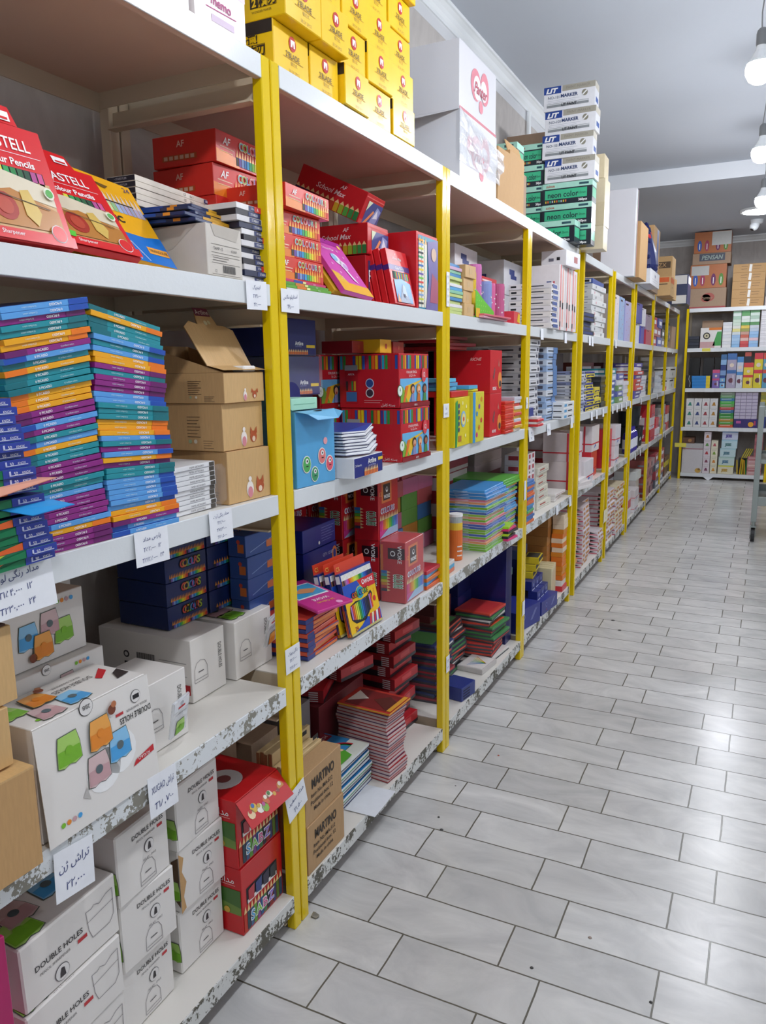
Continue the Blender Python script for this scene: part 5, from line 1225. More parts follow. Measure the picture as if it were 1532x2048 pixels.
for i, v in enumerate((2, 1, 0)):
    thing('blue_pencil_box', blue_pen_box(v), ['lowest', 'middle', 'topmost'][i] + ' navy blue pencil carton behind the three leaning colour packs', 'pencil box', (-0.17, 1.775, zb), [0.0, 0.03, 0.05][i]); zb += [0.107, 0.117, 0.067][i]
for i in range(6):
    mb, F, S, T = carton(0.055, 0.17, 0.055, c('34549a', 1)); F.r(0.5, 0.2, 0.9, 0.55, c('d8763a', 1)); S.r(0.55, 0.2, 0.9, 0.6, c('d8763a', 1)); S.e(0.6, 0.7, 0.1, c('c94a3a')); F.ln([(0.1, 0.2), (0.9, 0.8)], 0.002, c('8fa8d8'))
    thing('speckled_blue_box', mb, nth(i, 6) + ' speckled blue and orange box beside the first posts', 'pencil box', (-0.16 + random.uniform(-0.004, 0.004), 1.50, 0.6465 + 0.0555 * i), random.uniform(-0.03, 0.03), group='speckled blue boxes')
def pack24():
    w, h, d = 0.185, 0.178, 0.013
    mb = MB(); mb.box((-d, 0, 0), (0, w, h), c('20388f', 1), {'-y': c('1f2f74', 1)}, 0.0008)
    mb.box((-d, 0, h), (-d + 0.0015, w * 0.93, h + 0.028), c('d8432a', 1)); mb.poly([(-d + 0.0016, 0, h), (0, 0, h - 0.004), (0, w, h - 0.004), (-d + 0.0016, w, h)], c('d8432a', 1))
    F = Face(mb, (0, 0, 0), (0, 1, 0), (0, 0, 1), w, h)
    n = 24
    cols = ['8a5a3a', '3a2a24', 'a86a8a', 'b07ac0', 'd84ab0', 'e8502a', 'e87a2a', 'e8a01f', 'f0c81f', 'e8e03a', 'd8e05a', 'c0d84a', '9ac83a', '3fa03a', '1f8a3f', '1f9aa0', '2f8fd0', '2f6fc0', '2f4fb0', '1f3a8a', '1f2a6a', '2f3a5a', '24305a', '1c2444']
    for i in range(n):
        a = 0.03 + i * 0.0395; F.r(a, 0.80, a + 0.036, 0.88, c(cols[i], 1), 1); F.g([(a, 0.88), (a + 0.036, 0.88), (a + 0.036, 0.97), (a, 0.97)], c('eceae4'), 1)
    F.g([(0, 0.80), (0, 0.0), (1, 0.0), (1, 0.80)], c('f2c318', 1), 2)
    F.g([(0.45, 0.80), (1, 0.80), (1, 0.62), (0.62, 0.62)], c('cf2430', 1), 3); F.t('WOKE', 0.80, 0.73, 0.07, WHT, 4, mw=0.3, bold=0.02); F.e(0.62, 0.735, 0.04, WHT, 4); F.e(0.62, 0.74, 0.025, c('cf2430'), 5)
    F.g([(0, 0.80), (0.45, 0.80), (0.55, 0.66), (0, 0.52)], c('2450b8', 1), 3)
    F.e(0.47, 0.60, 0.13, c('f2e33a'), 4, n=24, rv=0.105); F.e(0.47, 0.60, 0.12, c('1f9ab0'), 5, n=24, rv=0.095)
    u = 0.24
    for ch, cc in zip('COLOURS', ('d8322e', 'e87a2a', '3fae5a', '2f6fd0', 'f0d21f', '3fa05a', 'f2e33a')): F.t(ch, u, 0.60, 0.085, K, 6, bold=0.07); F.t(ch, u, 0.60, 0.078, c(cc, 1), 7, bold=0.02); u += 0.078
    F.g([(0.08, 0.36), (0.12, 0.46), (0.3, 0.50), (0.6, 0.46), (0.80, 0.56), (0.84, 0.50), (0.80, 0.38), (0.66, 0.24), (0.5, 0.14), (0.2, 0.16), (0.09, 0.24)], K, 3)
    for i in range(14): a = 0.11 + i * 0.05; F.r(a, 0.18 + 0.012 * abs(i - 5), a + 0.04, 0.455 + 0.004 * i, c(cols[(i * 2 + 3) % 24], 1), 4)
    F.t('24', 0.18, 0.09, 0.07, c('a02a2a'), 4, bold=0.02); F.g([(0.0, 0.0), (0.35, 0.09), (0.55, 0.18), (0.72, 0.13), (1, 0.23), (1, 0)], c('2450b8', 1), 3)
    for i in range(5): F.g([(0.58 + i * 0.08, 0.02), (0.63 + i * 0.08, 0.02), (0.70 + i * 0.07, 0.2), (0.64 + i * 0.07, 0.2)], c(['d8322e', 'f0e2c0', 'd8322e', 'f2efe6', 'c92a2a'][i], 1), 4)
    F.e(0.88, 0.40, 0.045, c('cf2430'), 4); F.t('WOKE', 0.9, 0.5, 0.03, c('cf2430'), 4, rot=PI / 2)
    F.r(0, 0, 1, 0.035, c('c9c07a', 1), 5)
    S = Face(mb, (-d, 0, 0), (1, 0, 0), (0, 0, 1), d, h); S.r(0.0, 0.0, 1, 0.42, c('e0901f', 1)); S.r(0.2, 0.0, 0.5, 0.7, c('b83a3a'), 2); S.r(0, 0.85, 1, 0.97, WHT, 2); S.r(0.6, 0.05, 0.9, 0.8, c('2a3f8f'), 2)
    T_ = Face(mb, (-d + 0.0016, 0, h), (0, 1, 0), (0, 0, 1), w * 0.93, 0.028); T_.t('CS', 0.09, 0.45, 0.42, c('f0c85a'))
    return mb.mesh('colour_pencil_pack')
P24 = pack24()
for i in range(3):
    rest(thing('colour_pencil_pack', P24, ['front', 'middle', 'rear'][i] + ' of three leaning packs of 24 colour pencils', 'pencil pack', (-0.012 - 0.028 * i, 1.762 - 0.016 * i, 0.65), 0.0, -0.02, [-0.22, -0.20, -0.18][i]), 0.6465)
for i in range(9):
    mb, F, S, T = carton(0.15, 0.165, 0.0115, c(['2b3a86', 'd8563a'][i % 2], 1)); F.r(0.0, 0.0, 0.22, 1, c('22307a', 1)); F.r(0.24, 0.15, 0.98, 0.85, c(['e0763a', 'e88a4a', 'd9624a'][i % 3], 1)); T.r(0, 0, 1, 1, c('d84a3a', 1))
    thing('orange_pencil_pack', mb, nth(i, 9) + ' orange and navy pack in the slanting pile under the magenta pack', 'pencil pack', (-0.035 + random.uniform(-0.006, 0.006), 1.575 - 0.002 * i, 0.6468 + 0.0128 * i), random.uniform(-0.05, 0.05) + 0.05, 0.0, group='orange and navy packs')
mb = MB(); mb.box((-0.19, 0, 0), (0, 0.13, 0.009), c('c9348a', 1), None, 0.002)
T = Face(mb, (0, 0, 0.009), (0, 1, 0), (-1, 0, 0), 0.13, 0.19); T.r(0.08, 0.42, 0.92, 0.86, c('e9f0f2', 1)); T.r(0.11, 0.45, 0.89, 0.83, c('3f9ac9', 1), 2); T.g([(0.2, 0.62), (0.5, 0.72), (0.85, 0.62), (0.6, 0.52)], c('c98a5a'), 3); T.t('WOKE', 0.5, 0.30, 0.07, WHT, rot=PI, mw=0.7); T.t('24 Colours', 0.5, 0.19, 0.05, c('f0c02a'), rot=PI, mw=0.8); T.e(0.7, 0.07, 0.05, c('f3a6d2'))
thing('magenta_pencil_pack', mb, 'magenta pack with a blue picture on top of the slanting orange pile', 'pencil pack', (-0.005, 1.575, 0.776), -0.25, 0.0, -0.18 + 0.30)

# ---- lowest shelf
M_MART = kraft('printed_kraft_carton', 'b8946a')
def martino(h, d=0.055, w=0.19):
    mb, F, S, T = carton(d, w, h, M_MART)
    k1 = c('332a22')
    F.t('MARTINO', 0.48, 0.74, 0.19, k1, bold=0.03, mw=0.68, stretch=0.7, rot=0.0)
    for i, s_ in enumerate(('Item No.:MA-512', 'Positional box: 12', 'Made in china')): F.t(s_, 0.44, 0.52 - i * 0.14, 0.085, k1, bold=0.012, mw=[0.58, 0.6, 0.45][i])
    return mb
thing('printed_carton', martino(0.135), 'lower brown printed carton on the bottom shelf by the first posts', 'cardboard box', (-0.006, 1.492, 0.0965), 0.0)
thing('printed_carton', martino(0.142), 'upper brown printed carton on the bottom shelf by the first posts', 'cardboard box', (-0.009, 1.492, 0.2320), 0.01)
M_WOOD = mat('pale_wood_board', 'd8bd8c', 0.6, scale=14, amt=0.12)
for i in range(7):
    mb = MB(); mb.box((-0.011, 0, 0), (0, 0.185 - 0.004 * (i % 3), 0.285 + (0.030 if i > 2 else 0) + 0.003 * (i % 2)), M_WOOD, None, 0.001)
    if i in (0, 3): F = Face(mb, (0, 0, 0.24), (0, 1, 0), (0, 0, 1), 0.185, 0.08); F.r(0.75, 0.75, 0.9, 0.9, K)
    thing('wooden_board', mb, ['first', 'second', 'third', 'fourth', 'fifth', 'sixth', 'rearmost'][i] + ' upright pale wood board behind the brown printed cartons', 'board', (-0.067 - 0.0125 * i, 1.490 + 0.002 * (i % 2), 0.0965), 0.0, group='pale wood boards')
def pad(w, d, h, edge, spine, top):
    mb = MB(); mb.box((-d, 0, 0), (0, w, h), c(edge), {'+z': c(top, 1), '-z': c(spine, 1)}, 0.0006)
    mb.box((-d, -0.0006, 0.0), (0.0006, w, h * 0.28), c(spine, 1))
    return mb
RP = [pad(0.11, 0.19, 0.0108, 'cfb8b6', a, b).mesh('drawing_book') for a, b in (('a02a34', '8f2630'), ('b03a3a', '8f2630'), ('5a3a5a', '6a2f3a'))]
for i in range(21):
    xo = -0.018 + 0.006 * math.sin(i * 0.7)
    thing('drawing_book', RP[i % 3], nth(i, 21) + ' red edged drawing book in the tall bottom shelf pile', 'book', (xo, 1.984 + 0.004 * math.sin(i * 0.5), 0.0968 + 0.0112 * i), -0.10 + random.uniform(-0.02, 0.02), group='red edged drawing books')
mb = pad(0.14, 0.19, 0.006, 'd8a83a', 'c0392f', 'b83a2f'); T = Face(mb, (0, 0, 0.006), (0, 1, 0), (-1, 0, 0), 0.14, 0.19); T.r(0.08, 0.1, 0.9, 0.9, c('7a2a2a', 1)); T.g([(0.1, 0.1), (0.5, 0.5), (0.8, 0.3), (0.6, 0.1)], c('5a2018'), 2); T.g([(0.2, 0.9), (0.5, 0.6), (0.8, 0.9)], c('e3d9cc'), 2); T.r(0.1, 0.02, 0.95, 0.10, c('e0a03a', 1), 3)
thing('drawing_book', mb, 'open faced drawing book with yellow and maroon cover topping the red pile', 'book', (0.0, 1.965, 0.334), -0.06)
for i in range(11):
    mb = pad(0.19, 0.17, 0.010, 'dfe2e4', ['24407f', '2f2f3a', '3f8f4a'][i % 3], '2f7fb8')
    if i == 10:
        T = Face(mb, (0, 0, 0.010), (0, 1, 0), (-1, 0, 0), 0.19, 0.17); T.r(0, 0, 1, 0.4, c('e6eadf', 1)); T.r(0.5, 0.75, 0.95, 0.95, c('8a1f2a', 1), 2); T.t('SKETCH', 0.72, 0.85, 0.08, WHT, 3, mw=0.35)
        for r_, cc in ((0.42, 'c93a3a'), (0.38, 'e8c82a'), (0.34, '3fa05a'), (0.30, '3f8fd0')): T.g([(0.45 + r_ * math.cos(t), 0.25 + r_ * math.sin(t)) for t in [PI * k_ / 14 for k_ in range(15)]], c(cc, 1), 3 + int((0.42 - r_) * 100 / 4))
        T.g([(0.0, 0.05), (0.5, 0.05), (0.6, 0.3), (0.3, 0.42), (0, 0.3)], c('5fae3a', 1), 9); T.e(0.3, 0.35, 0.05, c('e8c8a0'), 10); T.e(0.55, 0.3, 0.04, c('e8c8a0'), 10)
    rest(thing('sketch_pad', mb, nth(i, 11) + ' blue and white sketch pad in the low slanted pile', 'sketch pad', (-0.075 + 0.003 * (i % 3), 1.792 - 0.002 * i, 0.1), 0.02 * math.sin(i), 0.0), 0.0965 + 0.0125 * i)
mb = MB(); a, b, c_, d_ = [(-0.072, 1.812), (0.034, 1.802), (0.030, 1.953), (-0.070, 1.972)]
mb.box((-0.10, 0, 0), (0, 0.15, 0.0008), c('dfe2e8')); thing('paper_sheet', mb, 'loose white sheet lying over the bottom shelf lip', 'paper', (0.030, 1.800, 0.0975), 0.03)
def black_end(w=0.17, h=0.042, d=0.22):
    mb, F, S, T = carton(d, w, h, c('b3242c', 1))
    F.r(0, 0, 1, 0.28, c('26222a', 1)); S.r(0.55, 0.0, 1.0, 1, c('8a2028', 1)); S.r(0.0, 0, 0.8, 0.5, c('231d24', 1), 2)
    for i in range(5): S.r(0.78, 0.1 + i * 0.17, 0.92, 0.18 + i * 0.17, c('d8d2d4'), 3)
    T.r(0.2, 0.1, 0.8, 0.9, c('c0343a', 1)); F.r(0.3, 0.45, 0.7, 0.85, c('d0484c', 1))
    return mb.mesh('red_wrapped_pack')
BE = black_end()
for i in range(9):
    thing('red_wrapped_pack', BE, nth(i, 9) + ' red pack with a black band in the tall wrapped pile', 'pencil pack', (-0.125 - 0.02 * (i % 2), 2.385 - 0.125 + 0.006 * (i % 3), 0.0968 + 0.0435 * i), random.uniform(-0.14, 0.06), group='red packs with black bands')
for i, (x_, y_, z_, r_) in enumerate([(-0.23, 2.02, 0.335, 0.3), (-0.21, 2.10, 0.378, -0.2), (-0.26, 1.93, 0.421, 0.1)]):
    thing('red_wrapped_pack', BE, ['first', 'second', 'third'][i] + ' loose red pack thrown behind the drawing books', 'pencil pack', (x_, y_ - 0.06, z_), r_)
mb, F, S, T = carton(0.17, 0.30, 0.236, c('6d2026')); thing('red_carton', mb, 'dark red carton buried behind the drawing books', 'box', (-0.23, 1.93, 0.0965))
mb, F, S, T = carton(0.15, 0.16, 0.27, c('857f80', 1)); F.r(0.2, 0.4, 0.85, 0.7, c('b8b2b0')); F.e(0.35, 0.55, 0.05, RED, 2); thing('grey_wrapped_box', mb, 'grey wrapped box at the back of the bottom shelf above the sketch pads', 'box', (-0.25, 1.75, 0.0965))
mb, F, S, T = carton(0.13, 0.13, 0.26, M_KRAFTG); thing('brown_carton', mb, 'brown carton at the back of the bottom shelf beside the grey wrapped one', 'cardboard box', (-0.25, 1.60, 0.0965))

# ================================================================ THIRD AND FOURTH RACKS
def pile(name, where, cat, group, loc, n, d, w, h, cols, art=None, jit=0.004, jr=0.03, top=None, side=None, gap=0.0004, rz=0.0):
    """n boxes piled up; the colours repeat; where finishes the label"""
    ms = []
    for cc in cols:
        mb, F, S, T = carton(d, w, h, c(cc, 1) if isinstance(cc, str) else cc)
        if art: art(F, S, T, len(ms))
        ms.append(mb.mesh(name))
    out = []
    for i in range(n):
        k = random.randrange(len(ms)) if len(ms) > 2 else i % len(ms)
        out.append(thing(name, ms[k], nth(i, n) + ' ' + where, cat, (loc[0] + random.uniform(-jit, jit), loc[1] + random.uniform(-jit, jit) * 0.5, loc[2] + 0.0006 + i * (h + gap)), rz + random.uniform(-jr, jr), group=group))
    return out
def one(name, d, w, h, col, label, cat, loc, rz=0.0, art=None, group=None):
    mb, F, S, T = carton(d, w, h, c(col, 1) if isinstance(col, str) else col)
    if art: art(F, S, T, 0)
    return thing(name, mb, label, cat, (loc[0], loc[1], loc[2] + 0.0006), rz, group=group)
def loop_logo(F, S, T, k):
    P_ = c('d9808e')
    F.e(0.42, 0.55, 0.24, P_, 2, n=20); F.e(0.45, 0.52, 0.18, c('e6e4e8'), 3, n=20); F.e(0.66, 0.60, 0.21, P_, 2, n=20, rv=0.25); F.e(0.63, 0.55, 0.16, c('e6e4e8'), 3, n=20); F.e(0.56, 0.28, 0.10, P_, 2, n=16); F.t('Panter', 0.54, 0.52, 0.17, c('b8475c'), 5, sh=0.4, mw=0.36, bold=0.02)
    F.r(0, 0.0, 1, 0.05, c('c9717e'), 2)
M_WC = mat('white_glossy_carton', 'dcdbe0', 0.35, scale=6, amt=0.03)
# ---- top of third rack
one('blue_folder_box', 0.2, 0.035, 0.42, '5aa9d6', 'thin light blue box standing right of the yellow blade boxes', 'box', (-0.05, 2.20, 2.011), art=lambda F, S, T, k: (F.r(0.1, 0.6, 0.9, 0.75, c('d0607a')), F.ln([(0.2, 0.1), (0.5, 0.9)], 0.003, WHT)))
def lower_art(F, S, T, k):
    loop_logo(F, S, T, k); S.e(0.2, 0.5, 0.42, c('cf8f98'), 1, n=28); S.e(0.2, 0.5, 0.38, c('dcdbe0'), 2, n=28); S.r(0.0, 0.3, 0.22, 0.75, c('6a7080'), 3); F.e(0.25, 0.6, 0.13, c('d9808e'), 2)
lo = one('white_pink_carton', 0.34, 0.40, 0.235, M_WC, 'lower white carton with a pink loop logo, under clear film', 'carton', (-0.03, 2.635, 2.011), 0.0, lower_art)
one('white_pink_carton', 0.34, 0.395, 0.22, M_WC, 'upper white carton with a pink loop logo on top of the third rack', 'carton', (-0.035, 2.640, 2.247), 0.0, loop_logo)
mb = MB(); N_ = 9
for i in range(N_):
    for j in range(6):
        def wp(i_, j_): return (0.004 + 0.035 * math.sin(j_ / 6 * PI) * (0.4 + 0.5 * math.sin(i_ * 1.9 + 1)) * (i_ / N_) + 0.003 * math.sin(i_ * 5 + j_ * 3), -0.01 + 0.44 * i_ / N_ + 0.05 * (j_ < 4) * (i_ == N_), 0.238 - 0.17 * j_ / 6 - 0.05 * (i_ / N_) * (1 - j_ / 6))
        mb.poly([wp(i, j), wp(i + 1, j), wp(i + 1, j + 1), wp(i, j + 1)], M_FILM2)
part('plastic_bag', mb, lo, label='crumpled clear plastic bag draped over the front')
mb = MB(); mb.poly([(-0.3, -0.001, 0.22), (0, -0.001, 0.235), (-0.12, -0.07, 0.205), (-0.3, -0.06, 0.2)], M_KRAFTG); mb.poly([(-0.3, -0.002, 0.219), (-0.3, -0.061, 0.199), (-0.12, -0.071, 0.204), (0, -0.002, 0.234)], M_KRAFTG)
part('open_flap', mb, lo, label='brown inner side of an open flap')
one('brown_carton', 0.2, 0.14, 0.215, M_KRAFT, 'narrow brown carton right of the white and pink cartons', 'cardboard box', (-0.03, 3.055, 2.011), -0.05)
kc = one('brown_carton', 0.24, 0.205, 0.235, M_KRAFT, 'brown open carton beside the green neon boxes', 'cardboard box', (-0.028, 3.205, 2.011), 0.0)
mb = MB(); mb.box((-0.003, 0, 0), (0, 0.20, 0.045), M_KRAFT); part('open_flap', mb, kc, (-0.01, 0.0, 0.235), ry=-0.3)
NEO = 'top of the fourth rack'
def neon(F, S, T, k):
    for G in (S, F):
        G.r(0, 0, 1, 0.74, c('1a2430', 1), 1); G.r(0, 0.74, 1, 1, c('a9dcc9', 1), 1)
        G.r(0.05, 0.24, 0.90, 0.68, c('3cb887', 1), 2)
    S.t('zuixua', 0.16, 0.87, 0.12, c('b0705a'), 2, mw=0.22, bold=0.03); S.t('neon color', 0.42, 0.45, 0.27, c('14303a'), 3, mw=0.62, bold=0.015); S.t('1.0mm', 0.80, 0.45, 0.11, c('14503a'), 3, mw=0.16); S.t('360pcs', 0.82, 0.13, 0.11, WHT, 3, mw=0.2, bold=0.03)
    S.r(0.74, 0.82, 0.93, 0.92, c('24505a'), 2); 
    for i in range(10): S.r(0.06 + i * 0.045, 0.08, 0.085 + i * 0.045, 0.18, [c('d8c23a'), c('d8703a'), c('3fb08a'), c('c0c4c8')][i % 4], 3)
def lit(F, S, T, k):
    S.r(0.0, 0.70, 0.34, 1.0, c('1f4190', 1), 1); S.t('LIT', 0.16, 0.84, 0.19, WHT, 2, bold=0.05, sh=0.25, stretch=1.3); S.r(0.36, 0.76, 1.0, 1.0, c('a7a294', 1), 1); S.t('PAINT MARKER', 0.67, 0.89, 0.11, c('8a8476'), 2, mw=0.56)
    S.t('NO-101', 0.20, 0.55, 0.12, c('3a4a6a'), 2, mw=0.25); S.t('MARKER', 0.50, 0.58, 0.14, c('1f3a6a'), 2, mw=0.35, bold=0.03); lines(S, 0.08, 0.7, 0.42, 2, 0.07, c('9aa0b0'), 0.0012)
    S.r(0.06, 0.14, 0.88, 0.30, c('8d9194', 1), 2); S.r(0.06, 0.24, 0.88, 0.28, c('d8dadc', 1), 3); S.t('LIT PAINT', 0.5, 0.21, 0.11, c('23262c'), 4, mw=0.4, bold=0.03); S.e(0.80, 0.58, 0.13, c('8a8676'), 2); S.ln([(0.76, 0.5), (0.84, 0.66)], 0.006, WHT, 3)
    F.r(0, 0.72, 1, 1, c('c9c4b6')); F.r(0.2, 0.2, 0.8, 0.4, c('3a5aa0'))
for i in range(2):
    one('neon_pen_box', 0.26, 0.11, 0.106, '1d2a33', ['lower', 'upper'][i] + ' green neon color pen box in the right stack, under the marker boxes', 'pen box', (0.088, 4.262, 2.118 + 0.1075 * i), 0.0, neon, 'green neon pen boxes')
one('neon_pen_box', 0.25, 0.10, 0.106, '1d2a33', 'green neon color pen box standing lowest in the right stack', 'pen box', (0.088, 4.270, 2.0105), 0.0, neon, 'green neon pen boxes')
one('neon_pen_box', 0.25, 0.115, 0.110, '1d2a33', 'green neon color pen box at the very front, nearest the lip', 'pen box', (0.030, 4.135, 2.0105), -0.04, neon, 'green neon pen boxes')
for i in range(4):
    one('paint_marker_box', 0.262, 0.105, 0.1165, 'e6e6ea', nth(i, 4) + ' white paint marker box in the stack on the green boxes', 'marker box', (0.098 - [0.0, 0.012, 0.003, 0.010][i], 4.258, 2.334 + 0.1172 * i), [-0.02, 0.03, -0.01, 0.02][i], lit, 'white paint marker boxes')
mb = MB(); mb.poly([(0, 0, 0), (-0.05, 0.0, 0.02), (-0.01, 0.05, 0.03)], c('b9b6ac')); mb.poly([(0, 0, -0.0008), (-0.01, 0.05, 0.0292), (-0.05, 0.0, 0.0192)], c('b9b6ac')); part('torn_flap', mb, [o for o in bpy.data.objects if o.name.startswith('paint_marker_box')][-1], (-0.0, 0.05, 0.116))
for i in range(5):
    one('neon_pen_box', 0.14, 0.11, 0.106, '1d2a33', nth(i, 5) + ' green neon box in the rear column left of the marker boxes', 'pen box', (-0.172, 4.27, 2.0105 + 0.1068 * i), 0.03 * (i % 2), neon, 'green neon pen boxes')
one('neon_pen_box', 0.22, 0.11, 0.108, '1d2a33', 'green neon color box half hidden behind the white and pink cartons', 'pen box', (-0.095, 3.52, 2.252), 0.0, neon, 'green neon pen boxes')
one('brown_carton', 0.22, 0.2, 0.24, M_KRAFTG, 'brown carton carrying the half hidden green neon box', 'cardboard box', (-0.10, 3.50, 2.0105))
for i in range(3):
    one('brown_carton', 0.25, 0.3, 0.225, M_KRAFTG, ['lowest', 'middle', 'topmost'][i] + ' brown carton in the back stack reaching the ceiling band', 'cardboard box', (-0.23, 4.60, 2.0105 + 0.227 * i), 0.02, lambda F, S, T, k: (S.r(0.45, 0.35, 0.8, 0.75, c('cfd6e0')), S.t('CARTON', 0.62, 0.66, 0.05, K)))
pile('cream_box', 'cream box in the stack right of the marker boxes', 'box', 'cream boxes on top', (0.11, 4.47, 2.0105), 4, 0.2, 0.14, 0.122, ['ddcfae', 'd8c8a4'], jit=0.006)
# ---- tops further on
mb = MB(); mb.box((-0.235, 0, 0), (0.0, 0.06, 0.60), M_WC, None, 0.003); mb.box((-0.235, 0.062, 0), (0.0, 0.07, 0.59), c('6fae6a')); mb.box((-0.235, 0.072, 0), (0.002, 0.085, 0.595), c('c9a0b8'))
thing('foam_board_stack', mb, 'tall white board standing on edge on top of the fifth rack', 'board', (0.06, 5.92, 2.0115), 0.0)
one('brown_carton', 0.22, 0.38, 0.39, M_KRAFT, 'brown carton right behind the tall white board', 'cardboard box', (0.085, 6.02, 2.011))
one('white_marker_carton', 0.25, 0.55, 0.115, 'e6e9ee', 'white carton under the net of dark blue marbles', 'carton', (0.10, 6.52, 2.011), 0.0, lambda F, S, T, k: (F.t('PAM', 0.5, 0.65, 0.22, NAVY), lines(F, 0.2, 0.8, 0.4, 2, 0.15, c('7a8298'))))
mb = MB()
random.seed(3)
M_MARB = mat('navy_marbles', '1c2457', 0.25, scale=300, amt=0.5)
for i in range(130):
    zz = random.uniform(0, 0.36); r_ = 0.11 * (1 - zz / 0.45) ; a_ = random.uniform(0, 2 * PI)
    x_ = r_ * math.cos(a_) * 0.9; y_ = r_ * math.sin(a_) * 1.5
    s_ = 0.018
    mb.lathe([(0.001, -s_), (s_ * 0.8, -s_ * 0.6), (s_, 0), (s_ * 0.8, s_ * 0.6), (0.001, s_)], M_MARB if zz < 0.24 or zz > 0.29 else c('c0303a', 1), (x_, y_, zz + s_), 6)
mb.lathe([(0.10, 0), (0.12, 0.05), (0.10, 0.15), (0.06, 0.28), (0.02, 0.38)], c('232a5a', 1), n=14)
o = thing('net_bag', mb, 'blue and red mesh bag of small items on the white carton', 'net bag', (0.0, 6.80, 2.128))
random.seed(11)
one('brown_carton', 0.2, 0.4, 0.42, M_KRAFT, 'brown carton with a blue strip behind the mesh bag', 'cardboard box', (0.03, 7.15, 2.13), 0.0, lambda F, S, T, k: F.r(0.5, 0.02, 0.8, 0.98, c('5a6fa8', 1)))
one('brown_carton', 0.22, 0.42, 0.115, M_KRAFTG, 'low brown carton under the blue striped one', 'cardboard box', (0.03, 7.14, 2.011))
one('brown_carton', 0.2, 0.3, 0.55, M_KRAFTG, 'tall brown carton right after the tall white board, near the ceiling', 'cardboard box', (-0.17, 6.6, 2.011))
one('orange_print_carton', 0.26, 0.36, 0.17, M_KRAFTL, 'pale carton with red and orange print on the eighth rack top', 'cardboard box', (0.12, 7.72, 2.011), 0.0, lambda F, S, T, k: (F.r(0, 0.68, 0.8, 0.95, c('d9622a', 1)), S.r(0.1, 0.7, 0.95, 0.95, c('d9622a', 1)), S.ln([(0.1, 0.6), (0.9, 0.6)], 0.008, c('5a4632')), F.e(0.4, 0.45, 0.06, c('5a4632'))))
for i in range(2):
    one('brown_carton', 0.3, 0.3, 0.2, M_KRAFTL, ['lower', 'upper'][i] + ' brown carton with dark stamps on the eighth rack top', 'cardboard box', (0.10 - 0.02 * i, 8.15, 2.011 + 0.202 * i), 0.0, lambda F, S, T, k: (S.r(0.45, 0.45, 0.95, 0.75, c('5a4632')), S.t('ZX', 0.7, 0.6, 0.2, M_KRAFTL, 2)))
one('navy_blister_box', 0.2, 0.35, 0.30, '2f3f6a', 'navy box with white and clear panels at the far end of the top', 'box', (0.165, 8.9, 2.011), 0.0, lambda F, S, T, k: (S.r(0.25, 0.68, 0.95, 0.98, WHT, 1), S.r(0.25, 0.02, 0.95, 0.30, WHT, 1), S.t('3', 0.12, 0.35, 0.14, WHT, 2), F.r(0.1, 0.7, 0.9, 0.95, WHT)))

# ---- third rack, upper shelf (z 1.56)
pile('pastel_notebook', 'pastel notebook in the wrapped pile beside the second posts', 'notebook', 'pastel notebooks in film', (-0.012, 2.475, 1.561), 15, 0.16, 0.135, 0.0108, ['8fc8a8', '5aa6d8', 'e8a8bc', 'c9d88a', 'e9e6ea', '4f8fc8', 'd8b0cc'])
pile('small_kraft_box', 'small brown taped box in the pile next to the pastel notebooks', 'cardboard box', 'small brown boxes', (-0.005, 2.618, 1.561), 4, 0.12, 0.095, 0.043, [M_KRAFTL], jr=0.06, art=lambda F, S, T, k: F.r(0.35, 0.3, 0.6, 0.7, c('c9a878')))
pile('red_white_box', 'red and white box in the third rack dim pile', 'box', 'red and white boxes', (-0.22, 2.62, 1.561), 8, 0.2, 0.28, 0.034, ['c9303a', 'e2d6d4', 'b8404a'], art=lambda F, S, T, k: (F.r(0.0, 0.0, 1, 0.35, c(['e9dcd8', 'b02a34', 'e9dcd8'][k], 1)), F.e(0.9, 0.5, 0.2, c('d88a8a'))))
pile('red_stripe_box', 'red striped white box behind the pink pencil cases', 'box', 'red striped boxes', (-0.12, 3.05, 1.561), 7, 0.085, 0.27, 0.027, ['ece6e6', 'cf2f3a', 'e9e2e4'], art=lambda F, S, T, k: F.r(0.3, 0.35, 0.75, 0.6, K if k != 1 else c('e9d0d0')))
def stamp(F, S, T, k):
    for G in (F, S): G.r(0.25, 0.62, 0.5, 0.78, c('2a3a7a')); G.r(0.32, 0.5, 0.6, 0.62, c('2a3a7a'))
for i in range(2):
    one('white_ink_carton', 0.22, 0.30, 0.14, 'd6d6da', ['lower', 'upper'][i] + ' white carton with dark blue stamps at the back of the third rack', 'carton', (-0.21, 3.06, 1.60 + 0.141 * i), 0.03, stamp)
one('white_ink_carton', 0.22, 0.30, 0.037, 'd6d6da', 'flat white carton under the blue stamped ones at the back', 'carton', (-0.21, 3.06, 1.561))
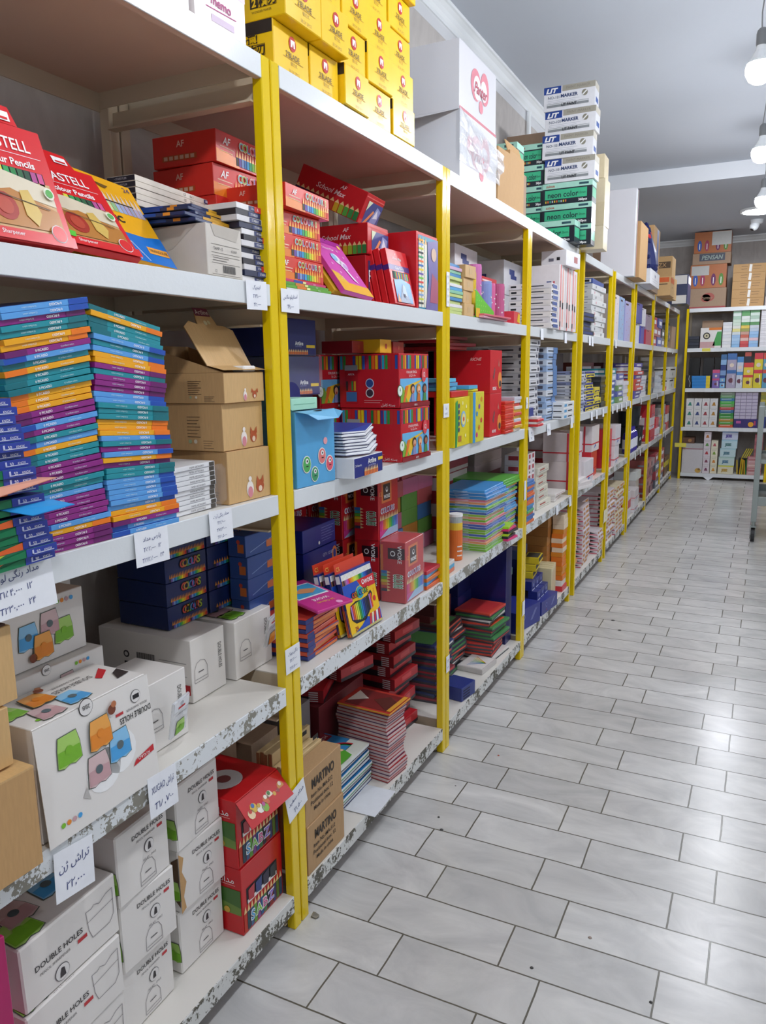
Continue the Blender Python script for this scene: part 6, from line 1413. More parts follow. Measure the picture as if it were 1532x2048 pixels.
for i, (y_, h_, cc) in enumerate([(2.80, 0.17, 'e8c23a'), (2.89, 0.205, 'd47ab8'), (2.985, 0.15, '8a9cd0'), (3.06, 0.15, 'd86a9a'), (3.15, 0.155, 'c0608a')]):
    mb = MB(); rr = 0.028
    mb.lathe([(rr * 0.9, 0), (rr, 0.004), (rr, h_ - 0.01), (rr * 0.94, h_)], c(cc, 2), n=18)
    for k_ in range(16): mb.lathe([(0.001, -0.0035), (0.0035, 0), (0.001, 0.0035)], WHT, ((rr + 0.0005) * math.cos(k_ * 2.4), (rr + 0.0005) * math.sin(k_ * 2.4), 0.02 + (h_ - 0.05) * ((k_ * 7) % 16) / 16), 5)
    thing('pencil_tube', mb, ['yellow', 'tall pink', 'pale blue', 'rose pink', 'dark rose'][i] + ' wrapped pencil tube standing on the upper shelf of the third rack', 'pencil case', (-0.055 - 0.01 * (i % 2), y_, 1.5615), group='wrapped pencil tubes')
mb = MB(); mb.poly([(0, 0, 0), (0, 0.21, 0), (0, 0.21, 0.03), (0, 0.10, 0.062), (0, 0, 0.098)], c('6cc832', 1)); mb.poly([(-0.0015, 0, 0), (-0.0015, 0, 0.098), (-0.0015, 0.10, 0.062), (-0.0015, 0.21, 0.03), (-0.0015, 0.21, 0)], c('6cc832', 1))
mb.poly([(-0.0015, 0, 0), (0, 0, 0), (0, 0, 0.098), (-0.0015, 0, 0.098)], c('6cc832', 1)); mb.box((-0.09, 0, 0), (0, 0.21, 0.004), c('6cc832', 1)); mb.box((-0.09, 0, 0), (-0.088, 0.21, 0.09), c('6cc832', 1))
F = Face(mb, (0, 0, 0), (0, 1, 0), (0, 0, 1), 0.21, 0.098)
for i in range(8):
    for j in range(5):
        u, v = 0.06 + i * 0.115, 0.1 + j * 0.17
        if v < 0.88 - u * 0.75: F.e(u, v, 0.025, c('b9e87a'), 1)
F.r(0, 0, 0.2, 0.33, c('e8b82a', 1), 2)
thing('dotted_display_tray', mb, 'green dotted display tray in front of the pencil tubes', 'display tray', (0.0, 2.725, 1.562))
pile('pink_flat_pack', 'flat pink pack lying by the green dotted tray', 'pencil pack', 'flat pink packs', (0.022, 2.76, 1.561), 2, 0.1, 0.32, 0.007, ['e6a8b8', 'd86a7a'])
one('red_yellow_tray', 0.09, 0.13, 0.05, 'd83a4a', 'red and yellow display tray just before the single post', 'display tray', (-0.005, 3.22, 1.5615), 0.1, lambda F, S, T, k: F.g([(0.5, 0.2), (1, 0.1), (1, 0.8), (0.7, 0.9)], c('e8c22a', 1)))
# ---- fourth rack, upper shelf
def pen_front(F, S, T, k):
    for G in (S, F): G.r(0.3, 0.40, 0.82, 0.58, c('3a3d48')); G.r(0.05, 0.35, 0.18, 0.7, K); G.ln([(0.05, 0.1), (0.95, 0.1)], 0.001, c('a8a8b0'))
    F.r(0.2, 0.2, 0.9, 0.8, c(['4a5a90', '5a6aa0'][k % 2]), 2)
pile('marker_carton', 'white marker carton, fourth rack upper shelf front pile', 'marker box', 'white marker cartons, fourth rack', (0.020, 3.745, 1.561), 8, 0.21, 0.13, 0.0262, ['ebe6e4', 'e6e2e6'], pen_front)
def pen_long(F, S, T, k):
    F.r(0.15, 0.0, 0.35, 1.0, c('d98a8a')); F.r(0.55, 0.05, 0.72, 0.95, c('e8a89a')); F.r(0.12, 0.35, 0.3, 0.45, K, 2); F.r(0.55, 0.33, 0.72, 0.43, K, 2); F.r(0.15, 0.05, 0.3, 0.13, K, 2); S.r(0.6, 0.55, 0.75, 0.75, c('3a4a80')); S.r(0.8, 0.5, 0.86, 0.75, c('c9606a'))
for i in range(3):
    one('upright_pen_box', 0.16, 0.125, 0.315, 'eae4e4', ['left', 'middle', 'right'][i] + ' upright pen box with pink stripes, fourth rack', 'pen box', (0.012, 3.925 + 0.128 * i + (0.02 if i else 0), 1.5615), 0.0, pen_long)
wb = one('open_white_box', 0.13, 0.22, 0.075, 'e9e7ea', 'open white box lying on the upright pen boxes', 'box', (0.03, 3.98, 1.877), -0.1, lambda F, S, T, k: (S.r(0.3, 0.3, 0.5, 0.5, c('6a6a78')), S.r(0.62, 0.35, 0.75, 0.55, K), F.r(0.55, 0.3, 0.8, 0.7, c('b06a6a'))))
for i in range(2):
    one('white_ink_carton', 0.22, 0.34, 0.16, 'd2d2d8', ['lower', 'upper'][i] + ' white carton with dark blue stamps at the back of the fourth rack', 'carton', (-0.19, 3.66, 1.5615 + 0.162 * i), 0.0, stamp)
# ---- third rack, eye level shelf (z 1.105)
def croc(F, S, T, k):
    F.g([(0.02, 0), (0.12, 0), (0.22, 0.5), (0.16, 0.95), (0.03, 0.9)], c('2f9a4a'), 2)
    for i in range(5): F.e(0.25, 0.35 + i * 0.12, 0.05, c('4a4a6a'), 3)
    F.e(0.55, 0.55, 0.17, c('8ab8d8'), 2, rv=0.17); F.e(0.55, 0.55, 0.12, c('f2e48a'), 3); F.e(0.55, 0.55, 0.05, c('d84a4a'), 4); F.r(0.22, 0.1, 0.42, 0.22, c('b8762a'), 2)
    for u, v in ((0.75, 0.8), (0.85, 0.5), (0.7, 0.2), (0.5, 0.88)): F.e(u, v, 0.04, c('f6f0a8'), 2)
one('yellow_clay_box', 0.07, 0.172, 0.172, 'e6d41f', 'yellow box with a green crocodile beside the second posts', 'box', (0.012, 2.485, 1.106), 0.05, croc)
one('yellow_clay_box', 0.12, 0.165, 0.02, 'cf2f2a', 'flat red box lying across the yellow crocodile box', 'box', (0.0, 2.485, 1.2795))
def animals(F, S, T, k):
    F.r(0, 0, 0.22, 1, c('3f9ad8', 1))
    for i, cc in enumerate(('c9307a', 'd8762a', 'd03a3a', '3f8fc0', '8a4aa8', 'e08a2a')): F.e(0.35 + 0.2 * (i % 3), 0.15 + 0.14 * i, 0.05, c(cc), 2)
one('yellow_clay_box', 0.10, 0.125, 0.185, 'ddd23a', 'yellow and blue box of animals right of the crocodile box', 'box', (0.012, 2.668, 1.106), 0.0, animals)
for i, (x_, y_, z_, cc) in enumerate([(-0.03, 2.48, 1.301, '5ab8dc'), (-0.02, 2.50, 1.3155, '4fa8d8'), (-0.01, 2.655, 1.293, 'e3d838'), (0.0, 2.66, 1.302, '4fb0e0'), (-0.03, 2.475, 1.3305, '5fc0e4')]):
    one('teal_flat_pack', 0.11, 0.13, 0.008 if i == 2 else 0.013, cc, ['first', 'second', 'third, yellow', 'fourth', 'highest'][i] + ' flat bright pack on the yellow boxes', 'pencil pack', (x_, y_, z_), 0.1 * (i % 2), group='flat bright packs')
def mctis(F, S, T, k):
    S.t('RICHE', 0.75, 0.80, 0.07, c('f2b8b0'), sh=0.3, mw=0.3, bold=0.02); S.t('pencil', 0.8, 0.68, 0.03, c('f0a8a0')); S.e(0.3, 0.35, 0.08, c('8a1218')); F.t('RICHE', 0.35, 0.12, 0.07, WHT, mw=0.4, bold=0.02)
    F.g([(0.3, 0.3), (0.42, 0.55), (0.36, 0.62), (0.22, 0.38)], c('7a4a4a')); F.g([(0.65, 0.65), (0.8, 0.6), (0.72, 0.8)], c('c06a5a')); F.e(0.82, 0.3, 0.15, c('e88a3a'), 1, rv=0.2); F.e(0.84, 0.22, 0.08, c('4a3a3a'), 2)
for i in range(2):
    one('tall_red_box', 0.24, 0.148, 0.170, 'd2202a', ['lower', 'upper'][i] + ' tall red box of the pair in the middle of the third rack', 'box', (-0.010, 2.930, 1.106 + 0.1705 * i), 0.0, mctis)
for i in range(2):
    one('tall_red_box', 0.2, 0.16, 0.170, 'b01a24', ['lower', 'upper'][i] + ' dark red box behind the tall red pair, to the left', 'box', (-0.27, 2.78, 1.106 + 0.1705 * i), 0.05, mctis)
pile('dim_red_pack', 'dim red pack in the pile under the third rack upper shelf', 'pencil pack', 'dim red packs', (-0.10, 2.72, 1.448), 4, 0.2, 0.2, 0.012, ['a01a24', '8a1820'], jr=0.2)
pile('orange_red_pack', 'orange red pack in the pile right of the tall red boxes', 'pencil pack', 'orange red packs', (0.004, 3.085, 1.106), 13, 0.16, 0.125, 0.0098, ['d83424', 'e0442a'], lambda F, S, T, k: F.r(0.9, 0.1, 1, 0.9, c('f08a4a')), jr=0.02)
pile('comic_notebook', 'yellow and red comic notebook just before the single post', 'notebook', 'comic notebooks', (0.006, 3.215, 1.106), 11, 0.14, 0.10, 0.013, ['e8dcd0', 'd8463a', 'e2b23a', 'd0d0da'], jr=0.05)
pile('black_label_box', 'dark labelled box in the pile before the single post', 'box', 'dark label boxes', (-0.20, 3.14, 1.106), 9, 0.2, 0.26, 0.038, ['20262c', '2a323a'], lambda F, S, T, k: (F.r(0.02, 0.2, 0.2, 0.8, c('6a7684')), F.ln([(0.3, 0.2), (0.95, 0.2)], 0.0015, c('4a6a6a'))))
pile('navy_pen_box', 'small navy box before the single post, beside the dark pile', 'pen box', 'small navy boxes', (-0.10, 3.13, 1.25), 3, 0.07, 0.10, 0.03, ['2a3478'])
# ---- fourth rack, eye level shelf
def pen_box(F, S, T, k):
    for G in (F, S): G.r(0.10, 0.30, 0.62, 0.5, c('2c2f38'), 2); G.r(0.75, 0.25, 0.9, 0.75, c('4a4a5a'), 2); G.ln([(0.05, 0.85), (0.95, 0.85)], 0.0012, c('9a9aa6'))
pile('white_pen_box', 'white pen box, left tall column, fourth rack', 'pen box', 'white pen boxes, left column', (-0.03, 3.56, 1.106), 13, 0.2, 0.17, 0.0305, ['dcdce0', 'd2d4da'], pen_box, jr=0.015)
pile('white_pen_box', 'blue white pen box, right tall column, fourth rack', 'pen box', 'blue and white pen boxes, right column', (-0.035, 3.90, 1.106), 12, 0.2, 0.20, 0.0305, ['c9d6e8', 'd8dce4', '9ab4d8'], lambda F, S, T, k: (pen_box(F, S, T, k), F.r(0.6, 0.0, 1, 1, c('5a82b8', 1), 3)), jr=0.02)
for i in range(3):
    one('white_pen_box', 0.11, 0.24, 0.029, 'e6e8ea', ['lowest', 'middle', 'topmost'][i] + ' of three white and light blue pen boxes by the paired posts', 'pen box', (0.028, 4.03, 1.106 + 0.0294 * i), 0.0, lambda F, S, T, k: (F.r(0.05, 0.2, 0.28, 0.65, c('5aa0d0')), F.r(0.4, 0.3, 0.8, 0.5, K), S.r(0.05, 0.2, 0.4, 0.65, c('5aa0d0')), S.r(0.5, 0.3, 0.9, 0.5, K)))
pile('navy_pen_box', 'small navy box beside the single post at eye level', 'pen box', 'small navy boxes by the post', (-0.01, 3.47, 1.106), 1, 0.06, 0.12, 0.085, ['2c3a86'])
pile('red_strip_pack', 'red striped pack lying flat right after the single post', 'pencil pack', 'red striped packs', (0.030, 3.50, 1.106), 4, 0.05, 0.1, 0.011, ['d8303a', 'e6d8d8'])
# ---- third rack, knee level (z .645)
mb = MB(); mb.lathe([(0.026, 0), (0.027, 0.003), (0.027, 0.12)], c('e0702a', 1), n=22); mb.lathe([(0.027, 0.12), (0.027, 0.148)], c('e8c23a', 1), n=22)
mb.lathe([(0.0265, 0.148), (0.0265, 0.172)], M_FILM2, n=22); mb.lathe([(0.0275, 0.172), (0.0275, 0.182), (0.001, 0.1825)], WHT, n=22)
for i in range(7): mb.tube((0.015 * math.cos(i), 0.015 * math.sin(i), 0.14), (0.015 * math.cos(i), 0.015 * math.sin(i), 0.17), 0.0035, RAINBOW[i], n=6)
for i in range(12): mb.lathe([(0.001, -0.003), (0.003, 0), (0.001, 0.003)], WHT, (0.0278 * math.cos(-0.9 + 0.2 * (i % 4)), 0.0278 * math.sin(-0.9 + 0.2 * (i % 4)), 0.02 + 0.018 * (i // 4)), 5)
thing('pencil_tin_tube', mb, 'orange and yellow round pencil tube with a white cap by the second posts', 'pencil tube', (-0.075, 2.725, 0.6458))
for i in range(3):
    one('small_flat_pack', 0.06, 0.10, 0.014, ['d86a3a', '4fa8d0', 'e0d8d0'][i], ['orange', 'light blue', 'white'][i] + ' small flat pack just inside the second posts at knee level', 'pencil pack', (-0.015, 2.40 + 0.07, 0.6458 + 0.0145 * i), 0.05)
for i in range(5):
    one('small_flat_pack', 0.08, 0.12, 0.0125, ['e0622a', '3f8fc8', 'e0762a', '5aa0d0', 'c93a4a'][i], nth(i, 5) + ' of the orange and blue flat packs left of the second posts', 'pencil pack', (-0.01, 2.285, 0.6458 + 0.013 * i), 0.08 * (i % 2))
def spine(F, S, T, k):
    for G in (F, S): G.ln([(0.3, 0.5), (0.62, 0.5)], 0.0016, c('d8e6ea'), 2); G.ln([(0, 0.06), (1, 0.06)], 0.0012, c('e9eef0'), 1)
pile('colour_notebook', 'colourful notebook in the tall wrapped pile of the third rack', 'notebook', 'colourful notebooks, front pile', (-0.004, 2.875, 0.6458), 21, 0.185, 0.26, 0.0097, ['4f8fc8', 'e09a6a', '7ab83a', '4a6ab8', 'c85a6a', '8fc04a', 'd87a8a', '5aa8d8'], spine, jr=0.015)
for i in range(3):
    one('colour_notebook', 0.19, 0.27, 0.0125, ['3f8fd0', '3a86cc', '4a9ce0'][i], ['lower', 'middle', 'top'][i] + ' bright blue notebook crowning the tall wrapped pile', 'notebook', (0.0 - 0.004 * i, 2.872, 0.8588 + 0.0129 * i), 0.03 * (i - 1), spine)
pile('colour_notebook', 'colourful notebook in the pile by the single post', 'notebook', 'colourful notebooks, second pile', (-0.03, 3.17, 0.6458), 21, 0.2, 0.22, 0.0100, ['e8763a', '4a7ac0', 'e0906a', '5a8ad0', '5fae4a', '4a9ad8'], spine, jr=0.03)
pile('colour_notebook', 'green notebook on the pile by the single post', 'notebook', 'green notebooks on the second pile', (-0.02, 3.16, 0.866), 3, 0.3, 0.24, 0.010, ['5fb84a', '4fa83f'], jr=0.03)
for i in range(6):
    one('neon_note_pack', 0.05, 0.11, 0.010, ['e0307a', '2a2a30', 'b8d82a', '2a2a30', 'e0307a', 'a8d82a'][i], nth(i, 6) + ' neon pink and green pack in front of the notebook piles', 'note pack', (0.022, 3.095 + 0.002 * i, 0.6458 + 0.0104 * i), 0.1 * (i % 3) - 0.1)
for j in range(3):
    pile('wrapped_clay_box', 'wrapped colour block, %s rear column, third rack knee shelf' % ['left', 'middle', 'right'][j], 'box', 'film wrapped colour blocks', (-0.27, 2.50 + 0.155 * j, 0.6458), 6, 0.14, 0.145, 0.062, ['6a9a4a', 'c06a8a', '4a78b0', 'c0823a', 'b85a5a'], jr=0.04)
pile('red_white_box', 'red and white box at the back behind the notebook piles', 'box', 'red and white rear boxes', (-0.25, 2.975, 0.6458), 7, 0.15, 0.38, 0.055, ['cfc4c6', 'a83040'], lambda F, S, T, k: F.r(0, 0.1, 1, 0.4, c('a02a3a' if k == 0 else 'd8c8c8')))
# ---- fourth rack, knee level
pile('colour_notebook', 'patterned notebook right after the single post', 'notebook', 'patterned notebooks', (0.0, 3.47, 0.6458), 16, 0.18, 0.12, 0.0125, ['4a8ac0', '3f6ab0', 'e0703a', '5fae6a', '4a7ac0'], jr=0.04)
for j in range(3):
    for i in range(4):
        one('small_white_box', 0.1, 0.062, 0.052, 'e4dedf', '%s small white box with red print, %s column of the fourth rack' % (nth(i, 4), ['left', 'middle', 'right'][j]), 'box', (-0.055, 3.60 + 0.064 * j, 0.75 + 0.0525 * i), 0.0, lambda F, S, T, k: (F.r(0.2, 0.5, 0.7, 0.9, c('b0404a')), F.r(0.35, 0.1, 0.6, 0.3, K), S.r(0.2, 0.5, 0.7, 0.9, c('b0404a'))), 'small white boxes with red print')
one('white_long_carton', 0.1, 0.19, 0.103, 'dcd8d8', 'white carton carrying the small red printed boxes', 'carton', (-0.05, 3.60, 0.6458))
pile('cream_pen_box', 'cream box in the leaning pile by the paired posts, knee level', 'pen box', 'cream boxes at knee level', (-0.06, 3.86, 0.6458), 6, 0.16, 0.24, 0.036, ['e0dccc', 'd6d2c4'], lambda F, S, T, k: (F.r(0.2, 0.5, 0.6, 0.7, c('b0564a')), F.ln([(0.1, 0.3), (0.9, 0.3)], 0.0012, K)), jr=0.05)
for i in range(2):
    one('white_long_carton', 0.16, 0.2, 0.15, 'd6d2d2', ['lower', 'upper'][i] + ' white carton at the back beside the paired posts', 'carton', (-0.24, 4.1, 0.6458 + 0.151 * i), 0.0, lambda F, S, T, k: (F.ln([(0.1, 0.15), (0.9, 0.15)], 0.004, c('c0404a')), F.g([(0.1, 0.3), (0.15, 0.3), (0.15, 0.8), (0.1, 0.8)], c('3a3a4a'))))
pile('slim_white_pack', 'slim white pack lying on the bare shelf by the paired posts', 'pen pack', 'slim white packs', (-0.03, 4.14, 0.6458), 3, 0.12, 0.2, 0.014, ['e9e4e0', 'dcd8d6'], lambda F, S, T, k: F.ln([(0.1, 0.5), (0.9, 0.5)], 0.0015, c('c06a6a')), jr=0.2)
# ---- third rack, bottom shelf (z .095)
def wrapcol(F, S, T, k):
    F.r(0.0, 0.0, 1, 0.35, c('3a3f46')); S.r(0.0, 0.0, 1, 0.5, c('4a4a50')); F.r(0.1, 0.5, 0.9, 0.9, c(['e0523a', '3f8f4a', 'e2ded8', 'd83a3a'][k % 4])); T.r(0.1, 0.1, 0.9, 0.9, c(['5f9a5a', 'd85a3a', 'e4e0dc', 'c93a3a'][k % 4], 1))
pile('wrapped_pencil_set', 'film wrapped set in the bright third rack bottom pile', 'pencil pack', 'film wrapped pencil sets, front pile', (-0.045, 3.09, 0.0955), 14, 0.17, 0.19, 0.0152, ['c9403a', '4a8a50', 'dcd8d4', 'd04a3a'], wrapcol, jit=0.012, jr=0.12)
pile('wrapped_pencil_set', 'dark film wrapped set in the third rack bottom middle pile', 'pencil pack', 'film wrapped pencil sets, middle pile', (-0.15, 2.84, 0.0955), 13, 0.17, 0.17, 0.0165, ['5a3a3c', '3a4248', '6a4a48'], wrapcol, jit=0.012, jr=0.12)
pile('wrapped_pencil_set', 'film wrapped navy set right behind the second posts', 'pencil pack', 'film wrapped pencil sets, left pile', (-0.10, 2.59, 0.0955), 13, 0.17, 0.16, 0.0175, ['2f3a66', 'b8404a', '3a4870', '8a3a44'], wrapcol, jit=0.012, jr=0.10)
one('pencil_drawing_pack', 0.12, 0.15, 0.022, 'c9c4c0', 'white pack printed with a bouquet of pencils on the bottom shelf', 'pencil pack', (-0.03, 2.93, 0.0955), -0.1, lambda F, S, T, k: (T.r(0.05, 0.05, 0.95, 0.95, c('e6e2de', 1)), [T.ln([(0.5, 0.15), (0.15 + i * 0.1, 0.7)], 0.003, RAINBOW[i + 2], 2) for i in range(8)]))
one('navy_small_box', 0.10, 0.11, 0.055, '2a3a80', 'small navy box with black stripes beside the second posts, bottom shelf', 'box', (-0.015, 2.64, 0.0955), -0.15, lambda F, S, T, k: [F.r(0.1, 0.1 + i * 0.2, 0.6, 0.2 + i * 0.2, c('14183a')) for i in range(4)])
one('navy_pen_carton', 0.18, 0.2, 0.26, '232a66', 'navy carton with a pale label at the back of the bottom shelf', 'carton', (-0.22, 3.14, 0.0955), 0.0, lambda F, S, T, k: F.g([(0.3, 0.3), (0.7, 0.35), (0.7, 0.75), (0.3, 0.55)], c('6a74a8')))
one('navy_pen_carton', 0.18, 0.2, 0.22, '1c2258', 'upper navy carton with a pale label at the back', 'carton', (-0.22, 3.14, 0.357), 0.03, lambda F, S, T, k: F.g([(0.3, 0.3), (0.7, 0.35), (0.7, 0.75), (0.3, 0.55)], c('6a74a8')))
one('brown_red_carton', 0.2, 0.24, 0.25, '6a3030', 'dark red carton at the back of the third rack bottom shelf', 'carton', (-0.24, 2.86, 0.0955))
pile('dim_label_box', 'dim box with a scrap label over the dark red carton', 'box', 'dim label boxes', (-0.22, 2.86, 0.346), 3, 0.18, 0.2, 0.05, ['5a3030', '4a4a46'], jr=0.1)
one('navy_tall_box', 0.24, 0.09, 0.46, '1f2466', 'tall navy box standing right before the single post', 'box', (-0.05, 3.315, 0.0955))
# ---- fourth rack, bottom shelf
def emblem(F, S, T, k): F.e(0.3, 0.6, 0.16, c('8a92c8')); F.e(0.3, 0.6, 0.11, c('232c7c'), 2); F.ln([(0.6, 0.3), (0.8, 0.8)], 0.004, c('9aa2d0')); F.ln([(0.65, 0.3), (0.85, 0.8)], 0.004, c('9aa2d0')); F.e(0.3, 0.25, 0.06, c('b03a5a'), 2)
one('navy_eraser_box', 0.16, 0.26, 0.105, '2a3488', 'navy box with a pale emblem at the foot of the single post', 'box', (-0.045, 3.475, 0.0955), -0.2, emblem)
one('navy_eraser_box', 0.16, 0.24, 0.075, '2a3488', 'navy open tray of little boxes further along the bottom shelf', 'box', (-0.004, 3.80, 0.0955), -0.1, emblem)
for i in range(3):
    for j in range(2):
        one('mini_navy_box', 0.05, 0.07, 0.05, '26307c', '%s of the mini navy boxes in the open tray, %s row' % (['left', 'middle', 'right'][i], ['lower', 'upper'][j]), 'box', (-0.03 - 0.03 * j, 3.805 + 0.074 * i, 0.172 + 0.051 * j), 0.0, lambda F, S, T, k: (F.e(0.5, 0.5, 0.2, c('8a92c8')), F.r(0.1, 0.0, 0.9, 0.1, c('d8dcf0'))))
for i in range(3):
    one('black_yellow_box', 0.08, 0.13, 0.035, 'd9c02a', nth(i, 3) + ' black and yellow box stacked on the mini navy boxes', 'box', (-0.07 + 0.01 * i, 3.86 + 0.02 * i, 0.274 + 0.0355 * i), 0.1, lambda F, S, T, k: (F.r(0, 0.4, 1, 1, K), T.r(0.1, 0.1, 0.9, 0.9, c('3a3a34'))))
for i in range(4):
    one('upright_cream_box', 0.14, 0.035, 0.19, 'ddd0a4', ['first', 'second', 'third', 'fourth'][i] + ' upright cream box beside the navy tray', 'box', (-0.02 - 0.005 * i, 4.06 + 0.042 * i, 0.0955), 0.0, lambda F, S, T, k: F.ln([(0.5, 0.1), (0.5, 0.9)], 0.003, c('c0503a')))
one('mint_case', 0.12, 0.2, 0.04, 'a0d4bc', 'mint green case on the small navy boxes, bottom shelf', 'case', (-0.19, 3.62, 0.30), -0.1)
one('navy_eraser_box', 0.10, 0.24, 0.20, '2a3a8c', 'tall navy box under the mint green case', 'box', (-0.205, 3.60, 0.0955), -0.02, emblem)
pile('navy_film_pack', 'navy film pack in the pile behind the black and yellow boxes', 'pack', 'navy film packs', (-0.18, 3.95, 0.0955), 6, 0.16, 0.2, 0.05, ['26306c', '4a5a8a', '1f2860'], jr=0.08)
for j in range(2):
    pile('brown_book_block', 'brown paper block in the %s rear pile of the fourth rack' % ['left', 'right'][j], 'paper block', 'brown paper blocks', (-0.085 - 0.175 * j, 4.215, 0.0955), 8, 0.17, 0.17, 0.055, ['a8703a', 'b07a42'], jr=0.01)
pile('orange_pen_box', 'orange and white box in the narrow pile at the paired posts', 'pen box', 'orange and white boxes', (-0.015, 4.29, 0.16), 14, 0.065, 0.10, 0.027, ['e0782a', 'e6d2b8', 'd8862a'], jr=0.02)
pile('red_label_pack', 'red label pack under the orange boxes at the paired posts', 'pack', 'red label packs', (-0.012, 4.28, 0.0955), 2, 0.07, 0.11, 0.031, ['d0303a', 'e0dcd8'])
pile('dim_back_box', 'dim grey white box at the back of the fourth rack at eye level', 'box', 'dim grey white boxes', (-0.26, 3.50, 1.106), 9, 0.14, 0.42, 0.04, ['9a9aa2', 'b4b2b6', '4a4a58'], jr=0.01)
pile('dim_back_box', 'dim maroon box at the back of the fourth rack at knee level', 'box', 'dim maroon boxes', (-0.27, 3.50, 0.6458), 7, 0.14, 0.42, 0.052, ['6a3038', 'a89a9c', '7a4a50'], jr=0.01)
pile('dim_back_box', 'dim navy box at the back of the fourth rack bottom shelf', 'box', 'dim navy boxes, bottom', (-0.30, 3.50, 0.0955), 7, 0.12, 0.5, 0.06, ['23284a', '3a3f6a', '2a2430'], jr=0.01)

# ================================================================ FAR RACKS
def dots_front(F, S, T, k):
    for i in range(2): F.e(0.25 + 0.5 * i, 0.5, 0.28, [c('d88a96'), c('3a3a4a'), c('e0b0b0')][(k + i) % 3], 2, n=7)
    S.r(0.55, 0.35, 0.85, 0.55, c('9a9aa4'))
def rib(F, S, T, k): F.r(0.1, 0.2, 0.9, 0.8, c('3a4470')); S.r(0.15, 0.2, 0.85, 0.75, c('efe9d8'), 1); S.r(0.18, 0.3, 0.5, 0.45, K, 2)
def zig(F, S, T, k):
    for i in range(9): F.e(0.3 + 0.4 * (i % 2), 0.07 + i * 0.105, 0.02, [c('c0506a'), c('3f6ab8'), c('5a5ab0')][k % 3], 2, n=6)
    F.r(0.1, 0.9, 0.5, 0.94, K)
def arrow(F, S, T, k): S.g([(0.7, 0.2), (0.95, 0.5), (0.7, 0.8)], K); S.r(0.0, 0.0, 1.0, 0.22, c('c9566a')); F.r(0.1, 0.25, 0.9, 0.75, c('c98a4a')); F.r(0.35, 0.25, 0.45, 0.75, WHT, 2)
def cross(F, S, T, k): S.r(0.72, 0, 0.78, 1, c('cf3040')); S.r(0, 0.28, 1, 0.33, c('cf3040')); F.r(0.0, 0.28, 1, 0.33, c('cf3040')); F.g([(0.3, 0.1), (0.6, 0.2), (0.5, 0.3)], c('3f6ab8'))
def yblk(F, S, T, k): F.r(0, 0, 1, 0.62, c('e6d23a', 1)); F.g([(0.1, 0.05), (0.5, 0.3), (0.9, 0.1), (0.9, 0.45), (0.1, 0.4)], c('22285a'), 2); S.t('Edding', 0.75, 0.5, 0.2, c('c9d0ee'), 2, mw=0.4)
def label2(F, S, T, k): S.r(0.2, 0.3, 0.8, 0.7, c('e8e8ee')); F.r(0.2, 0.3, 0.8, 0.7, c('e8e8ee'))
FIFTH, SIXTH, SEV, EIG, NIN = 'fifth', 'sixth', 'seventh', 'eighth', 'ninth'
FAR_SPAN = {FIFTH: (4.585, 5.44), SIXTH: (5.60, 6.42), SEV: (6.575, 7.63), EIG: (7.71, 8.76), NIN: (8.84, 9.91)}
LV = {1: (1.561, 'upper shelf'), 2: (1.106, 'eye level'), 3: (0.6458, 'knee level'), 4: (0.0955, 'bottom')}
def far(bay, lv, name, adj, y, w, n, h, cols, art=None, d=0.2, x=-0.02, cat='box', jit=0.006, jr=0.03):
    z, ln = LV[lv]
    lo, hi = FAR_SPAN[bay]
    y = min(max(y, lo), hi - w)
    return pile(name, '%s, %s rack %s' % (adj, bay, ln), cat, '%s, %s rack' % (adj, bay), (x, y, z), n, d, w, h, cols, art, jit, jr)
# fifth rack 4.49 - 5.49
far(FIFTH, 1, 'white_flower_box', 'grey white box, large front pile', 4.90, 0.40, 10, 0.031, ['dfe0e0', 'd6d8da'], dots_front)
far(FIFTH, 1, 'rimmed_marker_box', 'black rimmed marker box by the paired posts', 4.50, 0.34, 5, 0.026, ['2c2c34', '34343c'], rib, d=0.17)
far(FIFTH, 1, 'navy_lid_box', 'navy box at the back of the paired posts', 4.52, 0.33, 7, 0.045, ['5b6aa0', 'd8dade'], None, d=0.12, x=-0.24)
z_ = 1.561 + 10 * 0.0314
one('navy_lid_box', 0.2, 0.40, 0.03, '3c58a0', 'navy box with a barcode topping the grey white pile', 'box', (-0.02, 4.90, z_), 0.02, lambda F, S, T, k: (S.r(0.6, 0.2, 0.95, 0.85, WHT), S.r(0.65, 0.3, 0.9, 0.75, K, 2)))
far(FIFTH, 2, 'white_pen_box', 'blue white box beside the paired posts', 4.52, 0.22, 12, 0.020, ['c6cce0', '8a94c0', 'dfe2ea'], pen_box)
far(FIFTH, 2, 'navy_stamp_box', 'navy and yellow box of the tall pile', 4.78, 0.24, 7, 0.034, ['26328c', '2a3890'], yblk)
far(FIFTH, 2, 'navy_stamp_box', 'yellow cat box right of the navy pile', 5.06, 0.2, 4, 0.034, ['e0cc3a', '2a3276', 'e4d23f'], yblk)
far(FIFTH, 2, 'black_disc_pack', 'black flat pack at the fifth single post', 5.30, 0.16, 11, 0.018, ['2a2d34', '3a3e46'], None, d=0.16)
far(FIFTH, 2, 'brown_tall_box', 'brown box at the back', 4.7, 0.3, 2, 0.19, ['5a3c2c', '6a4630'], None, d=0.12, x=-0.3)
far(FIFTH, 2, 'violet_block', 'dark violet block at the back', 5.05, 0.38, 3, 0.12, ['2a2650', '24204a'], None, d=0.12, x=-0.3)
far(FIFTH, 3, 'red_cross_box', 'white and red long box by the paired posts', 4.56, 0.17, 2, 0.17, ['e0d4d6', 'd8ccd0'], cross)
far(FIFTH, 3, 'red_cross_box', 'red topped white box in the middle', 4.78, 0.26, 1, 0.15, ['e2dde0'], cross, x=0.0)
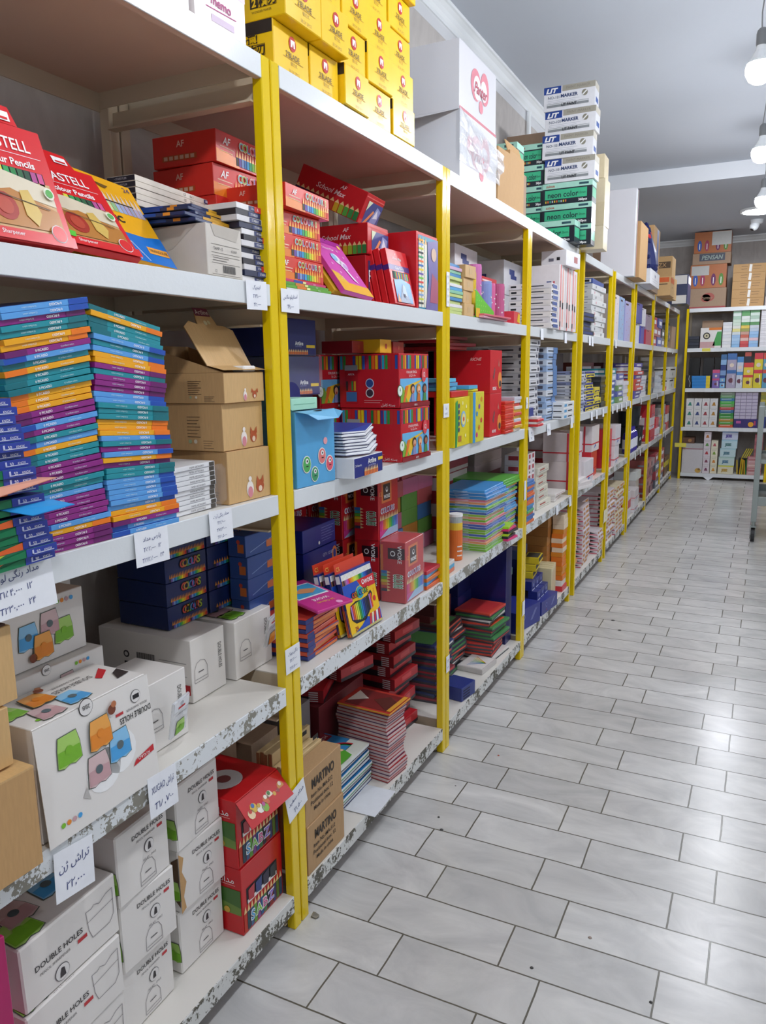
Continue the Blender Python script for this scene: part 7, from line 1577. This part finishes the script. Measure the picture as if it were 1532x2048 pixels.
far(FIFTH, 3, 'red_cross_box', 'red and white box at the back', 4.8, 0.3, 2, 0.16, ['c02a38', 'd0c4c8'], cross, x=-0.22)
far(FIFTH, 3, 'red_cross_box', 'bright red box behind the fifth single post', 5.15, 0.22, 2, 0.17, ['d22a36', 'e0d8da'], cross, x=-0.04)
far(FIFTH, 3, 'white_scrap_pack', 'loose white pack by the paired posts', 4.55, 0.2, 3, 0.02, ['e4dedc', 'dcd4d2'], None, x=0.0, d=0.12, jr=0.3)
far(FIFTH, 4, 'pen_refill_box', 'pinkish pen box of the left tall pile', 4.86, 0.22, 13, 0.030, ['dccfd4', 'd4c8d0'], arrow)
far(FIFTH, 4, 'pen_refill_box', 'pinkish pen box of the middle tall pile', 5.10, 0.2, 13, 0.030, ['cfc4ce', 'd8ccd2'], arrow, x=-0.08)
far(FIFTH, 4, 'orange_pen_box', 'orange and white box of the pile hugging the paired posts', 4.50, 0.10, 14, 0.027, ['e0862a', 'e2d4c0', 'd88a3a'], None)
far(FIFTH, 4, 'pen_refill_box', 'white black arrow box low by the fifth post', 5.31, 0.16, 6, 0.026, ['e0d8dc', 'd8d0d4'], arrow, x=0.0)
# sixth rack 5.52 - 6.55
far(SIXTH, 1, 'patterned_upright_box', 'upright pink dotted white box', 5.60, 0.25, 1, 0.31, ['e6dde2'], zig, cat='box')
far(SIXTH, 1, 'patterned_upright_box', 'upright light blue dotted box', 5.90, 0.22, 1, 0.31, ['9ab8e0'], zig)
far(SIXTH, 1, 'patterned_upright_box', 'upright lilac dotted box', 6.16, 0.26, 1, 0.30, ['a9a8d8'], zig)
far(SIXTH, 2, 'glue_bottle_pack', 'blue and white bottle pack of the first pile', 5.62, 0.26, 6, 0.042, ['4a5aa8', 'c8d0e0', '2f8a9a'], label2)
far(SIXTH, 2, 'glue_bottle_pack', 'green and white bottle pack of the second pile', 5.95, 0.24, 5, 0.042, ['7fa06a', 'd8d8e0', '6a70b0'], label2)
far(SIXTH, 2, 'dark_plastic_pack', 'dark thin pack left of the bottle packs', 5.54, 0.07, 12, 0.014, ['3a3a44', '5a5a66'])
far(SIXTH, 2, 'brown_red_box', 'brown red box at the back', 5.8, 0.5, 3, 0.10, ['6a2a26', 'a07a6a'], label2, d=0.12, x=-0.28)
far(SIXTH, 2, 'white_pen_box', 'small white box by the sixth single post', 6.24, 0.22, 5, 0.03, ['e2e0e8', 'd0cfe0'])
far(SIXTH, 3, 'red_cross_box', 'red upright box right after the fifth post', 5.66, 0.14, 1, 0.28, ['d02a36'], cross, x=-0.02)
far(SIXTH, 3, 'red_cross_box', 'white upright box with blue flowers', 5.82, 0.2, 2, 0.15, ['e6dfe2', 'e0dadf'], cross, x=0.0)
far(SIXTH, 3, 'brown_carton', 'brown carton beside the white upright boxes', 6.08, 0.3, 1, 0.24, [M_KRAFTG], None, x=-0.08)
far(SIXTH, 3, 'black_case', 'black case at the back', 5.7, 0.6, 3, 0.11, ['23252b', '1c1e24'], None, d=0.14, x=-0.28)
far(SIXTH, 4, 'pen_refill_box', 'white pen box of the large front pile', 5.62, 0.30, 12, 0.031, ['e0d8dc', 'd8cfd6'], arrow, x=-0.01)
far(SIXTH, 4, 'pen_refill_box', 'amber striped white box by the sixth post', 5.96, 0.34, 12, 0.031, ['e2dccc', 'dccfb0', 'd8cfd2'], arrow, x=0.0)
# seventh rack 6.55 - 7.68
far(SEV, 1, 'bottle_carton', 'navy and white carton beside the sixth post', 6.66, 0.28, 2, 0.16, ['e2e4ec', '3a42a0'], zig)
far(SEV, 1, 'bottle_carton', 'purple white carton in the middle', 6.98, 0.26, 2, 0.15, ['4a4ab0', 'e4e2ea'], zig)
far(SEV, 1, 'bottle_carton', 'dull red carton near the seventh post', 7.28, 0.3, 2, 0.13, ['c04050', 'a08aa0'], zig)
far(SEV, 2, 'eraser_box', 'white purple and red box of the main pile', 6.68, 0.36, 9, 0.032, ['e6e2ea', '5a50a8', 'd85a4a'], label2, x=0.0)
far(SEV, 2, 'eraser_box', 'pale box behind the seventh post', 7.12, 0.34, 5, 0.036, ['e6e6ea', 'c0c4d0'], label2)
far(SEV, 2, 'brown_red_box', 'maroon box at the back', 6.8, 0.6, 3, 0.10, ['4a2026', '8a6a6a'], label2, d=0.12, x=-0.28)
for i in range(5):
    mb = MB(); mb.lathe([(0.030, 0), (0.036, 0.01), (0.038, 0.14), (0.030, 0.17), (0.014, 0.18), (0.014, 0.21), (0.001, 0.212)], c('3b2f96', 2), n=14); mb.lathe([(0.0385, 0.04), (0.0388, 0.12)], c('e6e6f0', 1), n=14)
    thing('paint_bottle', mb, ['first', 'second', 'third', 'fourth', 'fifth'][i] + ' purple paint bottle in the row on the seventh rack knee shelf', 'bottle', (-0.05, 6.70 + 0.085 * i, 0.646), group='purple paint bottles')
for i in range(3):
    mb = MB(); mb.lathe([(0.085, 0), (0.09, 0.01), (0.10, 0.17), (0.104, 0.172), (0.104, 0.185), (0.001, 0.187)], c('20262b', 1), n=22); F = Face(mb, (0.098, -0.06, 0.05), (0, 1, 0), (0.04, 0, 1), 0.12, 0.08); F.t('color', 0.5, 0.5, 0.5, WHT, 3, mw=0.9, bold=0.03)
    thing('paint_bucket', mb, ['nearest', 'middle', 'farthest'][i] + ' black paint bucket on the seventh rack knee shelf', 'bucket', (-0.115 - 0.005 * i, 7.22 + 0.0 + 0.0 * i, 0.646 + 0.188 * 0) if i == 0 else (-0.12, 7.22 + 0.21 * (i == 1), 0.646 + (0.0 if i == 1 else 0.189)), group='black paint buckets')
far(SEV, 4, 'red_white_jar_box', 'red topped white box of the front pile', 6.64, 0.22, 3, 0.07, ['e2dcdc', 'c8303c'], None, x=-0.02)
far(SEV, 4, 'red_white_jar_box', 'white box beside the seventh post', 6.95, 0.24, 2, 0.10, ['e4e0e2', 'dcd4d4'], cross, x=0.0)
far(SEV, 4, 'maroon_box', 'maroon box at the back', 6.9, 0.6, 4, 0.10, ['6a2f30', '7a4038'], label2, d=0.14, x=-0.25)
far(SEV, 4, 'green_flash_box', 'white box with a green flash lying on the maroon ones', 7.26, 0.26, 4, 0.08, ['d8dcd8', '5a8a6a', 'c8c0bc'], None, x=-0.04)
# eighth rack 7.68 - 8.80
far(EIG, 1, 'bottle_carton', 'red box beside the seventh post', 7.80, 0.28, 3, 0.09, ['c8404a', 'b04a50'], label2)
far(EIG, 1, 'bottle_carton', 'slate blue box in the middle', 8.14, 0.3, 3, 0.09, ['5a64a8', 'a0607a'], label2)
far(EIG, 1, 'bottle_carton', 'dim grey box near the eighth post', 8.48, 0.26, 2, 0.09, ['7a7a84', '4a5058'], label2)
far(EIG, 2, 'grey_cap_pack', 'steel grey pack of the grid pile', 7.78, 0.3, 6, 0.052, ['585b60', '8a8478'], dots_front)
far(EIG, 2, 'silver_pack', 'silver white wrapped pack of the leaning pile', 8.16, 0.3, 6, 0.034, ['d8dade', 'c8ccd2'], None, x=0.0)
far(EIG, 2, 'grey_cap_pack', 'dark grey pack near the eighth post', 8.5, 0.24, 5, 0.04, ['4a4c52', '6a6a70'], dots_front)
far(EIG, 3, 'red_white_jar_box', 'red box of the tall pile', 7.84, 0.3, 3, 0.115, ['d0303c', 'e0d4d8'], cross, x=-0.01)
far(EIG, 3, 'red_white_jar_box', 'white red box of the lower pile', 8.2, 0.26, 2, 0.10, ['e6dfe2', 'd0303c'], cross, x=0.0)
far(EIG, 3, 'clear_jar_pack', 'clear grey jar pack', 8.5, 0.24, 4, 0.07, ['a8a6a4', '8a8886'], dots_front)
far(EIG, 4, 'red_jar_pack', 'dark red jar pack of the first pile', 7.80, 0.28, 4, 0.09, ['9a4044', 'b86a68'], dots_front, x=-0.01)
far(EIG, 4, 'red_jar_pack', 'maroon jar pack of the second pile', 8.12, 0.26, 4, 0.085, ['6a3038', 'a8888a'], dots_front, x=-0.02)
far(EIG, 4, 'grey_tin_pack', 'grey tin pack near the eighth post', 8.42, 0.28, 4, 0.09, ['5a5f6a', 'a04048'], label2, x=-0.01)
# ninth rack 8.80 - 9.93
far(NIN, 1, 'brown_carton', 'brown carton by the last posts', 9.20, 0.34, 1, 0.24, [M_KRAFTG], None, x=0.0, cat='cardboard box')
far(NIN, 1, 'grey_clip_box', 'grey scrap box beside the brown carton', 8.9, 0.26, 3, 0.08, ['8a8e88', '5a5f60'], dots_front)
far(NIN, 1, 'white_ink_carton', 'white carton in the far corner', 9.58, 0.3, 2, 0.15, ['cfd2d2', '3a3f42'], None, x=-0.1)
far(NIN, 2, 'black_text_box', 'white box with black print in the far corner', 9.25, 0.6, 2, 0.125, ['e0e0dc', 'd8d8d4'], lambda F, S, T, k: (S.r(0.2, 0.7, 0.9, 0.82, K), S.e(0.5, 0.35, 0.15, K), F.r(0.2, 0.7, 0.8, 0.82, K), F.e(0.5, 0.35, 0.15, K)), x=-0.01)
far(NIN, 2, 'red_small_pack', 'small red pack in the far corner', 8.95, 0.2, 2, 0.04, ['d83a3a', 'e0d8d8'])
far(NIN, 3, 'clear_jar_pack', 'glassy grey jar pack of the far pile', 8.92, 0.3, 4, 0.075, ['b0aeac', '94928e'], dots_front)
far(NIN, 3, 'red_white_jar_box', 'red strip box of the far pile', 9.3, 0.3, 3, 0.09, ['c04048', 'd8d4d4'], None)
far(NIN, 3, 'dark_box', 'dark box in the far corner', 9.65, 0.22, 3, 0.1, ['4a4a4c', '3a3a40'])
far(NIN, 4, 'blue_base_box', 'blue and red box of the far pile', 8.95, 0.3, 4, 0.09, ['3a5a8a', 'b04a4a', '2f3f6a'], label2)
far(NIN, 4, 'yellow_blue_box', 'yellow and blue box over the brown ones', 9.4, 0.4, 4, 0.055, ['2f6ab0', 'd8c83a', '6a4a3a'], None)

# ================================================================ FAR END RACK (items face the camera)
def R(name, x0, x1, z, h, dep, col, label, cat, art=None, y=10.02, group=None):
    return one(name, x1 - x0, dep, h, col, label, cat, (x1, y, z), 0.0, art, group)
Z0, Z1, Z2, Z3, Z4 = 2.031, 1.571, 1.101, 0.636, 0.078
R('brown_carton', 0.09, 0.485, Z0, 0.225, 0.3, M_KRAFTG, 'brown carton with a red oval, lowest in the left stack on the far rack', 'cardboard box', lambda F, S, T, k: (S.e(0.45, 0.5, 0.24, c('a8584e'), 1, rv=0.2), S.e(0.52, 0.55, 0.3, c('a8584e'), 1, rv=0.22), S.t('Panter', 0.48, 0.52, 0.16, M_KRAFTG, 3, mw=0.4), S.r(0, 0, 1, 0.08, c('a04a4a'))))
def pensan(F, S, T, k):
    S.r(0, 0, 1, 1, c('b0683a', 1), 1); S.r(0.0, 0.62, 1, 1, M_KRAFTG, 2) if k == 9 else None
    for u, cc in ((0.15, '3a5aa8'), (0.35, 'a03a5a'), (0.65, '6a2a5a'), (0.86, '5a8a3a')): S.e(u, 0.35, 0.10, c(cc), 3, rv=0.26)
    for u in (0.15, 0.35, 0.65, 0.86): S.ln([(u, 0.18), (u, 0.45)], 0.008, WHT, 4)
R('orange_blister_carton', 0.085, 0.475, Z0 + 0.227, 0.265, 0.3, 'b0683a', 'orange carton of hanging pens with a white flap, left stack on the far rack', 'carton', lambda F, S, T, k: (pensan(F, S, T, k), S.r(0.03, 0.55, 0.52, 0.95, c('b8b8b4', 1), 5)))
R('brown_carton', 0.10, 0.51, Z0 + 0.494, 0.125, 0.3, M_KRAFTG, 'brown carton with a dark name sign on the far rack', 'cardboard box', lambda F, S, T, k: (S.r(0.18, 0.3, 0.85, 0.95, c('4a4f5c')), S.t('PENSAN', 0.52, 0.62, 0.4, c('9aa8a0'), 2, mw=0.56, sh=0.2, bold=0.02)))
R('orange_blister_carton', 0.11, 0.505, Z0 + 0.621, 0.235, 0.3, 'b0683a', 'upper orange carton of hanging pens, touching the ceiling band', 'carton', lambda F, S, T, k: (pensan(F, S, T, k), S.r(0.48, 0.35, 1.0, 0.98, c('c2c2be', 1), 5)))
for i in range(5):
    R('brown_carton', 0.545, 0.885, Z0 + 0.0945 * i, 0.0935, 0.3, M_KRAFT, nth(i, 5) + ' flat brown carton in the taped stack on the far rack', 'cardboard box', lambda F, S, T, k: (lines(S, 0.25, 0.45, 0.7, 2, 0.3, c('6a503a'), 0.004), lines(S, 0.6, 0.85, 0.7, 2, 0.3, c('6a503a'), 0.004), S.g([(0.48, 0.1), (0.56, 0.05), (0.58, 0.9), (0.5, 0.95)], c('e8e6e0', 1), 2) if True else None), group='taped flat brown cartons')
R('red_edge_box', 0.90, 1.0, Z0, 0.10, 0.3, 'c8b8b4', 'small pale box right of the taped brown cartons', 'box')
# upper shelf
for i in range(4): R('black_folded_bag', 0.105, 0.225, Z1 + 0.035 * i, 0.034, 0.25, ['1e2430', '262c3c'][i % 2], nth(i, 4) + ' folded black bag on the far rack upper shelf', 'bag', group='folded black bags')
R('white_tape_box', 0.235, 0.465, Z1, 0.232, 0.1, 'e0dcd8', 'white, orange and green box with a tape roll picture, far rack', 'box', lambda F, S, T, k: (S.g([(0.6, 0.1), (1, 0.1), (1, 0.8), (0.8, 0.8)], c('3f9a4a', 1)), S.r(0.4, 0.88, 1, 1, c('d8782a')), S.e(0.3, 0.6, 0.17, K, 2), S.e(0.3, 0.6, 0.12, c('c9c0a0'), 3), S.e(0.3, 0.6, 0.04, K, 4), S.r(0, 0, 0.7, 0.3, c('c8a0a0'), 1)))
R('brown_carton', 0.24, 0.47, Z1, 0.32, 0.15, M_KRAFTG, 'brown carton behind the tape roll box', 'cardboard box', y=10.14)
for i in range(8): R('white_note_block', 0.476, 0.572, Z1 + 0.0362 * i, 0.0355, 0.2, ['e4e4e4', 'dadce0'][i % 2], nth(i, 8) + ' white block in the left column of the far rack upper shelf', 'paper block', group='white blocks')
for j, (a, b) in enumerate(((0.578, 0.664), (0.668, 0.756), (0.760, 0.856))):
    cs = [['8ab8e0', '9ac0e4', 'a8c8e6', '9abce0', 'cfd8dc', 'e0d88a', 'e0e2d8', 'cfe0cf', 'c8dcc8', 'a8c8b0', 'd8e4dc', '8fb89a'], ['c03a40', 'd04a4a', 'e0b8b0', 'c8604a', 'c89a8a', '9a9a4a', 'e0c24a', '4a9a4a', 'd8e4d8', 'e0e6e0', '5aa05a', '3f9a4f'], ['8ab4e0', '9ac0e4', 'e0c0c8', '8ab8e0', '9ac0e6', 'b8c8d8', 'c8d0d8', '4a8a4a', 'd8e6dc', 'a8c4b0', 'cfe0d4', '3f904a']][j]
    for i in range(12): R('eraser_carton', a, b, Z1 + 0.0352 * i, 0.0346, 0.2, cs[i], '%s pastel carton, %s coloured column of the far rack upper shelf' % (nth(i, 12), ['left', 'middle', 'right'][j]), 'carton', group='pastel cartons on the far rack')
for i in range(17): R('white_note_block', 0.872, 1.0, Z1 + 0.0252 * i, 0.0246, 0.2, ['e4e2e6', 'dad8dc'][i % 2], nth(i, 17) + ' white block in the right edge column of the far rack', 'paper block', group='white blocks, right edge')
# eye level
for i, (x0_, cc) in enumerate(((0.11, '15171c'), (0.27, '1a1d24'), (0.40, '15181f'))): R('black_tall_bag', x0_, x0_ + 0.12, Z2, 0.36, 0.12, cc, ['left', 'middle', 'right'][i] + ' black upright bag at the back of the far rack', 'bag', y=10.28)
R('black_small_bag', 0.105, 0.165, Z2, 0.15, 0.15, '1b1d22', 'small black bag with a pale cord at the left post of the far rack', 'bag', lambda F, S, T, k: S.ln([(0.6, 1), (0.5, 0.7), (0.8, 0.4), (0.7, 0.1)], 0.005, c('c0c4c8')))
for i in range(4): R('blue_yellow_box', 0.175 - 0.003 * i, 0.372, Z2 + 0.036 * i, 0.035, 0.2, '2a80c8', nth(i, 4) + ' blue box with a yellow end, far rack eye level', 'box', lambda F, S, T, k: S.r(0.78, 0, 1, 1, c('e2c82a', 1)), group='blue and yellow boxes')
packs = [(0.395, 0.474, 0.215, 'c8507a', '7a6ab0', 'pink hanging pack'), (0.478, 0.535, 0.14, '2a4a90', '7ab0d8', 'navy and sky blue pack'), (0.548, 0.648, 0.40, '3a6aa8', 'a8a0b8', 'tall blue blister pack'), (0.654, 0.722, 0.36, '4a8ac8', 'c8ccd8', 'sky blue wrapped pack'), (0.728, 0.83, 0.29, 'd03a3a', 'e2c83a', 'yellow pack with a red header'), (0.836, 0.925, 0.40, 'd03040', 'd8c82a', 'tall yellow pack with a red band'), (0.93, 1.0, 0.40, 'd04a3a', '5a9ab8', 'yellow and blue pack cut by the right edge')]
for x0_, x1_, h_, a_, b_, lb in packs:
    R('hanging_toy_pack', x0_, x1_, Z2, h_, 0.05, b_, lb + ' on the far rack at eye level', 'blister pack', lambda F, S, T, k: (S.r(0, 0.82, 1, 1, c(a_, 1)), S.r(0.0, 0.42, 1.0, 0.52, c(a_, 1)), S.e(0.5, 0.22, 0.07, c('6a3a4a'), 2), S.ln([(0.75, 0.1), (0.7, 0.38)], 0.006, WHT, 3), S.e(0.5, 0.66, 0.06, c('e0d0c0'), 2)))
for i in range(4): R('navy_pen_box', 0.478, 0.54, Z2 + 0.145 + 0.062 * i, 0.06, 0.12, ['7a9ac8', '2a3a7a', '8ab0d8', '3a6a9a'][i], nth(i, 4) + ' blue box over the navy and sky blue pack', 'box', group='blue boxes over the sky blue pack')
R('red_black_pack', 0.732, 0.80, Z2 + 0.292, 0.12, 0.05, 'b8483a', 'red and black pack above the yellow red-headed pack', 'blister pack', lambda F, S, T, k: S.r(0, 0, 1, 0.6, c('2a3040')))
# knee level
for j in range(4):
    for i in range(3):
        cc = ['3f8a7a', '3a4a80', 'a04048', 'b8863a'][j]
        R('sharpener_toy_box', 0.122 + 0.089 * j, 0.207 + 0.089 * j, Z3 + 0.114 * i, 0.113, 0.15, 'dedede', '%s small white box, %s column of the far rack knee shelf' % (nth(i, 3), ['first', 'second', 'third', 'fourth'][j]), 'box', lambda F, S, T, k: (S.g([(0.2, 0.25), (0.8, 0.25), (0.7, 0.35), (0.62, 0.6), (0.42, 0.6), (0.3, 0.35)], c(cc)), S.ln([(0.2, 0.85), (0.8, 0.85)], 0.003, c('8a8a8a'))), group='small white boxes with a bell shape')
GC = ['d05a3a', '5aa04a', 'b88a3a', '4a9a4a', '3a8a3f', '3a6a9a', 'c04a4a', '6aa05a', '4ab04a', '3a7aa0', '6a9a6a', '8a9a8a']
for i in range(12): R('wrapped_clay_pack', 0.498, 0.652, Z3 + 0.0345 * i, 0.034, 0.18, GC[i], nth(i, 12) + ' green or red wrapped pack in the far rack knee shelf column', 'pack', lambda F, S, T, k: S.ln([(0.1, 0.7), (0.8, 0.75)], 0.004, c('dfe8dc')), group='green and red wrapped packs')
R('purple_toy_box', 0.660, 0.915, Z3, 0.10, 0.18, '3a2f70', 'purple box with a yellow figure carrying the little lilac boxes', 'box', lambda F, S, T, k: (S.r(0.1, 0.5, 0.3, 0.8, c('c05a9a')), S.e(0.72, 0.4, 0.3, c('e8a82a'), 2), S.r(0.85, 0.3, 0.92, 0.8, c('b8406a'))))
for j in range(4):
    for i in range(8):
        R('lilac_mini_box', 0.660 + 0.061 * j, 0.719 + 0.061 * j, Z3 + 0.1005 + 0.039 * i, 0.0385, 0.1, 'c0b8cc', '%s lilac mini box, %s column above the purple box' % (nth(i, 8), ['first', 'second', 'third', 'fourth'][j]), 'box', lambda F, S, T, k: S.r(0, 0, 1, 0.12, c('7a6a9a')), group='lilac mini boxes')
for i in range(5): R('yellow_roll_pack', 0.93, 1.0, Z3 + 0.2 + 0.045 * i, 0.044, 0.12, ['b8a83a', '8a8a3a'][i % 2], nth(i, 5) + ' olive yellow pack at the right edge of the far rack', 'pack', group='olive yellow packs')
R('blue_case', 0.93, 1.0, Z3, 0.198, 0.12, '3a4a88', 'blue case under the olive yellow packs', 'case')
# bottom
R('white_big_carton', 0.109, 0.343, Z4, 0.285, 0.25, 'd0cdd0', 'big white carton at the left of the far rack bottom shelf', 'carton', lambda F, S, T, k: (S.e(0.8, 0.1, 0.12, c('c8a04a'), 1, rv=0.1), S.e(0.85, 0.15, 0.05, c('8a6a3a'), 2)))
R('white_big_carton', 0.115, 0.343, Z4 + 0.286, 0.07, 0.24, 'b8b6b6', 'grey lid carton on the big white carton', 'carton', lambda F, S, T, k: S.r(0, 0, 1, 0.15, c('a06070')))
R('brown_patch_box', 0.11, 0.24, Z4 + 0.357, 0.07, 0.2, '6a4a3a', 'brown patterned box above the grey lid carton', 'box', lambda F, S, T, k: S.e(0.6, 0.5, 0.3, c('a87a4a')))
for j in range(2):
    for i in range([3, 2][j] + 2):
        cc = [['7a3a5a', '8a4a60', 'b8424a', '6aa05a', 'c0783a'], ['d89a3a', 'd88a3a', '8aaa4a', 'c0606a']][j][i]
        R('sharpener_toy_box', 0.347 + 0.085 * j, 0.425 + 0.082 * j, Z4 + 0.1 * i, 0.0985, 0.15, ['e0d6dc', 'e6e0c8'][j], '%s small pastel box, %s column of the far rack bottom shelf' % (nth(i, [5, 4][j]), ['left', 'right'][j]), 'box', lambda F, S, T, k: (S.g([(0.25, 0.3), (0.75, 0.3), (0.6, 0.65), (0.4, 0.65)], c(cc)), S.ln([(0.2, 0.85), (0.8, 0.85)], 0.003, c('9a9a8a'))), group='small pastel boxes')
for i in range(5):
    R('clay_letter_carton', 0.520 + [0.0, 0.004, 0.012, 0.024, 0.026][i], 0.692 + [0.0, 0.004, 0.012, 0.024, 0.026][i], Z4 + 0.103 * i, 0.102, 0.2, ['e2dcc0', 'c8dcd8', 'c4dce0', 'c0dce4', 'c8cfe4'][i], nth(i, 5) + ' pale carton with dark letters, far rack bottom shelf', 'carton', lambda F, S, T, k: (S.t('JEIE', 0.42, 0.45, 0.3, c(['c09a3a', '4a7a9a', '4a7a8a', '4a7a7a', '5a4a9a'][i]), 2, bold=0.06, mw=0.5), S.r(0, 0.85, 1, 1, c(['d8d84a', 'b0d0c8', 'b0d8e0', 'a8d0e0', '5a8ac0'][i]))), group='pale lettered cartons')
for i in range(8):
    mb = MB(); mb.tube((0, 0, 0), (0.012 * ((i % 3) - 1), 0.01, 0.17 + 0.01 * (i % 3)), 0.007, c(['d8b82a', '2a2a2a', 'd8a82a', '4a8a4a'][i % 4], 1), n=8)
    thing('coloured_rod', mb, ['first', 'second', 'third', 'fourth', 'fifth', 'sixth', 'seventh', 'eighth'][i] + ' yellow or dark rod standing before the dark gap of the far rack', 'rod', (0.735 + 0.013 * i, 10.04 + 0.01 * (i % 2), Z4 + 0.002), group='standing yellow and dark rods')
mb = MB()
for i in range(4): mb.tube((i * 0.022, 0, 0), (i * 0.022 + 0.05, 0.02, 0.11), 0.005, c('d8c82a', 1), n=6); 
mb.box((-0.01, -0.005, -0.01), (0.09, 0.02, 0.0), c('2a2a2a'))
thing('hanging_rod_bunch', mb, 'bunch of slanted yellow rods above the standing ones', 'rods', (0.775, 10.05, Z4 + 0.198))
R('black_box', 0.74, 0.83, Z4, 0.187, 0.1, '22242a', 'black box carrying the slanted yellow rods', 'box', y=10.10)
for i in range(5): R('pink_wrapped_pack', 0.838, 0.99, Z4 + 0.044 * i, 0.043, 0.15, ['c89a9a', 'b8787a', 'd0a8a0'][i % 3], nth(i, 5) + ' pink wrapped pack behind the trolley on the bottom shelf', 'pack', lambda F, S, T, k: S.ln([(0.1, 0.6), (0.7, 0.65)], 0.005, c('ecdcdc')), group='pink wrapped packs')
for i in range(6): R('pink_wrapped_pack', 0.90, 0.99, Z4 + 0.221 + 0.044 * i, 0.043, 0.15, ['b06a70', '9a5a60'][i % 2], nth(i, 6) + ' small maroon pack above the pink wrapped packs', 'pack', group='small maroon packs')
for i in range(8): R('pink_wrapped_pack', 1.10, 1.38, Z4 + 0.05 * i, 0.049, 0.15, ['c89a9a', 'b86a72', 'a0505a'][i % 3], nth(i, 8) + ' pink pack seen through the trolley frame', 'pack', group='pink packs through the trolley')
for i in range(4): R('blue_case', 1.10, 1.38, Z3 + 0.08 * i, 0.079, 0.15, ['3a4a88', 'b8a83a', '6a8a9a'][i % 3], nth(i, 4) + ' case seen above the trolley tray', 'case', group='cases beyond the trolley')
for xx, zz, ww, lb, cc in [(0.265, Z1, 0.09, 'left', 'e8dc5a'), (0.365, Z1, 0.09, 'middle', 'e4e8ea'), (0.45, Z1, 0.075, 'right', 'e4e8ea'), (0.32, Z2, 0.10, 'eye level', 'e4e8ea'), (0.08, Z3, 0.10, 'knee level leftmost', 'e4e8ea'), (0.50, Z3, 0.11, 'knee level middle', 'e4e8ea'), (0.77, Z3, 0.10, 'knee level right', 'e4e8ea')]:
    mb = MB(); mb.box((0, -0.0008, -0.042), (ww, 0, 0.0), c(cc)); thing('price_note', mb, 'white note on the far rack, ' + lb + ' lip', 'price note', (xx, 9.9985, zz - 0.004), 0, 0.05, group='blank notes on the far rack')
mb = MB(); mb.box((0, -0.0008, -0.05), (0.13, 0, 0.0), c('e8dc5a')); thing('price_note', mb, 'yellow note tied low on the left yellow post of the far rack', 'price note', (0.02, 9.9985, 0.44))
mb = MB(); mb.poly([(0, 0, 0), (0.0, 0.0, -0.05), (0.05, -0.02, -0.085), (0.11, 0, -0.04), (0.11, 0, 0)], c('dfe2e6')); thing('paper_scrap', mb, 'torn white paper hanging from the lowest lip of the far rack', 'paper', (0.37, 9.9975, 0.078))

# ================================================================ LITTLE THINGS ON THE FLOOR
mb = MB(); mb.poly([(0, 0, 0.004), (0.012, 0.004, 0.012), (0.022, 0.002, 0.005), (0.014, -0.006, 0.001)], c('8f8a80')); mb.poly([(0.012, 0.004, 0.012), (0.004, 0.014, 0.006), (0, 0, 0.004)], c('a09a8e')); mb.poly([(0.0, 0, 0.0), (0.014, -0.006, 0.0), (0.022, 0.002, 0.0), (0.004, 0.014, 0.0)], c('77736a'))
thing('paper_scrap', mb, 'crumpled scrap on the floor at the foot of the first posts', 'litter', (0.012, 1.468, 0.0015), 0.4)
SP = [(0.173, 1.962, 0.006, 'round dark chip on the tile off the drawing books'), (0.14, 2.02, 0.004, 'small dark chip beside the rack foot off the sketch pads'), (0.567, 1.545, 0.0045, 'dark chip on the near tiles, left of the other near one'), (0.83, 1.56, 0.004, 'dark chip near the right joint of the near tiles'),
      (0.19, 2.47, 0.004, 'reddish chip on the tile past the second posts'), (0.30, 4.17, 0.012, 'dark oval mark on the tiles before the paired posts'), (0.36, 4.02, 0.010, 'second dark mark on the tiles before the paired posts'), (0.67, 1.70, 0.005, 'pale brown drop mark on a middle tile')]
for x_, y_, r_, lb in SP:
    mb = MB(); mb.lathe([(r_, 0.0003), (r_ * 0.7, 0.0022), (r_ * 0.2, 0.0028)], c('b0503a') if 'reddish' in lb else (c('9a8a80') if 'pale' in lb else c('3a3836')), n=9)
    thing('floor_chip', mb, lb, 'litter', (x_, y_, 0.0002), random.uniform(0, 3))
for x_, y_, cc, lb in [(-0.11, 2.235, '2a2a30', 'dark shred lying on the bare bottom shelf by the second posts'), (-0.09, 2.15, 'c0303a', 'tiny red cross shaped shred on the bottom shelf')]:
    mb = MB(); mb.box((-0.02, -0.003, 0), (0.02, 0.003, 0.002), c(cc)); mb.box((-0.004, -0.012, 0), (0.004, 0.012, 0.002), c(cc)); thing('paper_shred', mb, lb, 'litter', (x_, y_, 0.0958), 0.7)
